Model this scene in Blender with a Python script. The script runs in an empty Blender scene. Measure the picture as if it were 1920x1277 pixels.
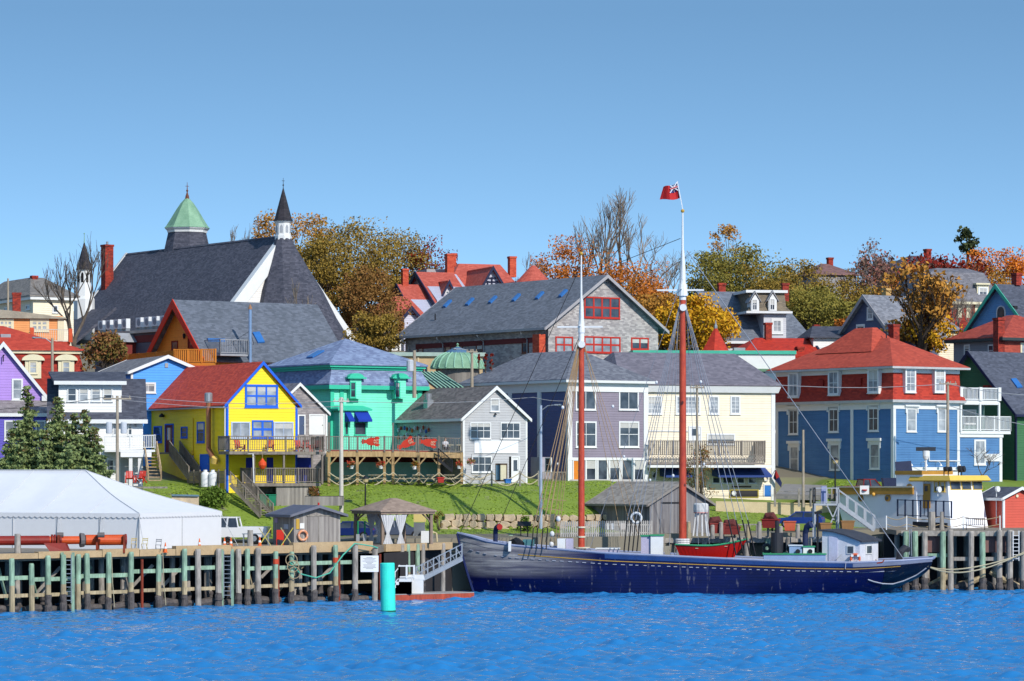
import bpy, math, random
import numpy as np
from mathutils import Vector, Matrix
R = random.Random(7)
rad = math.radians
scene = bpy.context.scene
COL = scene.collection
# ---------------------------------------------------------------- camera
F = 6000.0; CX = 960.0; HY = 880.0; CH = 10.5     # focal length (px of a 1920 wide frame), horizon row, eye height
cam = bpy.data.objects.new('camera', bpy.data.cameras.new('camera'))
COL.objects.link(cam); scene.camera = cam
cam.location = (0, 0, CH); cam.rotation_euler = (rad(90), 0, 0)
cam.data.sensor_width = 36; cam.data.lens = 36*F/1920
cam.data.shift_y = (HY-638.5)/1920
cam.data.clip_start = 1; cam.data.clip_end = 6000
# ---------------------------------------------------------------- sky and sun
SUN_EL = rad(35); SUN_AZ = rad(144)
SD = Vector((math.sin(SUN_AZ)*math.cos(SUN_EL), math.cos(SUN_AZ)*math.cos(SUN_EL), math.sin(SUN_EL)))
world = bpy.data.worlds.new('World'); scene.world = world; world.use_nodes = True
nt = world.node_tree; nt.nodes.clear()
wo = nt.nodes.new('ShaderNodeOutputWorld'); bg = nt.nodes.new('ShaderNodeBackground')
sky = nt.nodes.new('ShaderNodeTexSky'); sky.sky_type = 'NISHITA'; sky.sun_disc = False
sky.sun_elevation = SUN_EL; sky.sun_rotation = SUN_AZ
sky.air_density = 1.0; sky.dust_density = 0.15; sky.ozone_density = 1.6; sky.altitude = 0
tc = nt.nodes.new('ShaderNodeTexCoord'); sp = nt.nodes.new('ShaderNodeSeparateXYZ'); cbv = nt.nodes.new('ShaderNodeCombineXYZ')
def wmath(op, a, *k):
    q = nt.nodes.new('ShaderNodeMath'); q.operation = op; nt.links.new(a, q.inputs[0])
    for i_, v in enumerate(k): nt.links.new(v, q.inputs[i_+1]) if hasattr(v, 'node') else setattr(q.inputs[i_+1], 'default_value', v)
    return q.outputs[0]
nt.links.new(tc.outputs['Generated'], sp.inputs[0]); nt.links.new(sp.outputs[0], cbv.inputs[0]); nt.links.new(sp.outputs[1], cbv.inputs[1])
nt.links.new(wmath('MINIMUM', wmath('MULTIPLY_ADD', sp.outputs[2], 2.9, .11), wmath('MULTIPLY_ADD', sp.outputs[2], .35, .47)), cbv.inputs[2])   # clear, deep blue already low in the sky
nt.links.new(cbv.outputs[0], sky.inputs['Vector'])
hs = nt.nodes.new('ShaderNodeHueSaturation'); hs.inputs['Hue'].default_value = .489; hs.inputs['Saturation'].default_value = 1.1; hs.inputs['Value'].default_value = .95
nt.links.new(sky.outputs[0], hs.inputs['Color']); nt.links.new(hs.outputs[0], bg.inputs[0]); bg.inputs[1].default_value = 0.15
nt.links.new(bg.outputs[0], wo.inputs[0])
sun = bpy.data.objects.new('sun', bpy.data.lights.new('sun', 'SUN')); COL.objects.link(sun)
sun.data.energy = 3.0; sun.data.angle = rad(0.53); sun.data.color = (1, 0.95, 0.87)
sun.rotation_euler = SD.to_track_quat('Z', 'Y').to_euler(); sun.location = (60, -60, 80)
vs = scene.view_settings; vs.view_transform = 'Standard'; vs.look = 'None'; vs.exposure = 0.54; vs.gamma = 1.0
scene.cycles.max_bounces = 6; scene.cycles.caustics_reflective = False; scene.cycles.caustics_refractive = False

# ---------------------------------------------------------------- projection helpers
def P(px, py, Y): return Vector(((px-CX)/F*Y, Y, CH+(HY-py)/F*Y))
def PZ(px, Y, z): return Vector(((px-CX)/F*Y, Y, z))
def lin(c):
    c /= 255.0
    return c/12.92 if c <= 0.04045 else ((c+0.055)/1.055)**2.4

# ---------------------------------------------------------------- materials
MATS = {}
def M(name, rgb=(128, 128, 128), kind='plain', rough=0.7, metal=0.0, var=0.12, sc=1.0, k=0.82, rgb2=None, bump=None, spec=0.3):
    if name in MATS: return MATS[name]
    m = bpy.data.materials.new(name); MATS[name] = m; m.use_nodes = True
    nt = m.node_tree; N = nt.nodes; L = nt.links; b = N['Principled BSDF']
    c = [lin(x)*k for x in rgb]
    c2 = [lin(x)*k for x in rgb2] if rgb2 else [max(0, x*(1-var*2.2)) for x in c]
    b.inputs['Roughness'].default_value = rough; b.inputs['Metallic'].default_value = metal
    b.inputs['Specular IOR Level'].default_value = spec
    tc = N.new('ShaderNodeTexCoord')
    def noise(scale, detail=4, vec=None, dim=None):
        n = N.new('ShaderNodeTexNoise'); n.inputs['Scale'].default_value = scale; n.inputs['Detail'].default_value = detail
        L.new(vec or tc.outputs['Object'], n.inputs['Vector']); return n
    def mp(scale):
        q = N.new('ShaderNodeMapping'); q.inputs['Scale'].default_value = scale
        L.new(tc.outputs['Object'], q.inputs['Vector']); return q.outputs[0]
    def math_(op, a, bb=None):
        q = N.new('ShaderNodeMath'); q.operation = op
        for i, x in enumerate((a, bb)):
            if x is None: continue
            if isinstance(x, (int, float)): q.inputs[i].default_value = x
            else: L.new(x, q.inputs[i])
        return q.outputs[0]
    def ramp(fac, p0, p1, a=c, z=c2):
        r = N.new('ShaderNodeValToRGB'); r.color_ramp.elements[0].position = p0; r.color_ramp.elements[1].position = p1
        r.color_ramp.elements[0].color = (*a, 1); r.color_ramp.elements[1].color = (*z, 1)
        L.new(fac, r.inputs[0]); return r.outputs[0]
    def dobump(h, strength, dist):
        q = N.new('ShaderNodeBump'); q.inputs['Strength'].default_value = strength; q.inputs['Distance'].default_value = dist
        L.new(h, q.inputs['Height']); L.new(q.outputs[0], b.inputs['Normal'])
    sx = N.new('ShaderNodeSeparateXYZ'); L.new(tc.outputs['Object'], sx.inputs[0])
    if kind == 'plain':
        n = noise(1.3*sc); n2 = noise(9*sc, 2)
        L.new(ramp(math_('ADD', math_('MULTIPLY', n.outputs[0], .6), math_('MULTIPLY', n2.outputs[0], .4)), .35, .75), b.inputs['Base Color'])
        if bump: dobump(n2.outputs[0], 0.4, bump)
    elif kind == 'clap':
        z = math_('FRACT', math_('MULTIPLY', sx.outputs[2], 1/0.24))
        n = noise(1.0, 5, mp((.35, .35, 3.0))); n2 = noise(.35, 3)
        n3 = noise(1.0, 6, mp((1.6, 1.6, .22)))
        L.new(ramp(math_('ADD', math_('ADD', math_('MULTIPLY', n.outputs[0], .45), math_('MULTIPLY', n2.outputs[0], .25)), math_('MULTIPLY', n3.outputs[0], .3)), .38, .72), b.inputs['Base Color'])
        dobump(math_('SUBTRACT', 1.0, z), 1.0, 0.07)
    elif kind == 'shingle':      # wall or roof shingles: courses along z, random tones
        z = math_('MULTIPLY', sx.outputs[2], 1/(0.16*sc)); zf = math_('FLOOR', z)
        off = math_('MULTIPLY', zf, 0.37)
        xx = math_('FLOOR', math_('ADD', math_('MULTIPLY', sx.outputs[0], 2.6/sc), off)); yy = math_('FLOOR', math_('ADD', math_('MULTIPLY', sx.outputs[1], 2.6/sc), off))
        cb = N.new('ShaderNodeCombineXYZ'); L.new(xx, cb.inputs[0]); L.new(yy, cb.inputs[1]); L.new(zf, cb.inputs[2])
        w = N.new('ShaderNodeTexWhiteNoise'); w.noise_dimensions = '3D'; L.new(cb.outputs[0], w.inputs['Vector'])
        n = noise(.5, 5)
        L.new(ramp(math_('ADD', math_('MULTIPLY', w.outputs['Value'], .5), math_('MULTIPLY', n.outputs[0], .5)), .24, .72), b.inputs['Base Color'])
        dobump(math_('ADD', math_('SUBTRACT', 1.0, math_('FRACT', z)), math_('MULTIPLY', w.outputs['Value'], .6)), 0.8, 0.05)
    elif kind == 'plank':        # weathered vertical boards
        s = math_('MULTIPLY', math_('ADD', sx.outputs[0], sx.outputs[1]), 1/(0.2*sc)); sf = math_('FLOOR', s)
        w = N.new('ShaderNodeTexWhiteNoise'); w.noise_dimensions = '1D'; L.new(sf, w.inputs['W'])
        n = noise(2.0, 6, mp((3, 3, .35)))
        L.new(ramp(math_('ADD', math_('MULTIPLY', w.outputs['Value'], .45), math_('MULTIPLY', n.outputs[0], .6)), .2, .85), b.inputs['Base Color'])
        e = math_('ABSOLUTE', math_('SUBTRACT', math_('FRACT', s), .5))
        dobump(math_('LESS_THAN', e, .43), 0.6, 0.03)
    elif kind == 'wood':         # grainy old timber, long axis free
        n = noise(3.0*sc, 8, mp((2, 2, .5))); n2 = noise(.8, 3)
        L.new(ramp(math_('ADD', math_('MULTIPLY', n.outputs[0], .6), math_('MULTIPLY', n2.outputs[0], .4)), .35, .68), b.inputs['Base Color'])
        dobump(n.outputs[0], 0.5, 0.02)
    elif kind == 'leaf':
        g = N.new('ShaderNodeNewGeometry'); n = noise(.45*sc, 2)
        r = N.new('ShaderNodeValToRGB'); cols = rgb2_list = sc_cols.get(name, [rgb])
        while len(r.color_ramp.elements) < len(cols): r.color_ramp.elements.new(.5)
        for i, q in enumerate(cols):
            r.color_ramp.elements[i].position = i/max(1, len(cols)-1); r.color_ramp.elements[i].color = (*[lin(x)*k for x in q], 1)
        L.new(math_('ADD', math_('MULTIPLY', g.outputs['Random Per Island'], .5), math_('MULTIPLY', math_('SUBTRACT', n.outputs[0], .22), .9)), r.inputs[0])
        L.new(r.outputs[0], b.inputs['Base Color'])
    elif kind == 'glass':
        n = noise(.9, 2)
        L.new(ramp(n.outputs[0], .35, .7), b.inputs['Base Color'])
    return m
sc_cols = {}

# ---------------------------------------------------------------- mesh builder
class MB:
    def __init__(s): s.v = []; s.f = []
    def add(s, vs, fs):
        b = len(s.v); s.v += [tuple(x) for x in vs]; s.f += [tuple(i+b for i in f) for f in fs]; return s
    def box(s, x0, y0, z0, x1, y1, z1):
        x0, x1 = min(x0, x1), max(x0, x1); y0, y1 = min(y0, y1), max(y0, y1); z0, z1 = min(z0, z1), max(z0, z1)
        return s.add([(x0,y0,z0),(x1,y0,z0),(x1,y1,z0),(x0,y1,z0),(x0,y0,z1),(x1,y0,z1),(x1,y1,z1),(x0,y1,z1)],
                     [(0,3,2,1),(4,5,6,7),(0,1,5,4),(1,2,6,5),(2,3,7,6),(3,0,4,7)])
    def pbox(s, pl, a0, b0, a1, b1, n0, n1, off=0.0):     # box on a wall plane: 'f' front (v=off), 's' left side (u=off), 'r' right side
        if pl == 'f': return s.box(a0, off-n0, b0, a1, off-n1, b1)
        if pl == 's': return s.box(off-n0, a0, b0, off-n1, a1, b1)
        return s.box(off+n0, a0, b0, off+n1, a1, b1)
    def bar(s, a, b, w, h=None):
        a = Vector(a); b = Vector(b); h = h or w; d = (b-a).normalized()
        up = Vector((0, 0, 1)) if abs(d.z) < .98 else Vector((0, 1, 0))
        x = d.cross(up).normalized()*w/2; y = x.cross(d).normalized()*h/2
        vs = [p+q for p in (a, b) for q in (-x-y, x-y, x+y, -x+y)]
        return s.add(vs, [(0,3,2,1),(4,5,6,7),(0,1,5,4),(1,2,6,5),(2,3,7,6),(3,0,4,7)])
    def tube(s, pts, r, n=6, cap=True):
        pts = [Vector(p) for p in pts]; m = len(pts); rs = r if isinstance(r, (list, tuple)) else [r]*m
        vs = []; prev = None
        for i, p in enumerate(pts):
            d = (pts[min(i+1, m-1)]-pts[max(i-1, 0)])
            d = d.normalized() if d.length > 1e-9 else Vector((0, 0, 1))
            if prev is None: x = d.cross(Vector((0, 0, 1)) if abs(d.z) < .95 else Vector((0, 1, 0))).normalized()
            else: x = (prev-d*prev.dot(d)).normalized()
            prev = x; y = d.cross(x)
            vs += [p+(x*math.cos(2*math.pi*k/n)+y*math.sin(2*math.pi*k/n))*rs[i] for k in range(n)]
        fs = [(i*n+k, i*n+(k+1) % n, (i+1)*n+(k+1) % n, (i+1)*n+k) for i in range(m-1) for k in range(n)]
        if cap: fs += [tuple(range(n-1, -1, -1)), tuple((m-1)*n+k for k in range(n))]
        return s.add(vs, fs)
    def cyl(s, a, b, r0, r1=None, n=10): return s.tube([a, b], [r0, r0 if r1 is None else r1], n)
    def lathe(s, c, prof, n=16, a0=0.0, rot=0.0):         # prof: (radius, z)
        c = Vector(c); m = len(prof)
        vs = [c+Vector((r*math.cos(2*math.pi*k/n+rot), r*math.sin(2*math.pi*k/n+rot), z)) for r, z in prof for k in range(n)]
        fs = [(i*n+k, i*n+(k+1) % n, (i+1)*n+(k+1) % n, (i+1)*n+k) for i in range(m-1) for k in range(n)]
        return s.add(vs, fs+[tuple(range(n-1, -1, -1)), tuple((m-1)*n+k for k in range(n))])
    def ball(s, c, r, n=10, sz=1.0):
        return s.lathe(c, [(max(.001, r*math.sin(math.pi*i/n)), -r*sz*math.cos(math.pi*i/n)) for i in range(n+1)], n+2)
    def torus(s, c, R0, r, ax='y', n=18, m=8):
        c = Vector(c); vs = []
        for i in range(n):
            t = 2*math.pi*i/n
            for j in range(m):
                q = 2*math.pi*j/m; rr = R0+r*math.cos(q); h = r*math.sin(q)
                p = {'y': (rr*math.cos(t), h, rr*math.sin(t)), 'z': (rr*math.cos(t), rr*math.sin(t), h), 'x': (h, rr*math.cos(t), rr*math.sin(t))}[ax]
                vs.append(c+Vector(p))
        return s.add(vs, [(i*m+j, ((i+1) % n)*m+j, ((i+1) % n)*m+(j+1) % m, i*m+(j+1) % m) for i in range(n) for j in range(m)])
    def prism(s, pts, vec):
        vec = Vector(vec); n = len(pts); pts = [Vector(p) for p in pts]
        return s.add(pts+[p+vec for p in pts], [tuple(range(n-1, -1, -1)), tuple(range(n, 2*n))]+[(i, (i+1) % n, n+(i+1) % n, n+i) for i in range(n)])
    def rings(s, rs, b=True, t=True):                     # rs: (u0, v0, u1, v1, z) rectangles lofted upwards
        vs = []
        for u0, v0, u1, v1, z in rs: vs += [(u0,v0,z),(u1,v0,z),(u1,v1,z),(u0,v1,z)]
        m = len(rs); fs = [(i*4+k, i*4+(k+1) % 4, (i+1)*4+(k+1) % 4, (i+1)*4+k) for i in range(m-1) for k in range(4)]
        if b: fs.append((3,2,1,0))
        if t: fs.append(tuple((m-1)*4+k for k in range(4)))
        return s.add(vs, fs)
    def slab(s, a, b, c, d, t):                           # quad a,b,c,d given thickness t along its normal (downwards)
        a, b, c, d = map(Vector, (a, b, c, d)); n = (b-a).cross(d-a).normalized()
        if n.z > 0: n = -n
        return s.prism([a, b, c, d], n*t)
    def obj(s, name, mat, smooth=False, org=(0, 0, 0)):
        me = bpy.data.meshes.new(name); o = Vector(org)
        me.from_pydata([tuple(Vector(v)-o) for v in s.v] if o.length else s.v, [], s.f); me.materials.append(mat)
        if smooth: me.polygons.foreach_set('use_smooth', [True]*len(me.polygons))
        ob = bpy.data.objects.new(name, me); COL.objects.link(ob); return ob

def tag(o, label=None, cat=None, group=None, kind=None):
    if label: o['label'] = label
    if cat: o['category'] = cat
    if group: o['group'] = group
    if kind: o['kind'] = kind
    return o
def solo(mb, name, mat, label, cat, group=None, smooth=False, org=None):
    if org is None:
        a = np.array(mb.v); lo = a.min(0); hi = a.max(0); org = ((lo[0]+hi[0])/2, (lo[1]+hi[1])/2, lo[2])
    o = mb.obj(name, mat, smooth, org); o.location = org
    return tag(o, label, cat, group)
def struct(mb, name, mat, smooth=False):
    return tag(mb.obj(name, mat, smooth), kind='structure')
class Thing:                                              # an Empty at the base; parts are given in local coordinates
    def __init__(s, name, label, cat, loc, rz=0.0, group=None):
        s.e = bpy.data.objects.new(name, None); COL.objects.link(s.e); s.e.empty_display_size = .3
        s.e.location = loc; s.e.rotation_euler = (0, 0, rz); s.loc = Vector(loc); tag(s.e, label, cat, group)
        s.R = Matrix.Rotation(rz, 3, 'Z'); s.Ri = s.R.transposed()
    def part(s, mb, name, mat, par=None, smooth=False, kind=None, label=None):
        o = mb.obj(name, mat, smooth); o.parent = par or s.e
        if kind: o['kind'] = kind
        if label: o['label'] = label
        return o
    def wpart(s, mb, name, mat, par=None, smooth=False, kind=None, label=None):     # vertices given in world coordinates
        mb.v = [tuple(s.Ri @ (Vector(v)-s.loc)) for v in mb.v]
        return s.part(mb, name, mat, par, smooth, kind, label)
    def l(s, w): return s.Ri @ (Vector(w)-s.loc)
def kids(o): return [c for c in bpy.data.objects if c.parent == o]
def copy_tree(o, par=None):
    c = o.copy(); COL.objects.link(c); c.parent = par
    for ch in kids(o): copy_tree(ch, c)
    return c
def dup(o, loc, rz, label=None, group=None, scale=None):
    c = copy_tree(o); c.location = loc; c.rotation_euler = (0, 0, rz)
    if label: c['label'] = label
    if group: c['group'] = group
    if scale: c.scale = scale
    return c

# ---------------------------------------------------------------- palette
WHITE = M('white_paint', (240, 240, 238), var=.05, rough=.55)
OFFW = M('cream_trim', (238, 226, 190), var=.05, rough=.6)
GLASS = M('window_glass', (46, 54, 66), 'glass', rough=.06, rgb2=(88, 96, 108), spec=.5)
GLASS2 = M('curtained_glass', (120, 126, 134), 'glass', rough=.12, rgb2=(188, 192, 196), spec=.5)
BLACKM = M('black_metal', (34, 34, 38), rough=.5)
STEEL = M('galvanised_steel', (170, 175, 180), rough=.4, metal=.5)
GREYM = M('grey_paint', (168, 170, 174), rough=.5)
BRICK = M('red_brick', (176, 62, 44), 'shingle', rough=.85, var=.2, sc=.8, rgb2=(122, 44, 36))
WGREY = M('weathered_timber', (172, 166, 156), 'wood', rough=.85, rgb2=(104, 98, 92))
WTAN = M('tan_timber', (196, 170, 132), 'wood', rough=.85, rgb2=(140, 116, 88))
WGREEN = M('green_treated_timber', (150, 190, 150), 'wood', rough=.85, rgb2=(110, 150, 112))
RUST = M('rusty_steel', (150, 62, 38), rough=.8, rgb2=(96, 40, 28))
TERRA = M('red_roof_shingle', (196, 66, 48), 'shingle', rough=.8, rgb2=(156, 48, 38))
DARKIN = M('dark_interior', (26, 24, 24), rough=.9)

# ---------------------------------------------------------------- houses
class House(Thing):
    """local frame: u along the front facade (to the right), v back along the left side, z up; origin at the near corner"""
    def __init__(s, name, label, cat, px, py, Y, th=35, group=None):
        super().__init__(name, label, cat, P(px, py, Y), rad(th), group); s.Y = Y
    def ray(s, px, py, pl='f', off=0.0):
        o = s.Ri @ (Vector((0, 0, CH))-s.loc); d = s.Ri @ Vector(((px-CX)/F, 1, (HY-py)/F))
        t = (off-o.y)/d.y if pl == 'f' else (off-o.x)/d.x
        return o+d*t
    def u(s, px, off=0.0): return s.ray(px, HY, 'f', off).x
    def v(s, px, off=0.0): return s.ray(px, HY, 's', off).y
    def z(s, px, py, pl='f', off=0.0): return s.ray(px, py, pl, off).z
    def ab(s, px, py, pl, off=0.0):
        q = s.ray(px, py, 'f' if pl == 'f' else 's', off); return (q.x if pl == 'f' else q.y), q.z
    def rect(s, pl, x0, y0, x1, y1, off=0.0):
        xm = (x0+x1)/2; a0, _ = s.ab(x0, y0, pl, off); a1, _ = s.ab(x1, y0, pl, off)
        _, z1 = s.ab(xm, y0, pl, off); _, z0 = s.ab(xm, y1, pl, off)
        return min(a0, a1), z0, max(a0, a1), z1
    def win(s, pl, x0, y0, x1, y1, nx=1, ny=2, t=.12, fr=None, gl=None, hood=None, off=0.0, name='window', sill=True, mt=.05):
        fr = fr or WHITE; a0, z0, a1, z1 = s.rect(pl, x0, y0, x1, y1, off); m = MB()
        m.pbox(pl, a0, z0, a0+t, z1, .07, -.03, off); m.pbox(pl, a1-t, z0, a1, z1, .07, -.03, off)
        m.pbox(pl, a0+t, z1-t, a1-t, z1, .07, -.03, off); m.pbox(pl, a0+t, z0, a1-t, z0+t, .07, -.03, off)
        if sill: m.pbox(pl, a0-.05, z0-.06, a1+.05, z0, .12, -.03, off)
        if hood:
            m.pbox(pl, a0-.18, z1, a1+.18, z1+hood*.45, .1, -.03, off); m.pbox(pl, a0-.28, z1+hood*.45, a1+.28, z1+hood, .26, -.03, off)
            for q in (a0-.16, a1+.02): m.pbox(pl, q, z1-.5, q+.14, z1, .16, -.03, off)
        for i in range(1, nx):
            q = a0+t+(a1-a0-2*t)*i/nx; m.pbox(pl, q-mt/2, z0+t, q+mt/2, z1-t, .045, -.02, off)
        for j in range(1, ny):
            q = z0+t+(z1-z0-2*t)*j/ny; m.pbox(pl, a0+t, q-mt/2, a1-t, q+mt/2, .04, -.02, off)
        o = s.part(m, name, fr); g = MB(); g.pbox(pl, a0+t, z0+t, a1-t, z1-t, .015, -.02, off)
        s.part(g, 'pane', gl or (GLASS if R.random() < .72 else GLASS2), o)
        if R.random() < .35: d_ = R.uniform(.2, .55)*(z1-z0-2*t); s.part(MB().pbox(pl, a0+t, z1-t-d_, a1-t, z1-t, .022, .0, off), 'blind', M('pale_blind', (206, 204, 198)), o)
        return o
    def panel(s, pl, x0, y0, x1, y1, name, mat, n=.06, off=0.0, back=.02):
        a0, z0, a1, z1 = s.rect(pl, x0, y0, x1, y1, off); m = MB().pbox(pl, a0, z0, a1, z1, n, -back, off)
        return s.part(m, name, mat)
    def door(s, pl, x0, y0, x1, y1, mat, fr=None, glass=True, off=0.0, t=.12):
        fr = fr or WHITE; a0, z0, a1, z1 = s.rect(pl, x0, y0, x1, y1, off); m = MB()
        m.pbox(pl, a0-t, z0, a0, z1+t, .08, -.03, off); m.pbox(pl, a1, z0, a1+t, z1+t, .08, -.03, off); m.pbox(pl, a0, z1, a1, z1+t, .08, -.03, off)
        o = s.part(MB().pbox(pl, a0, z0, a1, z1, .03, -.02, off), 'door', mat)
        s.part(m, 'door_frame', fr, o)
        if glass:
            w = (a1-a0)*.2; s.part(MB().pbox(pl, a0+w, z0+(z1-z0)*.45, a1-w, z1-(z1-z0)*.1, .036, -.01, off), 'pane', GLASS, o)
        s.part(MB().ball((a1-.1, off-.06, (z0+z1)/2) if pl == 'f' else (off-.06, a0+.1, (z0+z1)/2), .05, 6), 'handle', STEEL, o)
        return o
    def walls(s, W, L, h, mat, name='wall', z0=-6): return s.part(MB().box(0, 0, z0, W, L, h), name, mat)
    def gable(s, W, L, he, hr, wm, rm, ax='v', ov=.35, th=.18, trim=None, tw=.28, z0=-6, ovg=None, corner=True, name='wall', gut=None):
        """gabled body; ax = ridge direction ('v': gable on the front, 'u': gable on the left side)"""
        ovg = ov if ovg is None else ovg; S, Lr = (W, L) if ax == 'v' else (L, W)
        q = (lambda a, b, c: (a, b, c)) if ax == 'v' else (lambda a, b, c: (b, a, c))
        m = MB(); pts = [q(0, 0, z0), q(S, 0, z0), q(S, 0, he), q(S/2, 0, hr), q(0, 0, he)]
        m.prism(pts, Vector(q(0, Lr, 0))); w = s.part(m, name, wm)
        k = (hr-he)/(S/2); r = MB(); up = .02
        for sg in (0, 1):
            e = -ov if sg == 0 else S+ov; ze = he-k*ov+up
            r.slab(q(e, -ovg, ze+th), q(S/2, -ovg, hr+up+th), q(S/2, Lr+ovg, hr+up+th), q(e, Lr+ovg, ze+th), th)
        ro = s.part(r, 'roof', rm)
        if trim:
            for sg in (0, 1):
                e = -ov-.02 if sg == 0 else S+ov+.02; ze = he-k*ov+up
                for yy, dy in ((-ovg-.07, .07), (Lr+ovg, .07)):
                    pp = [q(e, yy, ze+th+.03), q(S/2, yy, hr+up+th+.03), q(S/2, yy, hr+up+th-tw-.06), q(e, yy, ze+th-tw)]
                    s.part(MB().prism(pp, Vector(q(0, dy, 0))), 'barge_board', trim)
                ex = e-(.06 if sg == 0 else -.0)
                gu = MB(); gu.box(*q(ex, -ovg, ze-.06), *q(ex+.06, Lr+ovg, ze+th+.01)) if not gut else gu.box(*q(ex-.04, -ovg, ze-.04), *q(ex+.06, Lr+ovg, ze+.09)); s.part(gu, 'gutter', gut or trim)
            if corner:
                for a in (-.03, S-.17):
                    s.part(MB().box(*q(a, -.04, z0), *q(a+.2, .14, he-.02)), 'corner_board', trim)
                s.part(MB().box(*q(-.03, Lr-.2, z0), *q(.1, Lr+.03, he-.02)), 'corner_board', trim)
        return w, ro
    def hip(s, W, L, he, hr, rm, ov=.4, ru=None, rv=None, th=.15, base=None, name='roof', par=None):
        """hipped roof over the rectangle; ru/rv = inset of the ridge ends along u and v"""
        u0, v0, u1, v1 = base or (0, 0, W, L); ru = (u1-u0)/2-.05 if ru is None else ru; rv = (v1-v0)/2-.05 if rv is None else rv
        m = MB().rings([(u0-ov, v0-ov, u1+ov, v1+ov, he), (u0-ov, v0-ov, u1+ov, v1+ov, he+th), (u0+ru, v0+rv, u1-ru, v1-rv, hr)])
        return s.part(m, name, rm, par)
    def band(s, W, L, z0, z1, out, mat, name='cornice', inn=-.05):   # a hollow band round the house
        m = MB()
        m.box(-out, -out, z0, W+out, inn*-1, z1); m.box(-out, L+inn, z0, W+out, L+out, z1)
        m.box(-out, -inn, z0, -inn, L+inn, z1); m.box(W+inn, -inn, z0, W+out, L+inn, z1)
        return s.part(m, name, mat)
    def chim(s, u, v, z0, z1, w=.7, mat=None, pot=False):
        m = MB().box(u-w/2, v-w/2, z0, u+w/2, v+w/2, z1-.25).box(u-w/2-.07, v-w/2-.07, z1-.25, u+w/2+.07, v+w/2+.07, z1)
        c = s.part(m, 'chimney', mat or BRICK)
        if pot: s.part(MB().cyl((u, v, z1-.02), (u, v, z1+.4), .15), 'flue', STEEL, c)
        return c
    def chim_px(s, px, y1, y0, u=None, v=None, w=.7, mat=None, pot=False):
        """chimney whose centre is seen at px, standing at depth u or v"""
        if v is not None: q = s.ray(px, y1, 'f', v); qb = s.ray(px, y0, 'f', v); return s.chim(q.x, v, qb.z, q.z, w, mat, pot)
        q = s.ray(px, y1, 's', u); qb = s.ray(px, y0, 's', u); return s.chim(u, q.y, qb.z, q.z, w, mat, pot)
def railing(m, a, b, h=1.0, post=1.8, gap=.17, r=.05, bw=.045):
    a = Vector(a); b = Vector(b); L = (b-a).length; n = max(1, round(L/post)); up = Vector((0, 0, h))
    for i in range(n+1):
        p = a.lerp(b, i/n); m.bar(p, p+up+Vector((0, 0, .06)), r*2.2)
    m.bar(a+up, b+up, r*2, r*1.4); m.bar(a+Vector((0, 0, .12)), b+Vector((0, 0, .12)), r*1.3)
    k = max(2, round(L/gap))
    for i in range(1, k):
        p = a.lerp(b, i/k); m.bar(p+Vector((0, 0, .12)), p+up, bw)
    return m
# ================================================================ terrain, water
def tt(X, Y): return Y-.45*X
def ground(X, Y):
    t = tt(X, Y)
    back = np.interp(t, [305, 330, 365, 400, 430, 480, 620, 1500], [9.6, 13, 18, 24.5, 29, 31, 27, 5])
    L = np.interp(t, [262, 278, 286, 287, 293, 297, 305], [4.28, 4.35, 5.0, 5.2, 8.4, 9.0, 9.6])       # left lawn
    C = np.interp(t, [262, 278, 285.2, 286.4, 291, 296, 305], [4.28, 4.6, 5.2, 6.5, 8.3, 9.1, 9.6])     # lawn above the stone wall
    D = np.interp(t, [262, 278, 284, 290, 296, 303, 308], [4.6, 4.8, 5.0, 6.4, 6.9, 7.1, 9.3])         # below the cream building
    E = np.interp(t, [262, 278, 284, 287, 291, 296, 305], [4.8, 5.0, 5.2, 6.4, 8.6, 9.2, 9.6])         # below the blue building
    w = lambda a, b: float(np.clip((X-a)/(b-a), 0, 1))
    z = L*(1-w(-16, -13))+C*(w(-16, -13)-w(10, 13))+D*(w(10, 13)-w(27, 31))+E*w(27, 31)
    return float(back if t > 305 else z)
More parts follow.
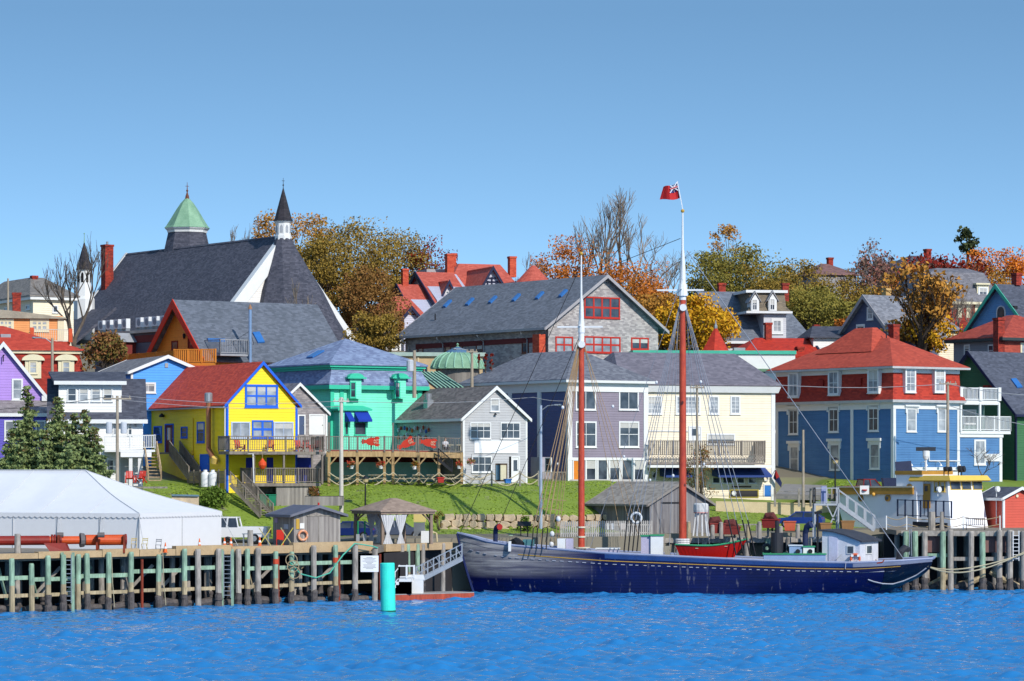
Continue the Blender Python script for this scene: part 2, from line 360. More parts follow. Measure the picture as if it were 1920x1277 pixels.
def build_ground():
    m = MB(); ts = list(np.arange(277, 306, .75))+list(np.arange(306, 440, 4))+[450, 480, 520, 620, 800, 1100, 1500]
    xs = [-900, -500, -300, -180, -120, -90]+list(np.arange(-70, 80, 1.2))+[90, 120, 180, 300, 500, 900]
    nx = len(xs)
    for t in ts:
        for x in xs: m.v.append((x, t+.45*x, ground(x, t+.45*x)+.03*math.sin(x*1.7+t)*math.sin(t*1.3-x)*(1 if t > 284 else 0)))
    for i in range(len(ts)-1):
        for j in range(nx-1): m.f.append((i*nx+j, i*nx+j+1, (i+1)*nx+j+1, (i+1)*nx+j))
    b = len(m.v)
    for x in xs: m.v.append((x, 277+.45*x, -3))
    for j in range(nx-1): m.f.append((b+j, b+j+1, j+1, j))
    g = M('ground_cover', (136, 158, 60), rgb2=(116, 138, 50), sc=1.6, k=.74)
    # worn earth patches and rough quay ground, laid out in plan
    N = g.node_tree.nodes; L = g.node_tree.links; bs = N['Principled BSDF']; old = bs.inputs['Base Color'].links[0].from_socket
    tc = N.new('ShaderNodeTexCoord'); sx = N.new('ShaderNodeSeparateXYZ'); L.new(tc.outputs['Object'], sx.inputs[0])
    mm = N.new('ShaderNodeMath'); mm.operation = 'MULTIPLY_ADD'; mm.inputs[1].default_value = -.45; L.new(sx.outputs[0], mm.inputs[0]); L.new(sx.outputs[1], mm.inputs[2])
    rp = N.new('ShaderNodeMapRange'); rp.inputs[1].default_value = 280.9; rp.inputs[2].default_value = 281.3; L.new(mm.outputs[0], rp.inputs[0])
    r2 = N.new('ShaderNodeMapRange'); r2.inputs[1].default_value = 303; r2.inputs[2].default_value = 306; r2.inputs[3].default_value = 1; r2.inputs[4].default_value = 0; L.new(mm.outputs[0], r2.inputs[0])
    nz = N.new('ShaderNodeTexNoise'); nz.inputs['Scale'].default_value = .55; nz.inputs['Detail'].default_value = 5; L.new(tc.outputs['Object'], nz.inputs['Vector'])
    r3 = N.new('ShaderNodeMapRange'); r3.inputs[1].default_value = .62; r3.inputs[2].default_value = .70; r3.inputs[3].default_value = 1; r3.inputs[4].default_value = .25; L.new(nz.outputs[0], r3.inputs[0])
    a = N.new('ShaderNodeMath'); a.operation = 'MULTIPLY'; L.new(rp.outputs[0], a.inputs[0]); L.new(r2.outputs[0], a.inputs[1])
    a2 = N.new('ShaderNodeMath'); a2.operation = 'MULTIPLY'; L.new(a.outputs[0], a2.inputs[0]); L.new(r3.outputs[0], a2.inputs[1])
    mx = N.new('ShaderNodeMix'); mx.data_type = 'RGBA'; mx.inputs[6].default_value = (.17, .15, .11, 1); L.new(a2.outputs[0], mx.inputs[0]); L.new(old, mx.inputs[7]); L.new(mx.outputs[2], bs.inputs['Base Color'])
    struct(m, 'ground', g, True)
build_ground()
def build_grass():
    rs = np.random.RandomState(2); N = 42000; X = rs.uniform(-48, 46, N); t = rs.uniform(281.2, 300, N); Y = t+.45*X
    Z = np.array([ground(x, y) for x, y in zip(X, Y)]); h = rs.uniform(.015, .045, N); a = rs.uniform(0, 6.28, N); w = rs.uniform(.06, .16, N)
    dx, dy = np.cos(a)*w, np.sin(a)*w; lx, ly = rs.normal(0, .05, N), rs.normal(0, .05, N)
    v = np.stack([np.stack([X-dx, Y-dy, Z-.03], 1), np.stack([X+dx, Y+dy, Z-.03], 1), np.stack([X+dx*.3+lx, Y+dy*.3+ly, Z+h], 1), np.stack([X-dx*.3+lx, Y-dy*.3+ly, Z+h*.9], 1)], 1).reshape(-1, 3)
    me = bpy.data.meshes.new('grass'); me.vertices.add(N*4); me.vertices.foreach_set('co', v.ravel()); me.loops.add(N*4); me.loops.foreach_set('vertex_index', np.arange(N*4, dtype=np.int32)); me.polygons.add(N)
    me.polygons.foreach_set('loop_start', np.arange(0, N*4, 4, dtype=np.int32)); me.polygons.foreach_set('loop_total', np.full(N, 4, dtype=np.int32)); me.update(calc_edges=True)
    sc_cols['grass_blade'] = [(132, 156, 56), (142, 166, 60), (152, 174, 68), (138, 160, 56), (176, 176, 100)]; me.materials.append(M('grass_blade', (100, 140, 40), 'leaf', rough=.8, k=.78, spec=.1))
    o = bpy.data.objects.new('grass', me); COL.objects.link(o); tag(o, 'mown green grass covering the bank below the houses', 'grass', kind='stuff')
build_grass()
def build_water():
    wm = bpy.data.materials.new('harbour_water'); wm.use_nodes = True; N = wm.node_tree.nodes; L = wm.node_tree.links; b = N['Principled BSDF']
    b.inputs['Base Color'].default_value = (.02, .175, .43, 1); b.inputs['Roughness'].default_value = .05; b.inputs['IOR'].default_value = 1.4
    tc = N.new('ShaderNodeTexCoord'); mp = N.new('ShaderNodeMapping'); mp.inputs['Scale'].default_value = (1.6, 2.4, 1); L.new(tc.outputs['Object'], mp.inputs['Vector'])
    n = N.new('ShaderNodeTexNoise'); n.inputs['Scale'].default_value = 2.2; n.inputs['Detail'].default_value = 3; L.new(mp.outputs[0], n.inputs['Vector'])
    bp = N.new('ShaderNodeBump'); bp.inputs['Strength'].default_value = .15; bp.inputs['Distance'].default_value = .12; L.new(n.outputs[0], bp.inputs['Height']); L.new(bp.outputs[0], b.inputs['Normal'])
    rs = np.random.RandomState(3)
    xs = np.concatenate([[-900, -400, -200, -120, -80], np.concatenate([np.arange(-62, -46, .4), np.arange(-46, 46.1, .16), np.arange(46.4, 62.1, .4)]), [80, 120, 200, 400, 900]])
    ys = np.concatenate([[-300, 0, 60, 110, 135], np.arange(150, 284, .17), np.arange(284.2, 300.1, .5), [330, 420, 700]])
    X, Y = np.meshgrid(xs, ys); Z = np.zeros_like(X)
    for i in range(64):
        lam = .55+2.2*rs.uniform(0, 1)**1.6; k = 2*math.pi/lam; th = math.radians(rs.normal(80, 30)); ph = rs.uniform(0, 6.28)
        a = .0150*lam*rs.uniform(.5, 1.1)
        s = np.sin(k*(X*math.cos(th)+Y*math.sin(th))+ph+.8*np.sin(X*.13+i)+.7*np.sin(Y*.09+2*i))
        Z += a*(s+.35*np.cos(2*np.arcsin(np.clip(s, -1, 1)))*.5)
    patch = .75+.35*np.sin(X*.045+Y*.021+1)*np.sin(Y*.06-X*.02)+.3*np.sin(X*.21+.4*np.sin(Y*.1))*np.sin(Y*.33+X*.08)
    edge = ((np.abs(X) < 62) & (Y > 149) & (Y < 301)); Z = Z*np.clip(patch, .45, 1.3)*edge
    nx = len(xs); ny = len(ys); me = bpy.data.meshes.new('water')
    co = np.stack([X, Y, Z], -1).reshape(-1, 3); I = np.arange(nx*ny).reshape(ny, nx)
    q = np.stack([I[:-1, :-1], I[:-1, 1:], I[1:, 1:], I[1:, :-1]], -1).reshape(-1, 4)
    me.vertices.add(len(co)); me.vertices.foreach_set('co', co.ravel()); me.loops.add(q.size); me.loops.foreach_set('vertex_index', q.ravel().astype(np.int32))
    me.polygons.add(len(q)); me.polygons.foreach_set('loop_start', np.arange(0, q.size, 4, dtype=np.int32)); me.polygons.foreach_set('loop_total', np.full(len(q), 4, dtype=np.int32))
    me.polygons.foreach_set('use_smooth', np.ones(len(q), dtype=bool)); me.update(calc_edges=True); me.materials.append(wm)
    o = bpy.data.objects.new('water', me); COL.objects.link(o); tag(o, kind='structure')
build_water()
# ================================================================ front row of houses
def W_(name, rgb, **k): return M(name, rgb, 'clap', rough=.6, var=k.pop('var', .10), **k)
# ---- yellow house with red roof and blue trim
def yellow_house():
    H = House('yellow_house', 'bright yellow clapboard house with a red shingle roof and blue trim', 'house', 425, 905, 282, 27)
    W = H.u(557); L = H.v(262); he = H.z(425, 757); hr = H.z(491, 682, off=0)
    Y = W_('yellow_clapboard', (255, 220, 20), k=.92); B = M('blue_trim', (30, 105, 225), var=.05)
    H.gable(W, L, he, hr, Y, M('bright_red_shingle', (224, 88, 62), 'shingle', rough=.8, rgb2=(186, 66, 50)), ov=.3, trim=B, tw=.25, z0=-2.5, gut=GREYM)
    H.win('f', 459, 721, 521, 764, 3, 2, .2, B, GLASS2, mt=.16)
    for a, b in ((433, 469), (513, 550)): H.win('f', a, 791, b, 822, 2, 1, .12, M('pale_blue_frame', (200, 215, 235)), GLASS2)
    H.win('f', 472, 788, 512, 822, 2, 2, .14, B, GLASS2, mt=.2)
    # left side
    H.door('s', 311, 797, 325, 848, M('dark_red_door', (120, 30, 30)), B)
    H.win('s', 289, 799, 304, 830, 1, 2, .12, B); H.win('s', 340, 800, 352, 821, 1, 2, .12, B); H.win('s', 370, 791, 384, 830, 1, 2, .14, B)
    H.door('s', 350, 856, 362, 885, B, B, False); H.door('s', 377, 854, 392, 886, B, B, False)
    # eave lamp, conduit and meter
    q = H.ray(308, 780, 's'); H.part(MB().lathe((-.25, q.y, q.z), [(.05, .25), (.3, 0), (.22, -.12)], 10).bar((0, q.y, q.z+.1), (-.25, q.y, q.z+.1), .06), 'wall_lamp', BLACKM)
    m = MB(); a = H.ray(362, 783, 's', -.05); b = H.ray(362, 850, 's', -.05); m.tube([a, b, b+Vector((0, .3, -1.2))], .05)
    m.box(-.2, b.y-.15, b.z-.1, -.02, b.y+.2, b.z+.25); H.part(m, 'conduit', M('conduit_yellow', (230, 190, 60)))
    # flue up the side wall
    p0 = H.ray(391, 753, 's', -.45); p1 = H.ray(391, 842, 's', -.45); p2 = H.ray(402, 863, 's', -.45)
    d = H.part(MB().tube([p2, p1, p1+Vector((0, 0, .6)), p0], [.24, .24, .22, .22], 10), 'flue_pipe', M('copper_flue', (176, 120, 84), rough=.4, metal=.35, rgb2=(150, 90, 70)))
    H.part(MB().lathe(p0, [(.22, -.1), (.36, 0), (.36, .7), (.25, .8)], 12), 'flue_cap', STEEL, d)
    H.part(MB().cyl(p2+Vector((0, .1, -.2)), p2+Vector((0, -.15, .25)), .34, .3, 10), 'flue_elbow', M('elbow_yellow', (235, 200, 110)), d)
    # two decks on the front
    GD = M('grey_deck_wood', (150, 140, 128), 'wood', rough=.85, rgb2=(112, 102, 94))
    def deck(x0, x1, yf, yt, D, name, posts=None, yb=None):
        # front line at v=-D between pixels, floor at row yf
        a = H.ray(x0, yf, 'f', -D); b = H.ray(x1, yf, 'f', -D); zz = a.z; hgt = H.ray(x0, yt, 'f', -D).z-zz
        o = H.part(MB().box(a.x, -D, zz-.28, b.x, -.05, zz), name, GD)
        m = MB(); railing(m, (a.x, -D, zz), (b.x, -D, zz), hgt, 1.9); railing(m, (a.x, -D, zz), (a.x, -.1, zz), hgt, 1.9); railing(m, (b.x, -D, zz), (b.x, -.1, zz), hgt, 1.9)
        H.part(m, 'railing', GD, o)
        if posts:
            for px in posts:
                q = H.ray(px, yf, 'f', -D+.2); zb = H.z(px, yb, 'f', -D+.2); H.part(MB().bar((q.x, -D+.2, zb), (q.x, -D+.2, zz-.28), .16), 'post', GD, o)
        return a, b, zz
    deck(430, 606, 846, 818, 2.6, 'upper_deck', (476, 532, 585, 604), 908)
    a, b, zz = deck(472, 602, 906, 878, 2.6, 'lower_deck')
    # shaded lower storey openings behind the lower deck
    for x0, x1 in ((461, 474), (500, 512), (555, 585)): H.panel('f', x0, 858, x1, 905, 'lower_door', M('deep_blue_door', (24, 40, 130)), .04)
    # plank store under the deck, with the open bay for bins
    P_ = M('grey_planks', (176, 168, 158), 'plank', rough=.85, rgb2=(120, 114, 108)); zb = H.z(500, 962, 'f', -2.4)
    x0 = H.u(518, -2.4); x1 = H.u(588, -2.4); xm = H.u(482, -2.4)
    m = MB().box(x0, -2.4, zb, x1, -2.25, zz-.28).box(x1-.15, -2.25, zb, x1, -.1, zz-.28).box(xm, -.4, zb, x1, -.2, zz-.28)
    H.part(m, 'under_deck_store', P_)
    # front stairs down to the left-front corner and the side stairs
    def stairs(pa, pb, w, n, name, side=(0, 1, 0)):
        pa = Vector(pa); pb = Vector(pb); sd = Vector(side).normalized()*w; m = MB()
        for i in range(n):
            p = pa.lerp(pb, (i+.5)/n); dd = (pb-pa)/n; dd.z = 0
            m.prism([p-dd/2, p+dd/2, p+dd/2+sd, p-dd/2+sd], (0, 0, -.06))
        o = H.part(m, name, GD); r = MB()
        for s0 in (Vector((0, 0, 0)), sd):
            r.bar(pa+s0+Vector((0, 0, -.15)), pb+s0+Vector((0, 0, -.15)), .07, .26); railing(r, pa+s0, pb+s0, 1.0, 1.6)
        H.part(r, 'railing', GD, o); return pa, pb
    pa = H.ray(455, 906, 'f', -2.6); pb = H.ray(512, 966, 'f', -4.6)
    stairs(pa, pb, 1.1, 13, 'front_stairs', (-1, .2, 0))
    s0 = H.ray(318, 848, 's', -1.2); s1 = H.ray(354, 896, 's', -1.2)
    stairs(s0, s1, 1.0, 12, 'side_stairs', (1, 0, 0))
    H.part(MB().box(-1.3, s0.y, s0.z-.15, 0, s0.y+3.2, s0.z), 'side_landing', GD)
    m = MB(); a = H.ray(352, 906, 's', -1.2); b = H.ray(422, 906, 's', -1.2)
    for k in range(9): m.bar((a.x, a.y, a.z+.12*k+.05), (b.x, b.y, b.z+.12*k+.05), .03, .09)
    for k in range(7): p = a.lerp(b, k/6); m.bar(p-Vector((0, 0, .6)), p+Vector((0, 0, 1.2)), .1)
    H.part(m, 'side_fence', GD)
    # downpipe
    m = MB(); q = H.ray(419, 765, 's', -.1); m.tube([(q.x, .15, he-.2), (q.x, .15, H.z(425, 850)), (.3, -2.5, H.z(425, 851)), (.3+H.u(476, -2.6)-.4, -2.62, H.z(470, 851, off=-2.6)), (H.u(476, -2.65), -2.65, zz)], .06)
    H.part(m, 'downpipe', WHITE)
    return H
YH = yellow_house()
# ---- small grey gabled house behind the yellow one
def small_grey():
    H = House('small_grey_house', 'small grey shingled gable house squeezed between the yellow and mint green houses', 'house', 508, 860, 292, 32)
    W = H.u(613); he = H.z(508, 774); hr = H.z(563, 722)
    H.gable(W, 6, he, hr, M('grey_wall_shingle', (168, 160, 158), 'shingle', rough=.85, rgb2=(132, 126, 128)), M('grey_roof_shingle', (128, 132, 142), 'shingle', rough=.85, rgb2=(96, 98, 108)), trim=WHITE, tw=.22, ov=.2)
    H.door('f', 581, 779, 606, 815, WHITE, WHITE, False); H.door('f', 560, 780, 570, 815, M('slate_door', (80, 96, 130)), None, False)
small_grey()
# ---- mint green building
def mint():
    MG = W_('mint_clapboard', (122, 240, 204), k=.85); MT = M('mint_trim', (64, 206, 168), var=.06)
    BR = M('blue_grey_shingle', (150, 166, 196), 'shingle', rough=.85, rgb2=(116, 128, 160))
    H = House('mint_green_building', 'mint green building with two tiers of blue grey roof and dormers', 'building', 621, 906, 302, 34)
    W = H.u(792); L = H.v(505); z1 = H.z(621, 724); z2 = H.z(621, 690); zr = H.z(640, 634, off=5)
    H.walls(W, L, z1, MG)
    H.part(MB().rings([(-.45, -.45, W+.45, L+.45, z1), (-.45, -.45, W+.45, L+.45, z1+.2), (-.5, -.5, W+.5, L+.5, z1+.22), (.15, .15, W-.15, L-.15, z2)]), 'mansard_roof', BR)
    H.part(MB().rings([(-.02, -.02, W+.02, L+.02, z2-.12), (-.02, -.02, W+.02, L+.02, z2+.08), (-.25, -.25, W+.25, L+.25, z2+.1), (-.25, -.25, W+.25, L+.25, z2+.3)]), 'cornice', MT)
    H.hip(W, L, z2+.3, zr, BR, ov=.4, name='upper_roof')
    H.part(MB().rings([(-.5, -.5, W+.5, L+.5, z1-.28), (-.52, -.52, W+.52, L+.52, z1+.1)], True, True), 'eave_board', MT)
    # skylight on the left slope
    zs0 = z2+.3; k = (zr-zs0)/(W/2+.4)
    def on(u, v): return Vector((u, v, zs0+.15+k*(u+.4)))
    a, b = on(.9, L*.42), on(2.2, L*.55); m = MB().prism([on(.9, L*.42), on(2.2, L*.42), on(2.2, L*.52), on(.9, L*.52)], (-.05, 0, .14))
    H.part(m, 'skylight', M('blue_skylight', (60, 120, 190), rough=.15))
    for x0, x1 in ((654, 669), (738, 752)):
        cx = (x0+x1)/2; uu = H.u(cx); w = .62; zt = H.z(cx, 706); zb = H.z(cx, 748)
        d = H.part(MB().box(uu-w, -.55, zb, uu+w, 1.4, zt-.1), 'dormer', MG)
        pts = [(uu+(w+.2)*math.cos(t)*1.0, -.75, zt-.12+.42*math.sin(t)) for t in [math.pi*i/10 for i in range(11)]]
        H.part(MB().prism(pts, (0, 2.1, 0)).box(uu-w-.4, -.85, zt-.22, uu+w+.4, 1.4, zt-.08), 'dormer_hood', MT, d)
        o = H.win('f', x0+2, 716, x1-2, 746, 1, 2, .1, MT, GLASS, off=-.55)
    # bay with awnings
    u0 = H.u(636, -1.2); u1 = H.u(690, -1.2); zb0 = H.z(660, 770, off=-1.2)
    bay = H.part(MB().box(u0, -1.2, -1, u1, 0, zb0), 'bay', MG); H.part(MB().rings([(u0-.3, -1.5, u1+.3, 0, zb0), (u0-.3, -1.5, u1+.3, 0, zb0+.18), (u0+.2, -.6, u1-.2, 0, zb0+.5)]), 'bay_roof', MT, bay)
    AB = M('blue_awning', (22, 60, 170), var=.05)
    for x0, x1 in ((646, 657), (664, 690)):
        a0 = H.u(x0, -1.2); a1 = H.u(x1, -1.2); z_ = zb0-.1
        H.part(MB().prism([(a0, -1.22, z_), (a0, -2.0, z_-.75), (a0, -2.0, z_-.95), (a0, -1.22, z_-.95)], (a1-a0, 0, 0)), 'awning', AB, bay)
        H.win('f', x0, 791, x1-4, 816, 1, 1, .08, MT, off=-1.2)
    for px in (622, 640, 786): H.part(MB().box(H.u(px)-.2, -.12, 0, H.u(px)+.2, 0, z1-.3), 'corner_board', MT)
    # lower wing on the left with its own roof
    v0 = H.v(515); H.part(MB().box(-3.2, L*.35, -1, -.02, L-1, H.z(600, 760)), 'wing', MG)
    zz = H.z(600, 760); H.part(MB().rings([(-3.6, L*.35-.4, -.02, L-.6, zz), (-3.6, L*.35-.4, -.02, L-.6, zz+.15), (-1.2, L*.35+1.8, -.02, L-2, zz+1.9)]), 'wing_roof', BR)
    return H
mint()
# ---- grey restaurant with patio
def restaurant():
    G = W_('pale_grey_clapboard', (190, 190, 190)); BRN = M('brown_roof_shingle', (134, 126, 122), 'shingle', rough=.85, rgb2=(100, 94, 92))
    H = House('grey_restaurant', 'light grey clapboard restaurant with white trimmed gable and blank white sign board', 'building', 868, 905, 295, 30)
    W = H.u(988); L = H.v(700); he = H.z(868, 784); hr = H.z(928, 728)
    H.gable(W, L, he, hr, G, BRN, ov=.3, trim=WHITE, tw=.26, z0=-.6)
    H.win('f', 919, 747, 936, 772, 1, 2, .1); H.win('f', 881, 792, 920, 823, 3, 2, .1); H.win('f', 938, 792, 975, 823, 3, 2, .1); H.win('f', 884, 855, 922, 886, 3, 2, .12)
    H.panel('f', 889, 826, 971, 850, 'sign_board', M('bright_white_board', (250, 250, 250), var=.02), .07)
    H.door('f', 960, 858, 972, 904, WHITE, WHITE); H.panel('f', 954.5, 856, 958, 904, 'door_gap', DARKIN, .03)
    q = H.ray(929, 778, 'f', -.15); H.part(MB().lathe((q.x, q.y, q.z), [(.05, .15), (.16, 0)], 8).bar((q.x, 0, q.z+.12), (q.x, q.y, q.z+.12), .05), 'gable_lamp', BLACKM)
    # roof vent
    k = (hr-he)/(W/2); q = H.ray(803, 775, 's', W*.2); zr = he+k*W*.2
    v = H.part(MB().box(q.x-.3, q.y-.4, zr-.2, q.x+.35, q.y+.4, zr+.75), 'roof_vent', STEEL); H.part(MB().cyl((q.x, q.y, zr+.75), (q.x, q.y, zr+1.35), .32, .36, 12), 'vent_cap', STEEL, v)
    # patio in front of the left side: deck floor, railing, posts with braces
    DT = M('patio_timber', (196, 166, 120), 'wood', rough=.85, rgb2=(150, 122, 84)); DG = M('patio_rail_grey', (142, 134, 126), 'wood', rough=.85, rgb2=(108, 100, 94))
    T = Thing('patio_deck', 'raised timber patio with slatted railing beside the grey restaurant', 'deck', P(612, 905, 290))
    y0 = 289.5; y1 = 294.0
    def g(px, py, Y=None): return P(px, py, Y if Y else y0+(y1-y0)*(px-612)/(866-612))
    a, b, c = g(612, 846), g(738, 846), g(866, 849); bk = Vector((-.3, 7, 0))
    m = MB()
    for p, q in ((a, b), (b, c)): m.slab(p, q, q+bk, p+bk, .1)
    T.wpart(m, 'deck_floor', DT)
    m = MB()
    for p, q in ((a, b), (b, c)): m.bar(p-Vector((0, 0, .3)), q-Vector((0, 0, .3)), .12, .42)
    T.wpart(m, 'beam', DT)
    for i, (p, q) in enumerate(((a, b), (b, c))):
        m = MB(); railing(m, p, q, 1.32, 2.4, .16); T.wpart(m, 'railing', DG)
    for px in (617, 670, 721, 737, 785, 823, 866):
        p = g(px, 846); gz = 9.0; top = p.z+(2.6 if px in (617, 692, 737, 866) else 1.4)
        T.wpart(MB().bar((p.x, p.y-.02, gz), (p.x, p.y-.02, p.z-.1), .24), 'post', DT)
        T.wpart(MB().bar((p.x, p.y-.1, p.z-.1), (p.x, p.y-.1, top), .15), 'upper_post', DG)
        m = MB()
        for sg in (-1, 1):
            if (px == 617 and sg < 0) or (px == 866 and sg > 0): continue
            m.bar((p.x+sg*.1, p.y, p.z-1.2), (p.x+sg*.75, p.y, p.z-.45), .12)
        T.wpart(m, 'brace', DT)
    gw = M('sage_panel', (140, 190, 180), rough=.7); bk2 = Vector((-.2, 4.2, 0))
    p, q = g(617, 905)+bk2, g(826, 905)+bk2; p.z = q.z = 9.1
    T.wpart(MB().prism([p, q, q+Vector((0, 0, 2.05)), p+Vector((0, 0, 2.05))], (0, .2, 0)), 'screen_panel', gw)
    p, q = p+Vector((0, 2, 0)), q+Vector((0, 2, 0))
    T.wpart(MB().prism([p, q, q+Vector((0, 0, 3.2)), p+Vector((0, 0, 3.2))], (0, .2, 0)), 'bar_back', M('dark_red_back', (140, 50, 50)))
    # black outside stair at the right end of the patio
    m = MB(); s0 = P(822, 862, 292.5); s1 = P(848, 884, 293.2); railing(m, s0, s1, 1.0, 1.2, .2); railing(m, s0+Vector((0, 1.1, 0)), s1+Vector((0, 1.1, 0)), 1.0, 1.2, .2); m.bar(s0, s1, .08, .25)
    T.wpart(m, 'stair_rail', BLACKM)
    return H, g
RS, PG = restaurant()
# ---- purple grey hip roofed building
def purple_grey():
    WL = W_('mauve_clapboard', (144, 134, 148)); WD = W_('shaded_mauve_clapboard', (98, 102, 142)); RO = M('slate_shingle', (136, 138, 146), 'shingle', rough=.85, rgb2=(104, 106, 116))
    H = House('mauve_building', 'mauve clapboard building with white trim and hipped slate roof beside the foremast', 'building', 1065, 908, 304, 33)
    W = H.u(1213); L = H.v(872); he = H.z(1065, 714)
    H.part(MB().box(.02, 0, -1.2, W, L, he), 'wall', WL); H.part(MB().box(0, .12, -1.2, .08, L-.1, he-.3), 'side_wall', WD)  # left side: the mauve wall's shade painted in as a bluer clapboard
    H.band(W, L, he-1.0, he, .1, WHITE, 'frieze'); H.hip(W, L, he, H.z(1025, 656, off=5), RO, ov=.55, ru=W/2-.4, rv=W*.55)
    H.part(MB().rings([(-.6, -.6, W+.6, L+.6, he-.16), (-.62, -.62, W+.62, L+.62, he+.08)]), 'eave_board', WHITE)
    for u in (-.06, W-.42): H.part(MB().box(u, -.08, -.9, u+.5, .3, he-1), 'corner_board', WHITE)
    H.part(MB().box(-.08, L-.4, -.9, .3, L+.05, he-1), 'corner_board', WHITE)
    for px in (1012, 957): v = H.v(px); H.part(MB().box(-.1, v-.3, .0, .0, v+.3, he-1), 'corner_board', WHITE)
    for x0, x1 in ((1079, 1117), (1160, 1197)):
        H.win('f', x0, 724, x1, 769, 2, 1, .14, WHITE, GLASS, mt=.06); H.win('f', x0, 790, x1+1, 839, 2, 2, .15, WHITE, GLASS, mt=.06)
    for x0, x1 in ((1097, 1118), (1119, 1140), (1141, 1163), (1164, 1186), (1187, 1208)): H.win('f', x0, 860, x1, 902, 1, 1, .16, WHITE, GLASS, sill=False)
    H.panel('f', 1067, 858, 1211, 863, 'shop_fascia', WHITE, .1); H.panel('f', 1067, 899, 1211, 908, 'shop_base', M('shop_sill', (205, 200, 200)), .08)
    H.door('f', 1075, 864, 1085, 900, M('orange_door', (236, 140, 40)), WHITE, False)
    v0, v1 = H.v(1037), H.v(1018); H.part(MB().box(-1.4, v0, -1, 0, v1, H.z(1030, 857, 's', -1.4)), 'entry_porch', M('pale_porch', (186, 182, 196)))
    H.win('s', 1023, 858, 1034, 884, 1, 2, .1, WHITE, GLASS, off=-1.4)
    m = MB().box(-3, .3, -.8, -.1, 2.6, .15); railing(m, (-3, .3, .15), (-.1, .3, .15), 1.0); H.part(m, 'side_steps', WGREY)
    return H
purple_grey()
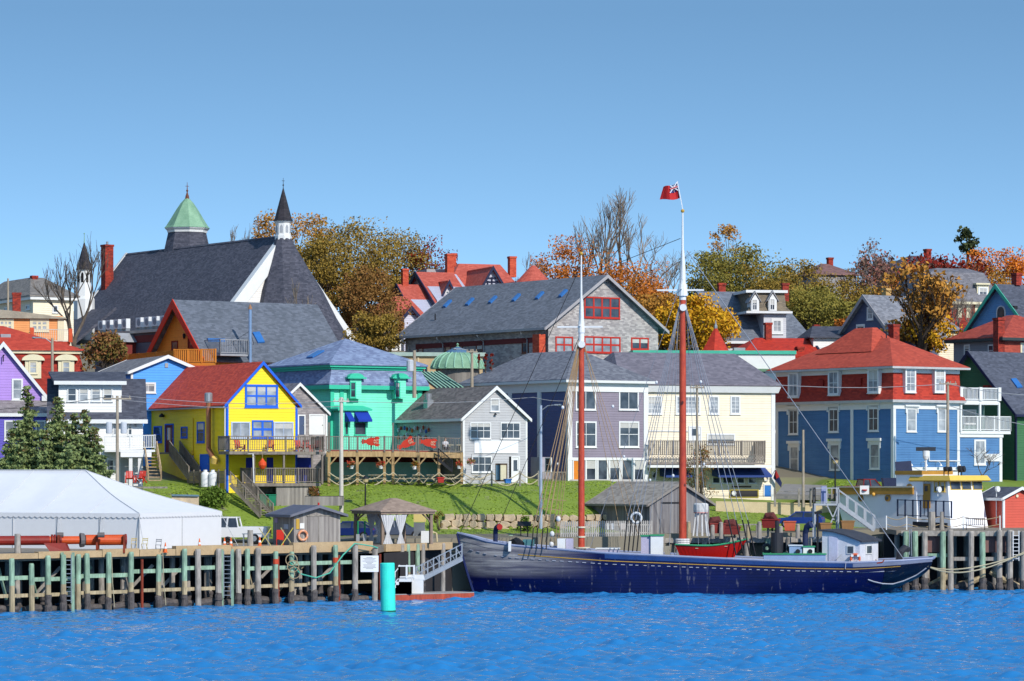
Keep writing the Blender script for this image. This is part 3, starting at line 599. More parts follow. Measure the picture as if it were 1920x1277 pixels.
# ---- cream building with balcony and blue awning
def cream():
    CR = W_('cream_clapboard', (246, 232, 204), k=.86); RO = M('mauve_grey_shingle', (136, 130, 140), 'shingle', rough=.85, rgb2=(110, 106, 116))
    H = House('cream_building', 'pale yellow clapboard building with long grey hip roof, balcony and blue awning', 'building', 1170, 950, 310, 20)
    W = H.u(1452); L = 13; he = H.z(1300, 734)
    H.walls(W, L, he, CR); H.hip(W, L, H.z(1300, 723), H.z(1300, 662, off=6), RO, ov=.55, ru=H.u(1452)-H.u(1376, 6.5), rv=6.3)
    H.part(MB().rings([(-.3, -.3, W+.3, L+.3, he-.1), (-.5, -.5, W+.5, L+.5, H.z(1300, 724))]), 'cornice', WHITE)
    t = MB()
    t.box(W-.35, -.06, -.5, W+.06, .3, he-.1); H.part(t, 'corner_board', WHITE)
    for x0, x1, n in ((1213, 1241, 4), (1267, 1313, 6), (1329, 1348, 2), (1369, 1388, 2)): H.win('f', x0, 742, x1, 777, n, 4, .16, WHITE, GLASS2)
    H.door('f', 1293, 801, 1313, 830, WHITE, WHITE); H.win('f', 1325, 813, 1378, 834, 2, 1, .14, WHITE, GLASS)
    H.panel('f', 1216, 807, 1290, 809, 'string_course', WHITE, .07)
    # balcony
    D = 2.4; a = H.ray(1217, 867, 'f', -D); b = H.ray(1434, 867, 'f', -D); zt = H.z(1330, 827, off=-D); DK = M('silver_deck', (150, 140, 130), 'wood', rough=.85, rgb2=(112, 104, 98))
    o = H.part(MB().box(a.x, -D, a.z-.2, b.x, 0, a.z), 'balcony', DK); m = MB(); railing(m, (a.x, -D, a.z+.6), (b.x, -D, a.z+.6), zt-a.z-.6, 2.6, .2, .06, .09)
    railing(m, (b.x, -D, a.z), (b.x, -.1, a.z), zt-a.z, 2.4); H.part(m, 'railing', DK, o)
    lt = MB(); x = a.x
    while x < b.x-.2:
        lt.bar((x, -D+.02, a.z), (min(x+.6, b.x), -D+.02, a.z+.6), .05); lt.bar((min(x+.6, b.x), -D+.06, a.z), (x, -D+.06, a.z+.6), .05); x += .3
    H.part(lt, 'lattice', M('grey_lattice', (170, 160, 150)), o)
    z2 = H.z(1300, 872, off=-D-.3); H.part(MB().box(a.x, -D-.3, z2-.25, b.x+.6, 0, z2), 'balcony_fascia', WHITE, o)
    # shop front below
    z3 = H.z(1380, 877, off=-.2); a0 = H.u(1334); a1 = H.u(1434)
    AW = M('navy_awning', (46, 72, 140), var=.05)
    H.part(MB().prism([(a0, -.1, z3), (a0, -1.7, z3-.75), (a0, -1.7, z3-.95), (a0, -.1, z3-.8)], (a1-a0, 0, 0)), 'awning', AW)
    b0 = H.u(1236); b1 = H.u(1285); H.part(MB().prism([(b0, -.1, z3), (b0, -1.7, z3-.75), (b0, -1.7, z3-.95), (b0, -.1, z3-.8)], (b1-b0, 0, 0)), 'awning', AW)
    for x0, x1 in ((1335, 1350), (1354, 1376), (1381, 1396), (1402, 1418)): H.win('f', x0, 890, x1, 907, 1, 1, .1, WHITE, GLASS)
    H.win('f', 1221, 884, 1231, 900, 1, 1, .08, WHITE, GLASS)
    s = H.panel('f', 1367, 918, 1422, 933, 'shop_sign', M('gold_rim', (200, 180, 60)), .08); H.panel('f', 1369, 919.5, 1420, 931.5, 'sign_face', M('charcoal_board', (58, 56, 60)), .1)
    q = H.ray(1376, 925, 'f', -.11); H.part(MB().cyl((q.x, -.11, q.z), (q.x, -.15, q.z), .24, n=14), 'sign_disc', WHITE)
    H.panel('f', 1372, 911, 1408, 914, 'name_board', M('brown_board', (96, 76, 60)), .08)
    H.door('f', 1433, 910, 1445, 931, M('bright_blue_door', (50, 130, 215)), WHITE, False)
    q = H.ray(1436, 897, 'f', -.12); H.part(MB().torus((q.x, -.12, q.z), .26, .07, 'y'), 'wall_ring', M('ring_white', (220, 220, 220)))
    # flag beside the door
    q = H.ray(1446, 886, 'f', -.3); fl = H.part(MB().bar((q.x, 0, q.z-.6), (q.x+.2, -.9, q.z+.3), .05), 'flag_staff', WHITE)
    H.part(MB().prism([(q.x+.2, -.9, q.z+.3), (q.x+.95, -.75, q.z-1.0), (q.x+.9, -.7, q.z-1.5), (q.x+.1, -.55, q.z-.55)], (.02, .04, 0)), 'flag', M('navy_flag', (40, 50, 100)), fl)
    H.part(MB().prism([(q.x+.22, -.94, q.z+.25), (q.x+.6, -.87, q.z-.42), (q.x+.32, -.8, q.z-.62), (q.x+.15, -.72, q.z-.1)], (.0, -.02, 0)), 'flag_patch', M('red_patch', (190, 50, 50)), fl)
    # rooftop vent
    q = H.ray(1399, 700, 'f', 3); H.part(MB().cyl((q.x, 3, q.z-.6), (q.x, 3, q.z+.35), .08), 'vent_pipe', BLACKM)
    return H
CB = cream()
# ---- blue building with red mansard
def mwin(H, pl, x0, y0, x1, y1, off=-.42):
    o = H.win(pl, x0, y0, x1, y1, 2, 3 if pl == 'f' else 2, .2, WHITE, GLASS2, mt=.06, off=off); a0, z0, a1, z1 = H.rect(pl, x0, y0, x1, y1, off)
    H.part(MB().pbox(pl, a0+.01, z0-.1, a1-.01, z1, -.03, -.6, off), 'window_box', WHITE, o)
def blue():
    BL = W_('blue_clapboard', (88, 140, 190), k=.7, rgb2=(70, 118, 168)); RW = M('red_shingle_wall', (196, 66, 48), 'shingle', rough=.8, rgb2=(164, 52, 40)); RR = M('orange_red_roof', (202, 86, 64), 'shingle', rough=.8, rgb2=(176, 72, 54))
    H = House('blue_building', 'blue clapboard building with red mansard storey and red hipped roof', 'building', 1675, 908, 312, 35)
    W = H.u(1798); L = H.v(1456); z1 = H.z(1675, 752); z2 = H.z(1675, 689); zr = H.z(1676, 634, off=5.4)
    H.walls(W, L, z1, BL)
    H.part(MB().rings([(-.5, -.5, W+.5, L+.5, z1+.12), (-.35, -.35, W+.35, L+.35, z1+.5), (-.1, -.1, W+.1, L+.1, z1+1.1), (0, 0, W, L, z2)]), 'mansard_wall', RW)
    H.part(MB().rings([(-.5, -.5, W+.5, L+.5, z1-.12), (-.55, -.55, W+.55, L+.55, z1+.14)]), 'belt_gutter', M('gutter_grey', (205, 205, 205)))
    H.band(W, L, z1-.75, z1-.12, .07, WHITE, 'frieze'); H.band(W, L, z2-.5, z2, .06, WHITE, 'upper_frieze')
    H.hip(W, L, z2, zr, RR, ov=.75, ru=W/2-.15, rv=5.2)
    H.part(MB().rings([(-.8, -.8, W+.8, L+.8, z2-.1), (-.82, -.82, W+.82, L+.82, z2+.1)]), 'eave_gutter', M('gutter_grey'))
    # raised rear roof
    a = H.ray(1608, 616, 's', W*.5); H.part(MB().rings([(W*.5-2.6, a.y-5, W*.5+2.6, a.y+3.5, zr-1.4), (W*.5-.3, a.y-2.6, W*.5+.3, a.y, a.z)]), 'rear_roof', RR)
    H.chim_px(1676, 608, 640, v=8.8, w=.8)
    q = H.ray(1662, 625, 'f', 6); H.part(MB().cyl((q.x, 6, q.z-.8), (q.x, 6, q.z+.3), .06), 'vent_pipe', BLACKM)
    for u in (-.06, W-.28): H.part(MB().box(u, -.07, -.5, u+.34, .3, z1-.7), 'corner_board', WHITE)
    H.part(MB().box(-.08, L-.3, -.5, .3, L+.05, z1-.7), 'corner_board', WHITE)
    v = H.v(1598); H.part(MB().box(-.08, v-.2, -.3, .0, v+.2, z1-.7), 'corner_board', WHITE)
    H.band(W, L, -.5, .1, .09, M('base_grey', (200, 200, 205)), 'base_board')
    for x0, x1, a, b in ((1478, 1497, 698, 745), (1553, 1573, 695, 741), (1627, 1648, 691, 737)): mwin(H, 's', x0, a, x1, b)
    for x0, x1, a, b in ((1479, 1497, 768, 815), (1554, 1573, 763, 811), (1628, 1648, 760, 809)): H.win('s', x0, a, x1, b, 2, 2, .16, WHITE, GLASS, hood=.35, mt=.06)
    for x0, x1, a, b in ((1481, 1498, 836, 885), (1556, 1575, 832, 882), (1631, 1650, 831, 880)): H.win('s', x0, a, x1, b, 1, 2, .16, WHITE, GLASS2, hood=.5)
    for x0, x1 in ((1697, 1717), (1752, 1772)): mwin(H, 'f', x0, 690, x1, 736)
    for x0, x1 in ((1699, 1718), (1757, 1774)): H.win('f', x0, 765, x1, 810, 1, 2, .16, WHITE, GLASS2, hood=.3)
    for px in (1541, 1612): q = H.ray(px, 719 if px < 1600 else 716, 's'); H.part(MB().box(-.25, q.y-.45, q.z-.35, 0, q.y+.45, q.z+.35), 'wall_vent', M('red_vent', (160, 40, 32)))
    H.panel('f', 1684, 876, 1798, 882, 'shop_cornice', WHITE, .3); H.panel('f', 1684, 884, 1798, 892, 'shop_band', WHITE, .12)
    m = MB()
    for a, b, c, d in ((1742, 845, 1742, 865), (1742, 864, 1800, 864)): m.bar(H.ray(a, b, 'f', -.08), H.ray(c, d, 'f', -.08), .1)
    H.part(m, 'conduit', WHITE)
    for px in (1700, 1728, 1755, 1790):
        q = H.ray(px, 868, 'f', -.1); H.part(MB().tube([(q.x, 0, q.z), (q.x, -.5, q.z+.15), (q.x+.1, -.7, q.z-.1)], .03).lathe((q.x+.1, -.7, q.z-.3), [(.16, 0), (.05, .2)], 8), 'gooseneck_lamp', WHITE)
    # balconied annex on the right
    A = House('balcony_annex', 'blue annex with stacked white balconies right of the blue building', 'annex', 1799, 908, 317, 30)
    w = A.u(1878); zt = A.z(1830, 820)
    A.walls(w, 7, zt, BL)
    A.part(MB().box(-.1, -.1, zt, w+.15, 7, zt+.35), 'cornice', WHITE)
    A.win('f', 1826, 824, 1848, 872, 2, 2, .2, WHITE, GLASS2); A.panel('f', 1847, 851, 1874, 865, 'blank_sign', WHITE, .06)
    A.part(MB().box(w-.3, -.05, -.5, w+.05, .2, zt), 'corner_board', WHITE)
    zf = A.z(1840, 808, off=-.2); wl = A.u(1895, -.2)
    f = A.part(MB().box(0, -.2, zf-.3, wl, 5, zf), 'balcony', WHITE); m = MB(); h = A.z(1840, 781, off=-.2)-zf
    railing(m, (0, -.15, zf), (wl, -.15, zf), h, 2.2, .16, .06, .05); railing(m, (wl, -.15, zf), (wl, 4.8, zf), h, 2.2, .16, .06, .05); A.part(m, 'railing', WHITE, f)
    zu = A.z(1840, 755, off=-.2); wu = A.u(1874, -.2); f = A.part(MB().box(0, -.2, zu-.2, wu, 5, zu+.2), 'balcony', WHITE)
    m = MB(); h = A.z(1840, 728, off=-.2)-zu; railing(m, (0, -.15, zu+.2), (wu, -.15, zu+.2), h-.2, 2.0, .16, .07, .05); railing(m, (wu, -.15, zu+.2), (wu, 4.8, zu+.2), h-.2, 2.0, .16, .07, .05)
    for u in (0.05, wu/2, wu-.05): m.bar((u, -.15, zf), (u, -.15, zu), .2)
    for u in (0.05, wu/2, wu-.05): m.box(u-.18, -.33, zu+.2, u+.18, .03, zu+h+.1)
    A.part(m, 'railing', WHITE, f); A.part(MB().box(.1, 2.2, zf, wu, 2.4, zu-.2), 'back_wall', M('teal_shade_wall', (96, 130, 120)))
    A.win('f', 1805, 768, 1830, 795, 1, 1, .1, WHITE, GLASS, off=2.15)
    return H
blue()
# ---- green house on the right edge
def green():
    H = House('green_house', 'dark green gabled house with grey roof at the right edge', 'house', 1905, 915, 322, 36)
    L = H.v(1740); he = H.z(1905, 772, 's'); hr = H.z(1822, 662, 's')
    GW = W_('forest_green_clapboard', (66, 116, 74)); NAVY = M('navy_trim', (34, 40, 74))
    H.gable(14, L, he, hr, GW, M('dark_grey_shingle', (98, 102, 116), 'shingle', rough=.85, rgb2=(76, 80, 92)), 'u', ov=.5, trim=NAVY, tw=.3)
    k = (hr-he)/(L/2)
    def on(px, py):
        # point on the front slope: solve z = he + k*v
        o = H.Ri @ (Vector((0, 0, CH))-H.loc); d = H.Ri @ Vector(((px-CX)/F, 1, (HY-py)/F)); t = (he+.22+k*o.y-o.z)/(d.z-k*d.y); return o+d*t
    a, b, c, d = on(1895, 712), on(1905, 711), on(1917, 727), on(1907, 728)
    H.part(MB().prism([a, b, c, d], (0, -.05, .12)), 'skylight', M('blue_skylight'))
    H.part(MB().pbox('s', H.v(1868), H.z(1860, 727, 's'), H.v(1845), H.z(1860, 722, 's'), .15, 0), 'red_lintel', BRICK)
    H.panel('s', 1849, 728, 1863, 740, 'side_window', GLASS, .03)
green()
# ---- white house with long dormer (left)
def white_dormer():
    WW = W_('white_clapboard', (246, 244, 240), k=.84); RO = M('charcoal_shingle', (92, 94, 106), 'shingle', rough=.85, rgb2=(70, 72, 84))
    H = House('white_house', 'white clapboard house with a long four-window dormer and a balcony', 'house', 160, 908, 277, 8)
    W = H.u(268); he = H.z(220, 784); hr = H.z(200, 714, off=4.0)
    m = MB(); m.prism([(W, 0, -1.5), (W, 9, -1.5), (W, 9, he), (W, 4.5, hr), (W, 0, he)], (-W-3.2, 0, 0)); H.part(m, 'wall', WW)
    r = MB(); k = (hr-he)/4.5
    for sg in (0, 1):
        e = -.5 if sg == 0 else 9.5; r.slab((-3.3, e, he-k*.5+.2), (-3.3, 4.5, hr+.2), (W+.35, 4.5, hr+.2), (W+.35, e, he-k*.5+.2), .18)
    H.part(r, 'roof', RO)
    H.part(MB().box(-3.3, -.6, he-k*.5-.1, W+.4, -.5, he-k*.5+.25), 'eave_board', WHITE)
    # dormer
    u0 = H.u(110, 0.4); u1 = H.u(228, .4); zt = H.z(170, 719, off=.4); zb = H.z(170, 760, off=.4)
    d = H.part(MB().box(u0, .4, zb-.6, u1, 5, zt), 'dormer', WW)
    r = MB().slab((u0-.4, -.1, zt+.15), (u1+.4, -.1, zt+.15), (u1+.4, 5, H.z(170, 697, off=5)), (u0-.9, 5, H.z(170, 697, off=5)), .2); H.part(r, 'dormer_roof', RO, d)
    H.part(MB().box(u0-.4, -.16, zt-.12, u1+.42, -.1, zt+.2), 'dormer_fascia', WHITE, d)
    for x0 in (127, 149, 172, 194): H.win('f', x0-1, 727, x0+17, 753, 1, 2, .1, WHITE, GLASS2 if x0 in (149, 172) else GLASS, off=.4)
    H.win('f', 240, 793, 248, 816, 1, 2, .08); H.win('f', 212, 793, 222, 816, 1, 2, .08)
    # balcony with white railing and sign board below
    D = 1.6; a = H.ray(196, 843, 'f', -D); b = H.ray(291, 841, 'f', -D); o = H.part(MB().box(a.x, -D, a.z-.2, b.x, 0, a.z), 'balcony', WHITE); m = MB(); railing(m, a, b, 1.15, 1.9, .15, .05, .05); railing(m, b, (b.x, -.1, b.z), 1.15); H.part(m, 'railing', WHITE, o)
    z0 = H.z(255, 857, off=-D-.05); H.part(MB().box(H.u(226, -D), -D-.1, z0, H.u(284, -D), -D, a.z-.22), 'sign_board', M('bright_white_board'), o)
    for px in (245, 262): q = H.ray(px, 880, 'f', -D+.2); H.part(MB().bar((q.x, -D+.2, -1), (q.x, -D+.2, a.z-.2), .3), 'post', WHITE)
    H.win('f', 188, 861, 214, 887, 2, 2, .1); H.panel('f', 226, 860, 245, 905, 'lower_wall', M('pale_grey_wall', (196, 196, 200)), .04)
    m = MB()
    s0 = H.ray(281, 850, 'f', -1); s1 = H.ray(289, 900, 'f', -3.4)
    for i in range(9): p = s0.lerp(s1, i/8); m.box(p.x-.5, p.y-.25, p.z-.08, p.x+.6, p.y+.1, p.z)
    railing(m, s0-Vector((.5, 0, 0)), s1-Vector((.5, 0, 0)), 1.0, 1.4, .3); railing(m, s0+Vector((.6, 0, 0)), s1+Vector((.6, 0, 0)), 1.0, 1.4, .3)
    H.part(m, 'steps', WTAN)
    H.part(MB().box(b.x-2.0, -D-1.8, -.35, b.x+1.0, -.2, -.2), 'landing', WGREY)
    q = H.ray(255, 800, 'f', -.1); H.part(MB().lathe((q.x, -.14, q.z), [(.04, .3), (.1, .2), (.1, 0)], 8), 'wall_lamp', GREYM)
white_dormer()
# ---- purple house at the left edge with its porch roof
def purple():
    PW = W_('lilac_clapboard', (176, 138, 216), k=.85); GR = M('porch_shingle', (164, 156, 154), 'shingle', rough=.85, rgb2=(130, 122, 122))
    H = House('purple_house', 'lilac gabled house with white trim at the left edge behind the spruces', 'house', -80, 908, 285, 12)
    W = H.u(92); he = H.z(92, 752); hr = H.z(6, 645)
    H.gable(W, 8, he, hr, PW, M('charcoal_shingle'), ov=.3, trim=WHITE, tw=.38)
    H.win('f', 22, 710, 43, 750, 1, 2, .16, WHITE, GLASS2)
    q = H.ray(8, 672, 'f', -.1); H.part(MB().tube([(q.x, 0, q.z+.3), (q.x-.1, -.3, q.z+.3), (q.x-.1, -.3, q.z-.3)], .05), 'bracket_lamp', BLACKM)
    z1 = H.z(40, 776, off=-2.6); z2 = H.z(40, 750); u1 = H.u(142, -1)
    H.part(MB().slab((-1, -2.9, z1), (u1-.0, -2.9, z1), (u1-1.6, 0.05, z2), (-1, 0.05, z2), .2), 'porch_roof', GR)
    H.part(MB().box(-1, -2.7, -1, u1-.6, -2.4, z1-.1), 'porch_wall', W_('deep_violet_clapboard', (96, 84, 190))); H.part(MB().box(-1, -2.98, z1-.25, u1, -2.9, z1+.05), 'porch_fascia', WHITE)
    for x0 in (8, 30, 66): H.win('f', x0, 788, x0+20, 826, 1, 2, .14, WHITE, GLASS2, off=-2.7)
    H.part(MB().box(H.u(78), -.35, H.z(80, 752), H.u(100), 0, H.z(80, 742)), 'eave_return', WHITE)
purple()
# ================================================================ houses up the hill
def on_slope(H, px, py, he, k, ax='v', dz=.22):   # point of a roof plane z = he + k*coord seen at a pixel
    o = H.Ri @ (Vector((0, 0, CH))-H.loc); d = H.Ri @ Vector(((px-CX)/F, 1, (HY-py)/F))
    c = (lambda q: q.y) if ax == 'v' else (lambda q: q.x)
    t = (he+dz+k*c(o)-o.z)/(d.z-k*c(d)); return o+d*t
SLATE = M('church_slate', (92, 92, 104), 'shingle', rough=.8, rgb2=(64, 66, 78))
def church():
    H = House('church', 'big white trimmed church with a steep dark slate roof, green cupola and spired turret', 'church', 386, 700, 366, 35)
    W = H.u(386+270*1.04); L = H.v(105); he = H.z(386, 640); hr = H.z(517, 447, off=0); k = (hr-he)/(W/2)
    m = MB().prism([(0, 0, -3), (W, 0, -3), (W, 0, he), (W/2, 0, hr), (0, 0, he)], (0, L, 0)); H.part(m, 'wall', W_('white_clapboard', (246, 244, 240)))
    r = MB()
    r.slab((-.9, .5, he-k*.9+.4), (W/2, .5, hr+.4), (W/2, L+.3, hr+.4), (-.9, L+.3, he-k*.9+.4), .35); r.slab((W+.9, .5, he-k*.9+.4), (W/2, .5, hr+.4), (W/2, L+.3, hr+.4), (W+.9, L+.3, he-k*.9+.4), .35)
    H.part(r, 'roof', SLATE)
    for yy, dy in ((-.5, 1.0), (L+.32, .5)):
        for sg in (-1, 1):
            e = W/2+sg*(W/2+1.0); ze = he-k*1.0+.5; t = MB()
            t.prism([(e, yy, ze), (W/2, yy, hr+.5), (W/2, yy, hr-1.9), (e-sg*1.3, yy, ze-.35)], (0, dy, 0)); H.part(t, 'rake_board', WHITE)
    # apse: many sided steep roof rising to the turret
    bz = H.z(517, 640, off=-5); cx, cy = W/2, -.3; n = 10
    pr = [(6.7, bz), (6.3, bz+.4)]
    for f in (.25, .5, .75, .9, 1.0): zz = bz+(hr-bz)*f; pr.append((6.2*(1-f)**1.1+.95*min(1, f*2), zz))
    am = MB().lathe((cx, cy, 0), pr, n, rot=.2); zb_, zt_ = pr[0][1], pr[-1][1]; am.v = [(x+1.9*max(0, 1-(z-zb_)/(zt_-zb_)), y, z) for x, y, z in am.v]; H.part(am, 'apse_roof', SLATE)
    H.part(MB().lathe((cx, cy, 0), [(6, -3), (6, bz+.1)], n, rot=.2), 'apse_wall', W_('white_clapboard', ()))
    # turret on the apse
    zt0 = H.z(517, 443, off=cy); zt1 = H.z(517, 414, off=cy); zt2 = H.z(517, 352, off=cy)
    tu = H.part(MB().lathe((cx, cy, 0), [(.98, zt0-.4), (.98, zt0+.1), (.88, zt0+.15), (.88, zt1-.25), (1.05, zt1-.1), (1.05, zt1)], 8, rot=.39), 'turret', WHITE)
    for a in range(8):
        q = -math.pi/2+a*math.pi/4+.39-.39; d = Vector((math.cos(q), math.sin(q), 0)); s = Vector((-d.y, d.x, 0)); p = Vector((cx, cy, 0))+d*.8
        pts = [p+s*x+Vector((0, 0, z)) for x, z in ((-.17, zt0+.45), (.17, zt0+.45), (.17, zt1-.75), (.1, zt1-.55), (0, zt1-.45), (-.1, zt1-.55), (-.17, zt1-.75))]
        H.part(MB().prism(pts, d*.06), 'louvre', M('louvre_grey', (176, 180, 186)), tu)
    sp = H.part(MB().lathe((cx, cy, 0), [(1.2, zt1), (1.0, zt1+.3), (.05, zt2)], 8, rot=.39), 'spire', M('spire_slate', (58, 54, 60), 'shingle', rgb2=(40, 38, 44)), tu)
    H.part(MB().cyl((cx, cy, zt2-.1), (cx, cy, zt2+1.2), .05, .02, 6).ball((cx, cy, zt2+.35), .1, 6).bar((cx-.18, cy, zt2+.85), (cx+.18, cy, zt2+.85), .05), 'finial', BLACKM, sp)
    # green cupola astride the ridge
    vq = L*.555; q = H.ray(351, 437, 'f', vq); cu_ = W/2+2.3; v0 = H.ray(351, 437, 's', cu_).y
    za, zb, zc, zd = (H.z(351, y, 's', cu_) for y in (466, 436, 428, 372)); cx2 = cu_
    COP = M('verdigris_copper', (146, 184, 152), rough=.65, rgb2=(104, 146, 116)); n = 8; cy2 = v0
    cu = H.part(MB().lathe((cx2, cy2, 0), [(3.1, za-1.5), (2.75, za+.2), (2.35, zb)], n, rot=.39), 'cupola_skirt', SLATE)
    H.part(MB().lathe((cx2, cy2, 0), [(2.45, zb-.05), (2.5, zb+.2), (2.75, zc-.1), (2.75, zc)], n, rot=.39), 'cupola_cornice', WHITE, cu)
    H.part(MB().lathe((cx2, cy2, 0), [(2.85, zc), (2.6, zc+.25), (1.95, zc+(zd-zc)*.35), (1.35, zc+(zd-zc)*.62), (.8, zc+(zd-zc)*.84), (.25, zd)], n, rot=.39), 'cupola_roof', COP, cu)
    H.part(MB().lathe((cx2, cy2, 0), [(.3, zd-.1), (.2, zd+.35), (.08, zd+.7), (.02, zd+2.0)], 8).ball((cx2, cy2, zd+.95), .14, 6).bar((cx2-.25, cy2, zd+1.5), (cx2+.25, cy2, zd+1.5), .05), 'finial', M('weathered_iron', (120, 70, 50)), cu)
    # small white pinnacle at the far left and brick chimney
    pv = H.ray(158, 560, 's', -.6).y; px_ = -.6
    zs = [H.z(158, y, 's', px_) for y in (640, 583, 556, 532, 506, 455, 438)]
    pn = H.part(MB().lathe((px_, pv, 0), [(1.25, zs[0]-4), (1.25, zs[1]+1.4), (1.05, zs[2]), (.82, zs[3]), (.82, zs[4]-.1), (.95, zs[4])], 8, rot=.39), 'pinnacle', WHITE)
    H.part(MB().lathe((px_, pv, 0), [(1.05, zs[4]), (.95, zs[4]+.2), (.06, zs[5])], 8, rot=.39), 'spire', M('spire_slate', ()), pn)
    H.part(MB().cyl((px_, pv, zs[5]-.1), (px_, pv, zs[6]), .07, .03, 6).ball((px_, pv, zs[6]), .09, 6), 'finial', COP, pn)
    for a in range(8):
        q = -math.pi/2+a*math.pi/4; d = Vector((math.cos(q), math.sin(q), 0)); s = Vector((-d.y, d.x, 0)); p = Vector((px_, pv, 0))+d*.73
        pts = [p+s*x+Vector((0, 0, z)) for x, z in ((-.16, zs[3]+.15), (.16, zs[3]+.15), (.16, zs[4]-.6), (.09, zs[4]-.4), (0, zs[4]-.32), (-.09, zs[4]-.4), (-.16, zs[4]-.6))]
        H.part(MB().prism(pts, d*.06), 'lancet_opening', DARKIN, pn)
    H.chim_px(201, 459, 560, u=W*.33, w=1.15, pot=True)
    # low side roof at the left
    a = H.ray(125, 600, 's', -6.5); z1 = H.z(150, 582, 's', -.2); H.part(MB().slab((-6, L-16, z1-4.5), (-.2, L-16, z1), (-.2, L+1, z1), (-6, L+1, z1-4.5), .3).box(-5.5, L-15.5, -3, -.1, L+.5, z1-4.6), 'aisle_roof', SLATE)
church()
def heat_pumps():
    # flat roofed grey store in front of the church with the row of heat pumps on its roof
    H = House('flat_roofed_store', 'low grey store with a flat roof carrying the row of heat pumps', 'building', 315, 720, 338, 35)
    L = H.v(178); W = 6; zt = H.z(300, 622, 's')
    H.part(MB().box(0, 0, -3, W, L, zt), 'wall', W_('slate_clapboard', (96, 100, 112))); H.part(MB().box(-.4, -.3, zt, W, L+.3, zt+.3), 'roof_edge', M('pale_edge', (196, 190, 180)))
    H.part(MB().box(-.06, L*.05, zt-1.0, 0, L*.95, zt-.25), 'red_band', M('dark_red_band', (110, 40, 44)))
    v0, v1 = H.v(240), H.v(225); H.door('s', 230, 640, 240, 665, M('pale_blue_door', (120, 150, 190)), BLACKM, False)
    p0, p1 = H.v(255), H.v(243); z0 = H.z(250, 640, 's', -1.6)
    H.part(MB().prism([(-2.0, p0-.4, z0), (-2.0, (p0+p1)/2, z0+1.0), (-2.0, p1+.4, z0)], (2.0, 0, 0)), 'porch_roof', GREYM)
    H.part(MB().box(-1.7, p0, -2, 0, p1, z0), 'porch', M('red_porch', (130, 50, 46)))
    CASE = M('heat_pump_case', (226, 228, 230), var=.04); root = None
    pxs = [188, 202, 217, 232, 259, 274, 289, 304]
    for i, px in enumerate(pxs):
        q = H.ray(px, 620, 's', -.2); w = H.R @ Vector((-.2, q.y, zt+.32))+H.loc
        lab = ['pale heat pump at the far left end of the roof row below the church', 'second heat pump from the left in the roof row', 'third heat pump from the left in the roof row', 'heat pump just left of the gap in the roof row', 'heat pump just right of the gap in the roof row', 'third heat pump from the right in the roof row', 'second heat pump from the right in the roof row', 'heat pump nearest the orange A-frame gable on the roof'][i]
        if root is None:
            T = Thing('heat_pump', lab, 'heat pump', w, rad(35), 'heat pumps on the flat roof')
            T.part(MB().box(0, -.55, .3, .5, .55, 1.35), 'case', CASE)
            T.part(MB().cyl((-.02, -.12, .82), (.02, -.12, .82), .4, n=16), 'fan_guard', M('fan_grey', (150, 156, 166)))
            m = MB()
            for y in (-.45, .45): m.box(0, y-.04, 0, .5, y+.04, .3)
            T.part(m, 'stand', STEEL); root = T.e
        else: dup(root, w, rad(35), lab)
heat_pumps()
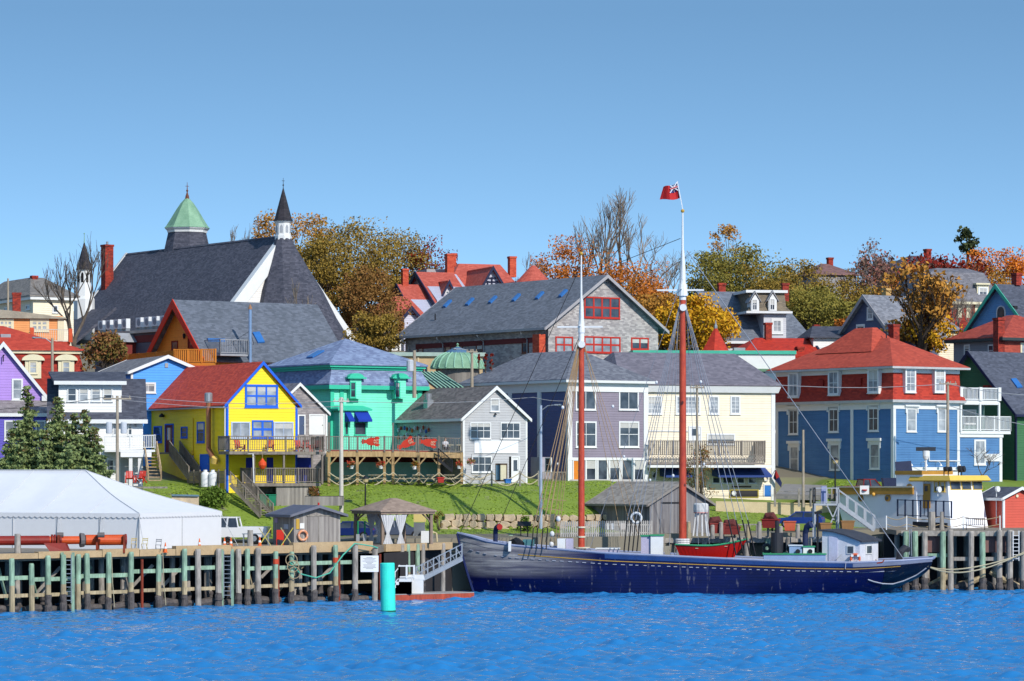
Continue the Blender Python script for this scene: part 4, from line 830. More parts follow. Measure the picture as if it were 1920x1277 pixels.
def aframe():
    O = W_('orange_clapboard', (240, 146, 54), k=.95); RO = M('steel_grey_shingle', (116, 122, 134), 'shingle', rough=.85, rgb2=(92, 98, 108))
    H = House('a_frame_house', 'orange A-frame house with grey roof, blue vent pipe and orange railed terrace', 'house', 394, 690, 328, 35)
    L = H.v(284); W = H.u(640); hr = H.z(336, 566, 's'); he = H.z(394, 668, 's')-.2; k = (hr-he)/(L/2)
    H.gable(W, L, he, hr, O, RO, 'u', ov=.5, ovg=.9, trim=None)
    t = MB()
    for sg in (0, 1):
        e = -.5 if sg == 0 else L+.5; t.prism([(-.98, e, he-k*.5+.26), (-.98, L/2, hr+.26), (-.98, L/2, hr-.75), (-.98, e+(.3 if sg == 0 else -.3), he-k*.5-.2)], (.1, 0, 0))
    H.part(t, 'barge_board', M('red_barge', (214, 60, 36), var=.06))
    H.win('s', 322, 639, 334, 656, 1, 1, .14, M('dark_red_frame', (130, 40, 30)), GLASS); H.door('s', 354, 634, 372, 656, M('dark_red_frame', ()), M('dark_red_frame', ()))
    q = H.ray(345, 632, 's', -.2); H.part(MB().lathe((q.x, q.y, q.z), [(.04, .4), (.16, .25), (.12, -.1), (.02, -.2)], 8), 'wall_lamp', BLACKM)
    # front slope pieces
    a = on_slope(H, 469, 676, he, k); b = H.ray(468, 580, 'f', a.y); BP = M('pale_blue_pipe', (146, 176, 214), rough=.35, metal=.2)
    p = H.part(MB().cyl(a-Vector((0, 0, .5)), (a.x, a.y, b.z), .16, n=10), 'vent_pipe', BP); H.part(MB().lathe((a.x, a.y, b.z), [(.2, 0), (.16, .25), (.05, .5)], 10), 'pipe_cap', M('copper_cap', (176, 130, 96)), p)
    m = MB()
    for dx, dv in ((-1.8, 1.6), (1.5, 1.8)): g = Vector((a.x+dx, a.y+dv, he+.2+k*(a.y+dv))); m.bar(g, (a.x, a.y, b.z-2.2), .035)
    H.part(m, 'guy_wire', BLACKM, p)
    c4 = [on_slope(H, *q, he, k, dz=.2) for q in ((473, 625), (486, 624), (496, 643), (483, 644))]
    H.part(MB().prism(c4, (0, -.08, .14)), 'skylight', M('blue_skylight', (60, 120, 190)))
    # steel balcony cut into the roof
    pa = on_slope(H, 393, 657, he, k); pb = on_slope(H, 444, 657, he, k); yy = pa.y-2.2; zz = pa.z-.4; m = MB()
    o = H.part(MB().box(pa.x, yy, zz-.2, pb.x, pa.y+.6, zz), 'roof_balcony', GREYM)
    railing(m, (pa.x, yy, zz), (pb.x, yy, zz), 1.45, 3, .2); railing(m, (pb.x, yy, zz), (pb.x, pa.y+1, zz), 1.45, 3, .25); railing(m, (pa.x, yy, zz), (pa.x, pa.y+1, zz), 1.45, 3, .25); H.part(m, 'railing', GREYM, o)
    H.part(MB().box(pa.x+.4, pa.y+1.0, zz, pa.x+2.4, pa.y+1.6, zz+1.7), 'balcony_door', M('blue_skylight', ()), o)
    # orange terrace
    OR = M('orange_rail', (226, 140, 50), var=.08)
    d0 = H.ray(404, 678, 's', -1.0); e = 1.1
    A = H.Ri @ (P(404, 680, 322)-H.loc); Bp = H.Ri @ (P(326, 676, 323)-H.loc); Cc = H.Ri @ (P(228, 673, 334)-H.loc); Bp.z = Cc.z = A.z
    m = MB(); railing(m, A, Bp, 1.35, 1.6, .2, .06, .09); railing(m, Bp, Cc, 1.2, 2.0, .22, .06, .09)
    o = H.part(MB().prism([A, Bp, Cc, Cc+Vector((1, 3, 0)), A+Vector((1, 5, 0))], (0, 0, -.3)), 'terrace', OR); H.part(m, 'railing', OR, o)
    H.part(MB().box(min(A.x, Bp.x)+.3, A.y+.3, -4, A.x+4, A.y+4, A.z-.32), 'terrace_base', M('red_base', (196, 70, 50)))
aframe()
def left_group():
    # light blue house
    BB = W_('sky_blue_clapboard', (70, 156, 240), k=.88); RO = M('worn_grey_roof', (104, 102, 106), 'shingle', rough=.85, rgb2=(140, 138, 140))
    H = House('light_blue_house', 'light blue gabled house with white trim behind the white house', 'house', 246, 800, 298, 22)
    W = H.u(380); he = H.z(246, 698); hr = H.z(313, 670); H.gable(W, 14, he, hr, BB, RO, ov=.35, trim=WHITE, tw=.25)
    H.win('f', 263, 717, 292, 737, 2, 1, .16, WHITE); q = H.rect('f', 309, 681, 315, 689); H.part(MB().pbox('f', *q, .08, 0), 'vent_box', GREYM)
    # red mansard house
    RD = M('brick_red_shingle', (178, 58, 44), 'shingle', rough=.85, rgb2=(140, 46, 38))
    H = House('red_mansard_house', 'red roofed mansard house with two cream arched dormers at the left', 'house', -120, 800, 318, 14)
    W = H.u(158); z0 = H.z(60, 698); z1 = H.z(100, 661); zr = H.z(5, 612, off=6)
    H.part(MB().rings([(0, 0, W, 12, -4), (0, 0, W, 12, z0), (.45, .45, W-.45, 11.5, z1)]), 'mansard_wall', RD)
    H.part(MB().box(.2, .2, z1-.1, W-.2, 11.8, z1+.2), 'cornice', OFFW); H.part(MB().rings([(.0, .0, W, 12, z1+.2), (.0, .0, W, 12, z1+.32), (W*.3, 5, W*.48, 7, zr)]), 'roof', M('bright_red_roof', (208, 78, 56), 'shingle', rgb2=(184, 64, 46)))
    for px in (62, 124):
        u = H.u(px); zt = H.z(px, 675); zb = H.z(px, 700); d = H.part(MB().box(u-.8, -.1, zb-.5, u+.8, 1.5, zt), 'dormer', OFFW)
        pts = [(u+1.15*math.cos(math.pi*i/8), -.3, zt-.05+.62*math.sin(math.pi*i/8)) for i in range(9)]; H.part(MB().prism(pts, (0, 2, 0)), 'dormer_hood', OFFW, d)
        H.win('f', px-8, 677, px+8, 701, 1, 2, .14, OFFW, GLASS2, off=-.1)
    q = H.ray(10, 625, 'f', 3); H.part(MB().box(q.x-.5, 2.5, q.z-.6, q.x+.5, 3.2, q.z-.1), 'roof_hatch', GREYM)
    # orange house with balcony
    OR = W_('peach_clapboard', (240, 158, 92))
    H = House('peach_house', 'peach coloured house with low curved roof, cream trim and a railed balcony', 'house', -140, 720, 336, 12)
    W = H.u(118); zt = H.z(60, 592); H.walls(W, 9, zt, OR)
    pts = [(W*i/12*1.06-.6, -.4, zt+.9*math.sin(math.pi*min(1, max(0, .25+i/12*.75)))-.2) for i in range(13)]; pts += [(W+.4, -.4, zt-.3), (-.6, -.4, zt-.3)]
    H.part(MB().prism(pts, (0, 10, 0)), 'roof', M('dull_brown_roof', (180, 170, 150), rgb2=(140, 130, 116)))
    for x0, x1 in ((-4, 26), (56, 92)): H.win('f', x0, 598, x1, 622, 3, 2, .3, OFFW, GLASS2, mt=.2)
    H.panel('f', 108, 594, 120, 640, 'corner_pilaster', OFFW, .08)
    a, b = H.ray(60, 640, 'f', -2.4), H.ray(132, 642, 'f', -2.4); o = H.part(MB().box(a.x, -2.4, a.z-.3, b.x, 0, a.z), 'balcony', M('red_base', ())); m = MB(); railing(m, a, b, 1.3, 3.0, .22); H.part(m, 'railing', M('balcony_rail_white', (220, 212, 200)), o)
    for p in (a, b): H.part(MB().bar(p, p+Vector((0, 0, 1.45)), .4), 'balcony_post', M('orange_post', (220, 90, 50)), o)
    H.chim_px(31, 549, 592, v=4, w=.85); 
    # cream hip roofed house
    H = House('cream_house', 'cream house with hipped grey roof and brick chimney left of the church', 'house', 62, 640, 368, 28)
    W = H.u(138); L = H.v(-45); he = H.z(70, 562); zr = H.z(100, 522, off=6)
    H.walls(W, L, he, W_('cream_clapboard', ())); H.part(MB().box(-.5, -.5, he, W+.5, L+.5, he+.35), 'eave_board', WHITE); H.hip(W, L, he+.35, zr, M('taupe_roof', (150, 142, 134), 'shingle', rgb2=(120, 114, 108)), ov=.6, ru=W/2-.8, rv=5.5)
    H.win('f', 98, 572, 109, 587, 1, 1, .14, WHITE); H.win('s', 49, 571, 57, 581, 1, 1, .14, WHITE); H.win('s', 8, 576, 15, 584, 1, 1, .14, WHITE)
    H.chim_px(64, 517, 555, u=W*.4, w=.65)
left_group()
def dome_building():
    GL = M('verdigris_copper', ())
    H = House('domed_building', 'grey drum building with a ribbed verdigris green dome', 'building', 800, 760, 322, 30)
    c = H.Ri @ (P(858, 700, 326)-H.loc); cx, cy = c.x, c.y
    z = lambda y: H.z(858, y, off=cy); r0 = 2.25; R0 = 2.72
    H.part(MB().lathe((cx, cy, 0), [(r0, -4), (r0, z(688))], 20), 'drum', M('weathered_drum', (156, 150, 142), 'plank', rgb2=(110, 104, 98), sc=1.6))
    prof = [(R0+.1, z(692)), (R0+.05, z(690))]+[(R0*math.cos(t)*1.0, z(690)+(z(658)-z(690))*math.sin(t)) for t in [math.pi/2*i/8 for i in range(1, 7)]]
    dm = H.part(MB().lathe((cx, cy, 0), prof, 20), 'dome', GL)
    m = MB()
    for a in range(20): q = 2*math.pi*a/20; m.tube([(cx+r*math.cos(q)*1.01, cy+r*math.sin(q)*1.01, zz) for r, zz in prof[1:]], .07, 5)
    H.part(m, 'dome_rib', M('pale_verdigris', (160, 206, 178)), dm)
    H.part(MB().lathe((cx, cy, 0), [(1.3, z(663)), (1.25, z(660)), (.7, z(655)), (.1, z(650))], 12), 'lantern_roof', M('blue_grey_metal', (90, 126, 160)), dm); H.part(MB().lathe((cx, cy, 0), [(.1, z(652)), (.2, z(650)), (.05, z(648)), (.16, z(646)), (.02, z(643))], 8), 'finial', GL, dm)
    # striped lean-to roof at its left
    a = H.Ri @ (P(785, 708, 321)-H.loc); b = H.Ri @ (P(850, 727, 317)-H.loc); m = MB()
    p0, p1, p2, p3 = [H.Ri @ (P(*q)-H.loc) for q in ((782, 699, 324), (822, 698, 324), (868, 728, 316), (820, 728, 316))]
    H.part(MB().prism([p0, p1, p2, p3], (0, 0, -.2)), 'lean_to_roof', M('striped_metal', (90, 96, 100)))
    for i in range(7): m.bar(p0.lerp(p1, i/6)+Vector((0, 0, .08)), p3.lerp(p2, i/6)+Vector((0, 0, .08)), .16, .08)
    H.part(m, 'roof_batten', M('pale_verdigris', ()))
    H.part(MB().box(min(p0.x, p3.x)-.5, -1, -4, p1.x+6, 6, p2.z-.6), 'base_wall', M('weathered_drum', ()))
    # beige flat building behind
    B = House('beige_flat_building', 'long low beige building with pale green flat roof edge behind the green dome', 'building', 732, 760, 334, 6)
    w = B.u(905); zt = B.z(800, 668); B.walls(w, 6, zt, M('beige_wall', (214, 184, 138))); B.part(MB().box(-.3, -.3, zt, w+.3, 6.3, zt+.4), 'roof_edge', M('pale_green_edge', (176, 196, 184)))
    B.win('f', 788, 684, 803, 702, 2, 1, .1, M('beige_wall', ())); 
    for px in (745, 784, 840): B.panel('f', px-1.5, 669, px+1.5, 705, 'pier', M('pale_beige', (226, 204, 164)), .1)
dome_building()
def shingle_building():
    WS = M('silver_wall_shingle', (194, 188, 184), 'shingle', rough=.85, rgb2=(150, 144, 144)); RO = M('grey_mottled_shingle', (124, 128, 138), 'shingle', rough=.85, rgb2=(98, 102, 110)); RF = M('red_window_frame', (196, 52, 40), var=.08)
    H = House('shingled_building', 'large grey shingled building with red windows and six roof skylights', 'building', 1028, 740, 336, 35)
    W = H.u(1234); L = H.v(760); he = H.z(1028, 607); hr = H.z(1131, 519); k = (hr-he)/(W/2)
    H.gable(W, L, he, hr, WS, RO, ov=.9, ovg=.7, trim=M('pale_grey_trim', (178, 174, 176)), tw=.3, corner=False, z0=-4)
    for x0, x1 in ((1095, 1162),): H.win('f', x0, 557, x1, 597, 4, 2, .16, RF, mt=.2)
    H.win('f', 1041, 631, 1074, 662, 2, 2, .16, RF, mt=.18); H.win('f', 1095, 631, 1163, 662, 4, 2, .16, RF, mt=.2); H.win('f', 1183, 633, 1216, 656, 2, 1, .16, RF, mt=.2)
    for px in (836, 878, 921, 965, 1009, 1053):
        c4 = [on_slope(H, px+dx, 572-(px-836)*.09+dy, he, k, 'u', .2) for dx, dy in ((-5, 5), (0, 5), (12, -7), (7, -7))]
        H.part(MB().prism(c4, (-.1, 0, .2)), 'skylight', M('blue_skylight', ()))
    q = on_slope(H, 816, 600, he, k, 'u'); H.part(MB().cyl(q-Vector((0, 0, .3)), q+Vector((0, 0, .7)), .07), 'vent_pipe', BLACKM)
    m = MB()
    for px in (768, 832, 908, 990): v = H.v(px); m.tube([(-.95, v, he-.8), (-.9, v, he-1.0), (-.12, v, he-1.5), (-.12, v, -3)], .07)
    H.part(m, 'downpipe', GREYM)
    for x0, x1, a, b in ((783, 794, 650, 664), (834, 846, 646, 660), (857, 868, 645, 660), (893, 906, 642, 668), (979, 992, 635, 662)): H.win('s', x0, a, x1, b, 1, 2, .14, M('brown_frame', (120, 72, 60)))
    H.part(MB().box(-.07, 1.5, he-1.9, 0, L*.92, he-1.35), 'red_fascia', M('dark_red_band', ()))
    # orange red chimney box at the near corner
    q = H.ray(1008, 640, 's', -.9); H.part(MB().box(q.x-.3, q.y-.7, 0, q.x+.5, q.y+.5, H.z(1008, 627, 's', -.9)), 'chimney', M('orange_brick', (212, 90, 56), 'shingle', rgb2=(180, 60, 34)))
shingle_building()
def white_flat():
    H = House('white_flat_building', 'white flat roofed building with a turquoise roof edge behind the cream building', 'building', 1190, 760, 338, 4)
    W = H.u(1491); zt = H.z(1350, 664); H.walls(W, 8, zt, M('plain_white_wall', (244, 244, 240), var=.04)); H.part(MB().box(-.2, -.2, zt, W+.1, 8, zt+.38), 'roof_edge', M('turquoise_edge', (80, 196, 166)))
    z2 = H.z(1440, 692); H.part(MB().box(W*.7, -.9, z2-.3, W+.2, 0, z2), 'canopy', M('green_canopy', (110, 150, 120))); H.part(MB().box(W*.7, -.7, -2, W+.2, -.05, z2-.3), 'lower_wall', M('slate_wall', (100, 130, 150)))
    q = H.ray(1387, 655, 'f', 3); H.part(MB().box(q.x-.6, 3, zt+.3, q.x+.6, 4.2, zt+.8), 'roof_unit', GREYM)
white_flat()
def red_group():
    RR = M('vivid_red_roof', (204, 60, 40), 'shingle', rgb2=(178, 50, 34))
    # red pyramid spire
    T = Thing('red_spire_roof', 'small red pyramid spire with a grey finial behind the turquoise roof edge', 'tower', P(1342, 700, 346), rad(20))
    zz = lambda y: P(0, y, 346).z-T.loc.z
    T.part(MB().lathe((0, 0, 0), [(1.7, -3), (1.7, zz(668))], 6), 'wall', M('slate_wall', ())); T.part(MB().lathe((0, 0, 0), [(1.95, zz(668)), (1.7, zz(662)), (.12, zz(614))], 6), 'roof', RR); T.part(MB().lathe((0, 0, 0), [(.2, zz(616)), (.2, zz(612)), (.1, zz(608)), (.02, zz(600))], 8), 'finial', STEEL)
    # long red roofed house
    H = House('red_roofed_house', 'long low house with a bright red roof and two brick chimneys', 'house', 1395, 720, 352, 14)
    W = H.u(1536); he = H.z(1450, 668); hr = H.z(1470, 634, off=4)
    H.walls(W, 8, he, W_('white_clapboard', ())); 
    m = MB(); m.slab((-.5, -.5, he), (W+.3, -.5, he), (W+.3, 4, hr), (2.6, 4, hr), .2); m.add([(-.5, -.5, he), (2.6, 4, hr), (-.5, 8.5, he)], [(0, 1, 2)]); m.slab((-.5, 8.5, he), (W+.3, 8.5, he), (W+.3, 4, hr), (2.6, 4, hr), .2)
    H.part(m, 'roof', RR)
    H.part(MB().prism([(W-.2, -.5, he), (W-.2, 4, hr-.15), (W-.2, 8.5, he)], (.4, 0, 0)), 'gable_end', W_('white_clapboard', ()))
    t = MB(); t.prism([(W+.25, -.6, he), (W+.25, 4, hr+.2), (W+.25, 4, hr-.25), (W+.25, -.3, he-.3)], (.25, 0, 0)); H.part(t, 'barge_board', M('navy_trim', ()))
    H.chim_px(1440, 605, 640, v=3.8, w=.7); H.chim_px(1500, 650, 676, v=1, w=.75); H.chim_px(1530, 609, 640, v=6, w=.6)
    # victorian house with dormer tower
    G = M('blue_grey_slate_roof', (128, 134, 146), 'shingle', rgb2=(104, 110, 122)); WV = W_('pale_grey_house_wall', (206, 206, 212))
    H = House('dormer_house', 'pale grey house with slate roof and a white two dormer tower', 'house', 1350, 720, 366, 10)
    W = H.u(1518); he = H.z(1430, 640); hr = H.z(1430, 548, off=6)
    H.walls(W, 12, he, WV); H.part(MB().rings([(-.6, -.6, W+.4, 12.6, he), (-.6, -.6, W+.4, 12.6, he+.15), (-1.4, 5.5, W-2.8, 6.5, hr)]), 'roof', G); H.part(MB().box(-.7, -.7, he-.3, W+.5, 12, he-.01), 'eave_board', WHITE)
    H.part(MB().box(.2, -.05, he-.75, W-.2, 0, he-.3), 'coral_band', M('coral_trim', (214, 130, 120)))
    tw0, tw1 = H.u(1432, -1), H.u(1474, -1); zt = H.z(1450, 588, off=-1); z2 = H.z(1450, 549, off=-1)
    o = H.part(MB().box(tw0, -1, -2, tw1, 5, zt), 'tower', WV)
    BR_ = M('brown_mansard', (140, 126, 106), 'shingle', rgb2=(110, 100, 86))
    u0, u1 = H.u(1402, -1), H.u(1474, -1); H.part(MB().rings([(u0-.3, -1.6, u1+.6, 5, zt), (u0-.3, -1.6, u1+.6, 5, zt+.25)]), 'tower_cornice', WHITE, o); H.part(MB().rings([(u0-.1, -1.4, u1+.5, 5, zt+.25), (u0+.3, -1.0, u1, 5, zt+.8), (u0+.3, -.6, u1-.1, 5, z2)]), 'tower_roof', BR_, o); H.part(MB().box(u0-.2, -1.0, z2, u1+.2, 5.2, z2+.3), 'tower_cap', WHITE, o)
    for px, a, b in ((1415, 556, 583), (1448, 555, 583)):
        u = H.u(px, -1.3); w = .48; z0_ = H.z(px, b, off=-1.3); z1_ = H.z(px, a+8, off=-1.3); zz = H.z(px, a-4, off=-1.3)
        d = H.part(MB().prism([(u-w, -1.5, z0_), (u+w, -1.5, z0_), (u+w, -1.5, z1_), (u, -1.5, zz), (u-w, -1.5, z1_)], (0, 1.8, 0)), 'dormer', WHITE); H.part(MB().prism([(u-w-.25, -1.6, z1_-.2), (u, -1.6, zz+.2), (u+w+.25, -1.6, z1_-.2), (u+w+.2, -1.6, z1_-.02), (u, -1.6, zz+.4), (u-w-.2, -1.6, z1_-.02)], (0, 1.9, 0)), 'dormer_roof', GREYM, d)
        H.win('f', px-5, a+5, px+5, b-1, 2, 2, .1, WHITE, GLASS, off=-1.5)
    H.win('f', 1446, 597, 1468, 626, 2, 2, .3, WHITE, GLASS2, off=-1)
    H.chim_px(1353, 531, 550, v=6, w=.8); H.chim_px(1472, 531, 565, v=7, w=.75)
red_group()
def mansion():
    RR = M('coral_red_roof', (212, 106, 88), 'shingle', rgb2=(186, 86, 70)); LV = W_('pale_lavender_wall', (204, 204, 222)); NV = M('navy_trim', ())
    H = House('red_roofed_mansion', 'large red roofed mansion with many gables, tall chimneys and a round turret', 'mansion', 760, 640, 404, 20)
    z = lambda y, v=0: P(0, y, 404+v).z-H.loc.z
    u = lambda px, v=0: H.u(px, v)
    # main hip
    a0, a1 = u(860, 6), u(1020, 6); H.part(MB().box(u(740), 3, -8, u(1010), 18, z(590)), 'wall', LV)
    H.part(MB().rings([(u(820, 3), 3, u(1010, 3), 19, z(575)), (u(820, 3), 3, u(1010, 3), 19, z(572)), (u(868, 9), 10.5, u(945, 9), 11.5, z(491, 10))]), 'roof', RR)
    def gab(x0, x1, xp, yb, yp, v, D, fm=LV):     # front gable with red roof, walls between pixel columns
        q0, q1, qp = u(x0, v), u(x1, v), u(xp, v); zb, zp = z(yb, v), z(yp, v); k = (zp-zb)/(qp-q0); k2 = (zp-zb)/(q1-qp); e = .6
        w = H.part(MB().prism([(q0, v, -6), (q1, v, -6), (q1, v, zb), (qp, v, zp), (q0, v, zb)], (0, D, 0)), 'gable_wall', fm)
        r = MB().slab((q0-e, v-.5, zb-k*e+.25), (qp, v-.5, zp+.25), (qp, v+D, zp+.25), (q0-e, v+D, zb-k*e+.25), .22); r.slab((q1+e, v-.5, zb-k2*e+.25), (qp, v-.5, zp+.25), (qp, v+D, zp+.25), (q1+e, v+D, zb-k2*e+.25), .22)
        H.part(r, 'gable_roof', RR, w); t = MB()
        t.prism([(q0-e, v-.62, zb-k*e+.3), (qp, v-.62, zp+.3), (qp, v-.62, zp-.25), (q0-e, v-.62, zb-k*e-.2)], (0, .12, 0)); t.prism([(q1+e, v-.62, zb-k2*e+.3), (qp, v-.62, zp+.3), (qp, v-.62, zp-.25), (q1+e, v-.62, zb-k2*e-.2)], (0, .12, 0))
        H.part(t, 'barge_board', NV, w); return w
    gab(902, 944, 922, 536, 499, 0, 9); 
    m = MB(); vv = -.04                           # half timber grid on the big gable
    for px in (914, 922, 930): m.bar((u(px), vv, z(532)), (u(px), vv, z(516+abs(px-922)*.9)), .18)
    for py, w in ((532, 17), (525, 12), (518, 8)): m.bar((u(922-w), vv, z(py)), (u(922+w), vv, z(py)), .18)
    H.part(m, 'half_timber', NV)
    gab(832, 848, 840, 544, 527, -.8, 4); gab(955, 972, 964, 542, 527, -.5, 4)
    H.win('f', 835, 545, 845, 556, 2, 2, .12, WHITE, off=-.8)
    # left wings seen from the side: steep gables whose ridges run to the right
    def sgab(px, ypk, x0, ye, x1, v, wide, y1):
        # left facing gable: apex pixel (px,ypk), roof slope comes forward and right down to eave row ye
        ul = u(px, v); zp = z(ypk, v); ze = z(ye, v); ur = u(x1, v); D = wide
        w = H.part(MB().prism([(ul+.4, v-D, ze-8), (ul+.4, v+D, ze-8), (ul+.4, v+D, ze), (ul+.4, v, zp-.2), (ul+.4, v-D, ze)], (ur-ul, 0, 0)), 'wing_wall', LV)
        r = MB(); r.slab((ul, v-D-.5, ze-.5), (ur, v-D-.5, ze-.5), (ur, v, zp), (ul, v, zp), .25); r.slab((ul, v+D+.5, ze-.5), (ur, v+D+.5, ze-.5), (ur, v, zp), (ul, v, zp), .25)
        H.part(r, 'wing_roof', RR, w)
        t = MB(); t.prism([(ul-.15, v-D-.5, ze-.45), (ul-.15, v, zp+.1), (ul-.15, v, zp-.6), (ul-.15, v-D-.1, ze-.75)], (.15, 0, 0)); t.prism([(ul-.15, v+D+.5, ze-.45), (ul-.15, v, zp+.1), (ul-.15, v, zp-.6), (ul-.15, v+D+.1, ze-.75)], (.15, 0, 0))
        H.part(t, 'barge_board', NV, w)
    sgab(779, 509, 0, 568, 850, 5, 7.5, 0); sgab(744, 533, 0, 590, 800, 3, 6.5, 0)
    # lower red roof at the left, partly behind the trees
    H.part(MB().rings([(u(705, -4), -5, u(792, -4), 4, z(592, -4)), (u(705, -4), -5, u(792, -4), 4, z(589, -4)), (u(735, -1), -1.5, u(762, -1), .5, z(556, -1))]), 'low_roof', RR); H.part(MB().box(u(712, -4), -4.3, -8, u(785, -4), 3, z(592, -4)), 'low_wall', W_('white_clapboard', ()))
    gab(758, 782, 770, 592, 578, -5, 3)
    # turret
    c = Vector((u(1000, 4), 4, 0)); H.part(MB().lathe(c, [(2.6, -6), (2.6, z(533, 4))], 16), 'turret_wall', LV); H.part(MB().lathe(c, [(2.9, z(534, 4)), (1.9, z(518, 4)), (.25, z(492, 4))], 18), 'turret_roof', RR); H.part(MB().lathe(c, [(.3, z(493, 4)), (.1, z(487, 4))], 8), 'finial', STEEL)
    for px, a, b, v, w in ((843, 476, 560, 6, .95), (850, 475, 500, 6.6, .6), (960, 481, 520, 12, .9), (759, 504, 545, 3, .75)): H.chim_px(px, a, b, v=v, w=w, mat=M('orange_brick', ()))
    H.part(MB().box(u(800, 8), 8, z(506, 8)-.4, u(842, 8), 11, z(503, 8)), 'flat_cap', M('pale_grey_trim', ()))
mansion()
def right_group():
    # slate gabled house
    H = House('slate_gabled_house', 'slate grey house with a tall white trimmed gable and yellow chimney', 'house', 1672, 720, 350, 33)
    L = H.v(1580); he = H.z(1672, 622, 's'); hr = H.z(1627, 556, 's')
    H.gable(H.u(1760), L, he, hr, W_('slate_blue_wall', (92, 100, 128)), M('light_slate_roof', (150, 152, 160), 'shingle', rgb2=(120, 122, 130)), 'u', ov=.7, ovg=.6, trim=M('pale_grey_trim', ()), tw=.4)
    H.win('s', 1626, 576, 1638, 600, 1, 2, .18, WHITE, GLASS2); H.win('s', 1606, 608, 1622, 622, 1, 1, .18, WHITE, GLASS); H.chim_px(1662, 541, 562, u=4.5, w=.75, mat=M('yellow_brick', (216, 176, 110), 'shingle', rgb2=(180, 140, 84)))
    # tall cream house behind the gnarled tree
    H = House('tall_cream_house', 'tall cream house with slate roof half hidden by the gnarled tree', 'house', 1700, 720, 360, 20)
    W = H.u(1790); he = H.z(1740, 620); H.walls(W, 8, he, W_('cream_clapboard', ())); H.hip(W, 8, he, H.z(1740, 565, off=4), M('light_slate_roof', ()), ov=.6, rv=3.8, ru=2); H.part(MB().box(-.2, -.15, he-.5, W+.2, 0, he), 'frieze', OFFW)
    for x0, x1, a, b in ((1712, 1722, 632, 655), (1738, 1752, 628, 655), (1764, 1774, 632, 655)): H.win('f', x0, a, x1, b, 1, 2, .14, WHITE, GLASS2)
    # grey mansard house with red walls
    H = House('grey_mansard_house', 'grey mansard roofed house with cream dormers and red walls under bare trees', 'house', 1738, 700, 386, 18)
    W = H.u(1866); he = H.z(1800, 566); zm = H.z(1800, 503, off=2); GR = M('dove_grey_slate', (134, 132, 138), 'shingle', rgb2=(108, 106, 112))
    H.walls(W, 10, he, M('red_brick', ())); H.part(MB().rings([(-.6, -.6, W+.6, 10.6, he), (-.6, -.6, W+.6, 10.6, he+.2), (1.0, 1.0, W-1, 9, zm-.6), (2.5, 2.5, W-2.5, 7.5, zm)]), 'roof', GR); H.part(MB().box(-.6, -.62, he-.3, W+.6, 10, he-.01), 'eave_board', OFFW)
    for px in (1772, 1843): H.part(MB().box(H.u(px-11, -.2), -.2, he-.2, H.u(px+11, -.2), 3, H.z(px, 534, off=-.2)), 'dormer', OFFW); H.win('f', px-9, 538, px+9, 561, 2, 1, .2, WHITE, GLASS, off=-.2); H.part(MB().box(H.u(px-13, -.4), -.5, H.z(px, 534, off=-.2), H.u(px+13, -.4), 3, H.z(px, 531, off=-.2)), 'dormer_cap', OFFW)
    for px in (1796, 1812, 1828): H.part(MB().pbox('f', H.u(px), he-1.9, H.u(px)+.5, he-.3, .05, 0), 'pilaster', OFFW)
    # light blue house with turquoise trim
    H = House('pale_blue_gabled_house', 'pale blue gabled house with turquoise barge boards near the right edge', 'house', 1926, 720, 345, 35)
    L = H.v(1822); he = H.z(1926, 607, 's'); hr = H.z(1875, 536, 's')
    H.gable(12, L, he, hr, W_('pale_blue_wall', (124, 176, 226)), M('dark_grey_shingle', ()), 'u', ov=.6, trim=M('turquoise_trim', (84, 214, 176)), tw=.42)
    q = H.rect('s', 1871, 575, 1884, 600); cx = (q[0]+q[2])/2; pts = [(-.06, cx+(q[2]-q[0])/2*math.cos(t), q[3]-.6+.6*math.sin(t)) for t in [math.pi*i/8 for i in range(9)]]+[(-.06, q[0], q[1]), (-.06, q[2], q[1])]
    pts = pts[:9]+[(-.06, q[0], q[1]), (-.06, q[2], q[1])]; o = H.part(MB().prism([(p[0]-.02, cx+(p[1]-cx)*1.35, q[1]+(p[2]-q[1])*1.08) for p in pts], (.05, 0, 0)), 'window', WHITE); H.part(MB().prism([(p[0]-.04, p[1], p[2]) for p in pts], (.05, 0, 0)), 'pane', GLASS, o)
    q = H.ray(1903, 578, 's', -.2); H.part(MB().lathe((q.x, q.y, q.z), [(.3, -.2), (.3, .25)], 10), 'wall_bell', BLACKM); H.chim_px(1906, 512, 535, v=L/2, w=.8)
    # grey house with red hip roof
    H = House('grey_house_red_roof', 'grey house with a red hipped roof and tall brick chimney at the right', 'house', 1882, 720, 332, 30)
    L = H.v(1788); W = 9; he = H.z(1882, 634, 's'); zr = H.z(1890, 591, off=4)
    H.walls(W, L, he, W_('mid_grey_clapboard', (150, 150, 156))); H.hip(W, L, he, zr, M('brick_red_roof', (190, 84, 64), 'shingle', rgb2=(160, 66, 52)), ov=.7, ru=W/2-.3, rv=3.6); H.part(MB().rings([(-.7, -.7, W+.7, L+.7, he-.25), (-.72, -.72, W+.72, L+.72, he+.05)]), 'eave_board', M('dark_green_trim', (60, 70, 72)))
    for x0, x1 in ((1808, 1819), (1853, 1864)): H.win('s', x0, 646, x1, 668, 1, 2, .14, WHITE, GLASS)
    H.chim_px(1873, 596, 700, u=-.4, w=.85); H.part(MB().box(.05, -.06, -2, W, 0, he-.3), 'red_front', M('brick_red_roof', ()))
    H.win('f', 1913, 643, 1930, 668, 1, 1, .2, OFFW, GLASS2, off=-.06)
    # distant houses on the crest
    H = House('distant_brown_house', 'distant house with a reddish brown roof and one chimney above the trees', 'house', 1532, 600, 440, 20)
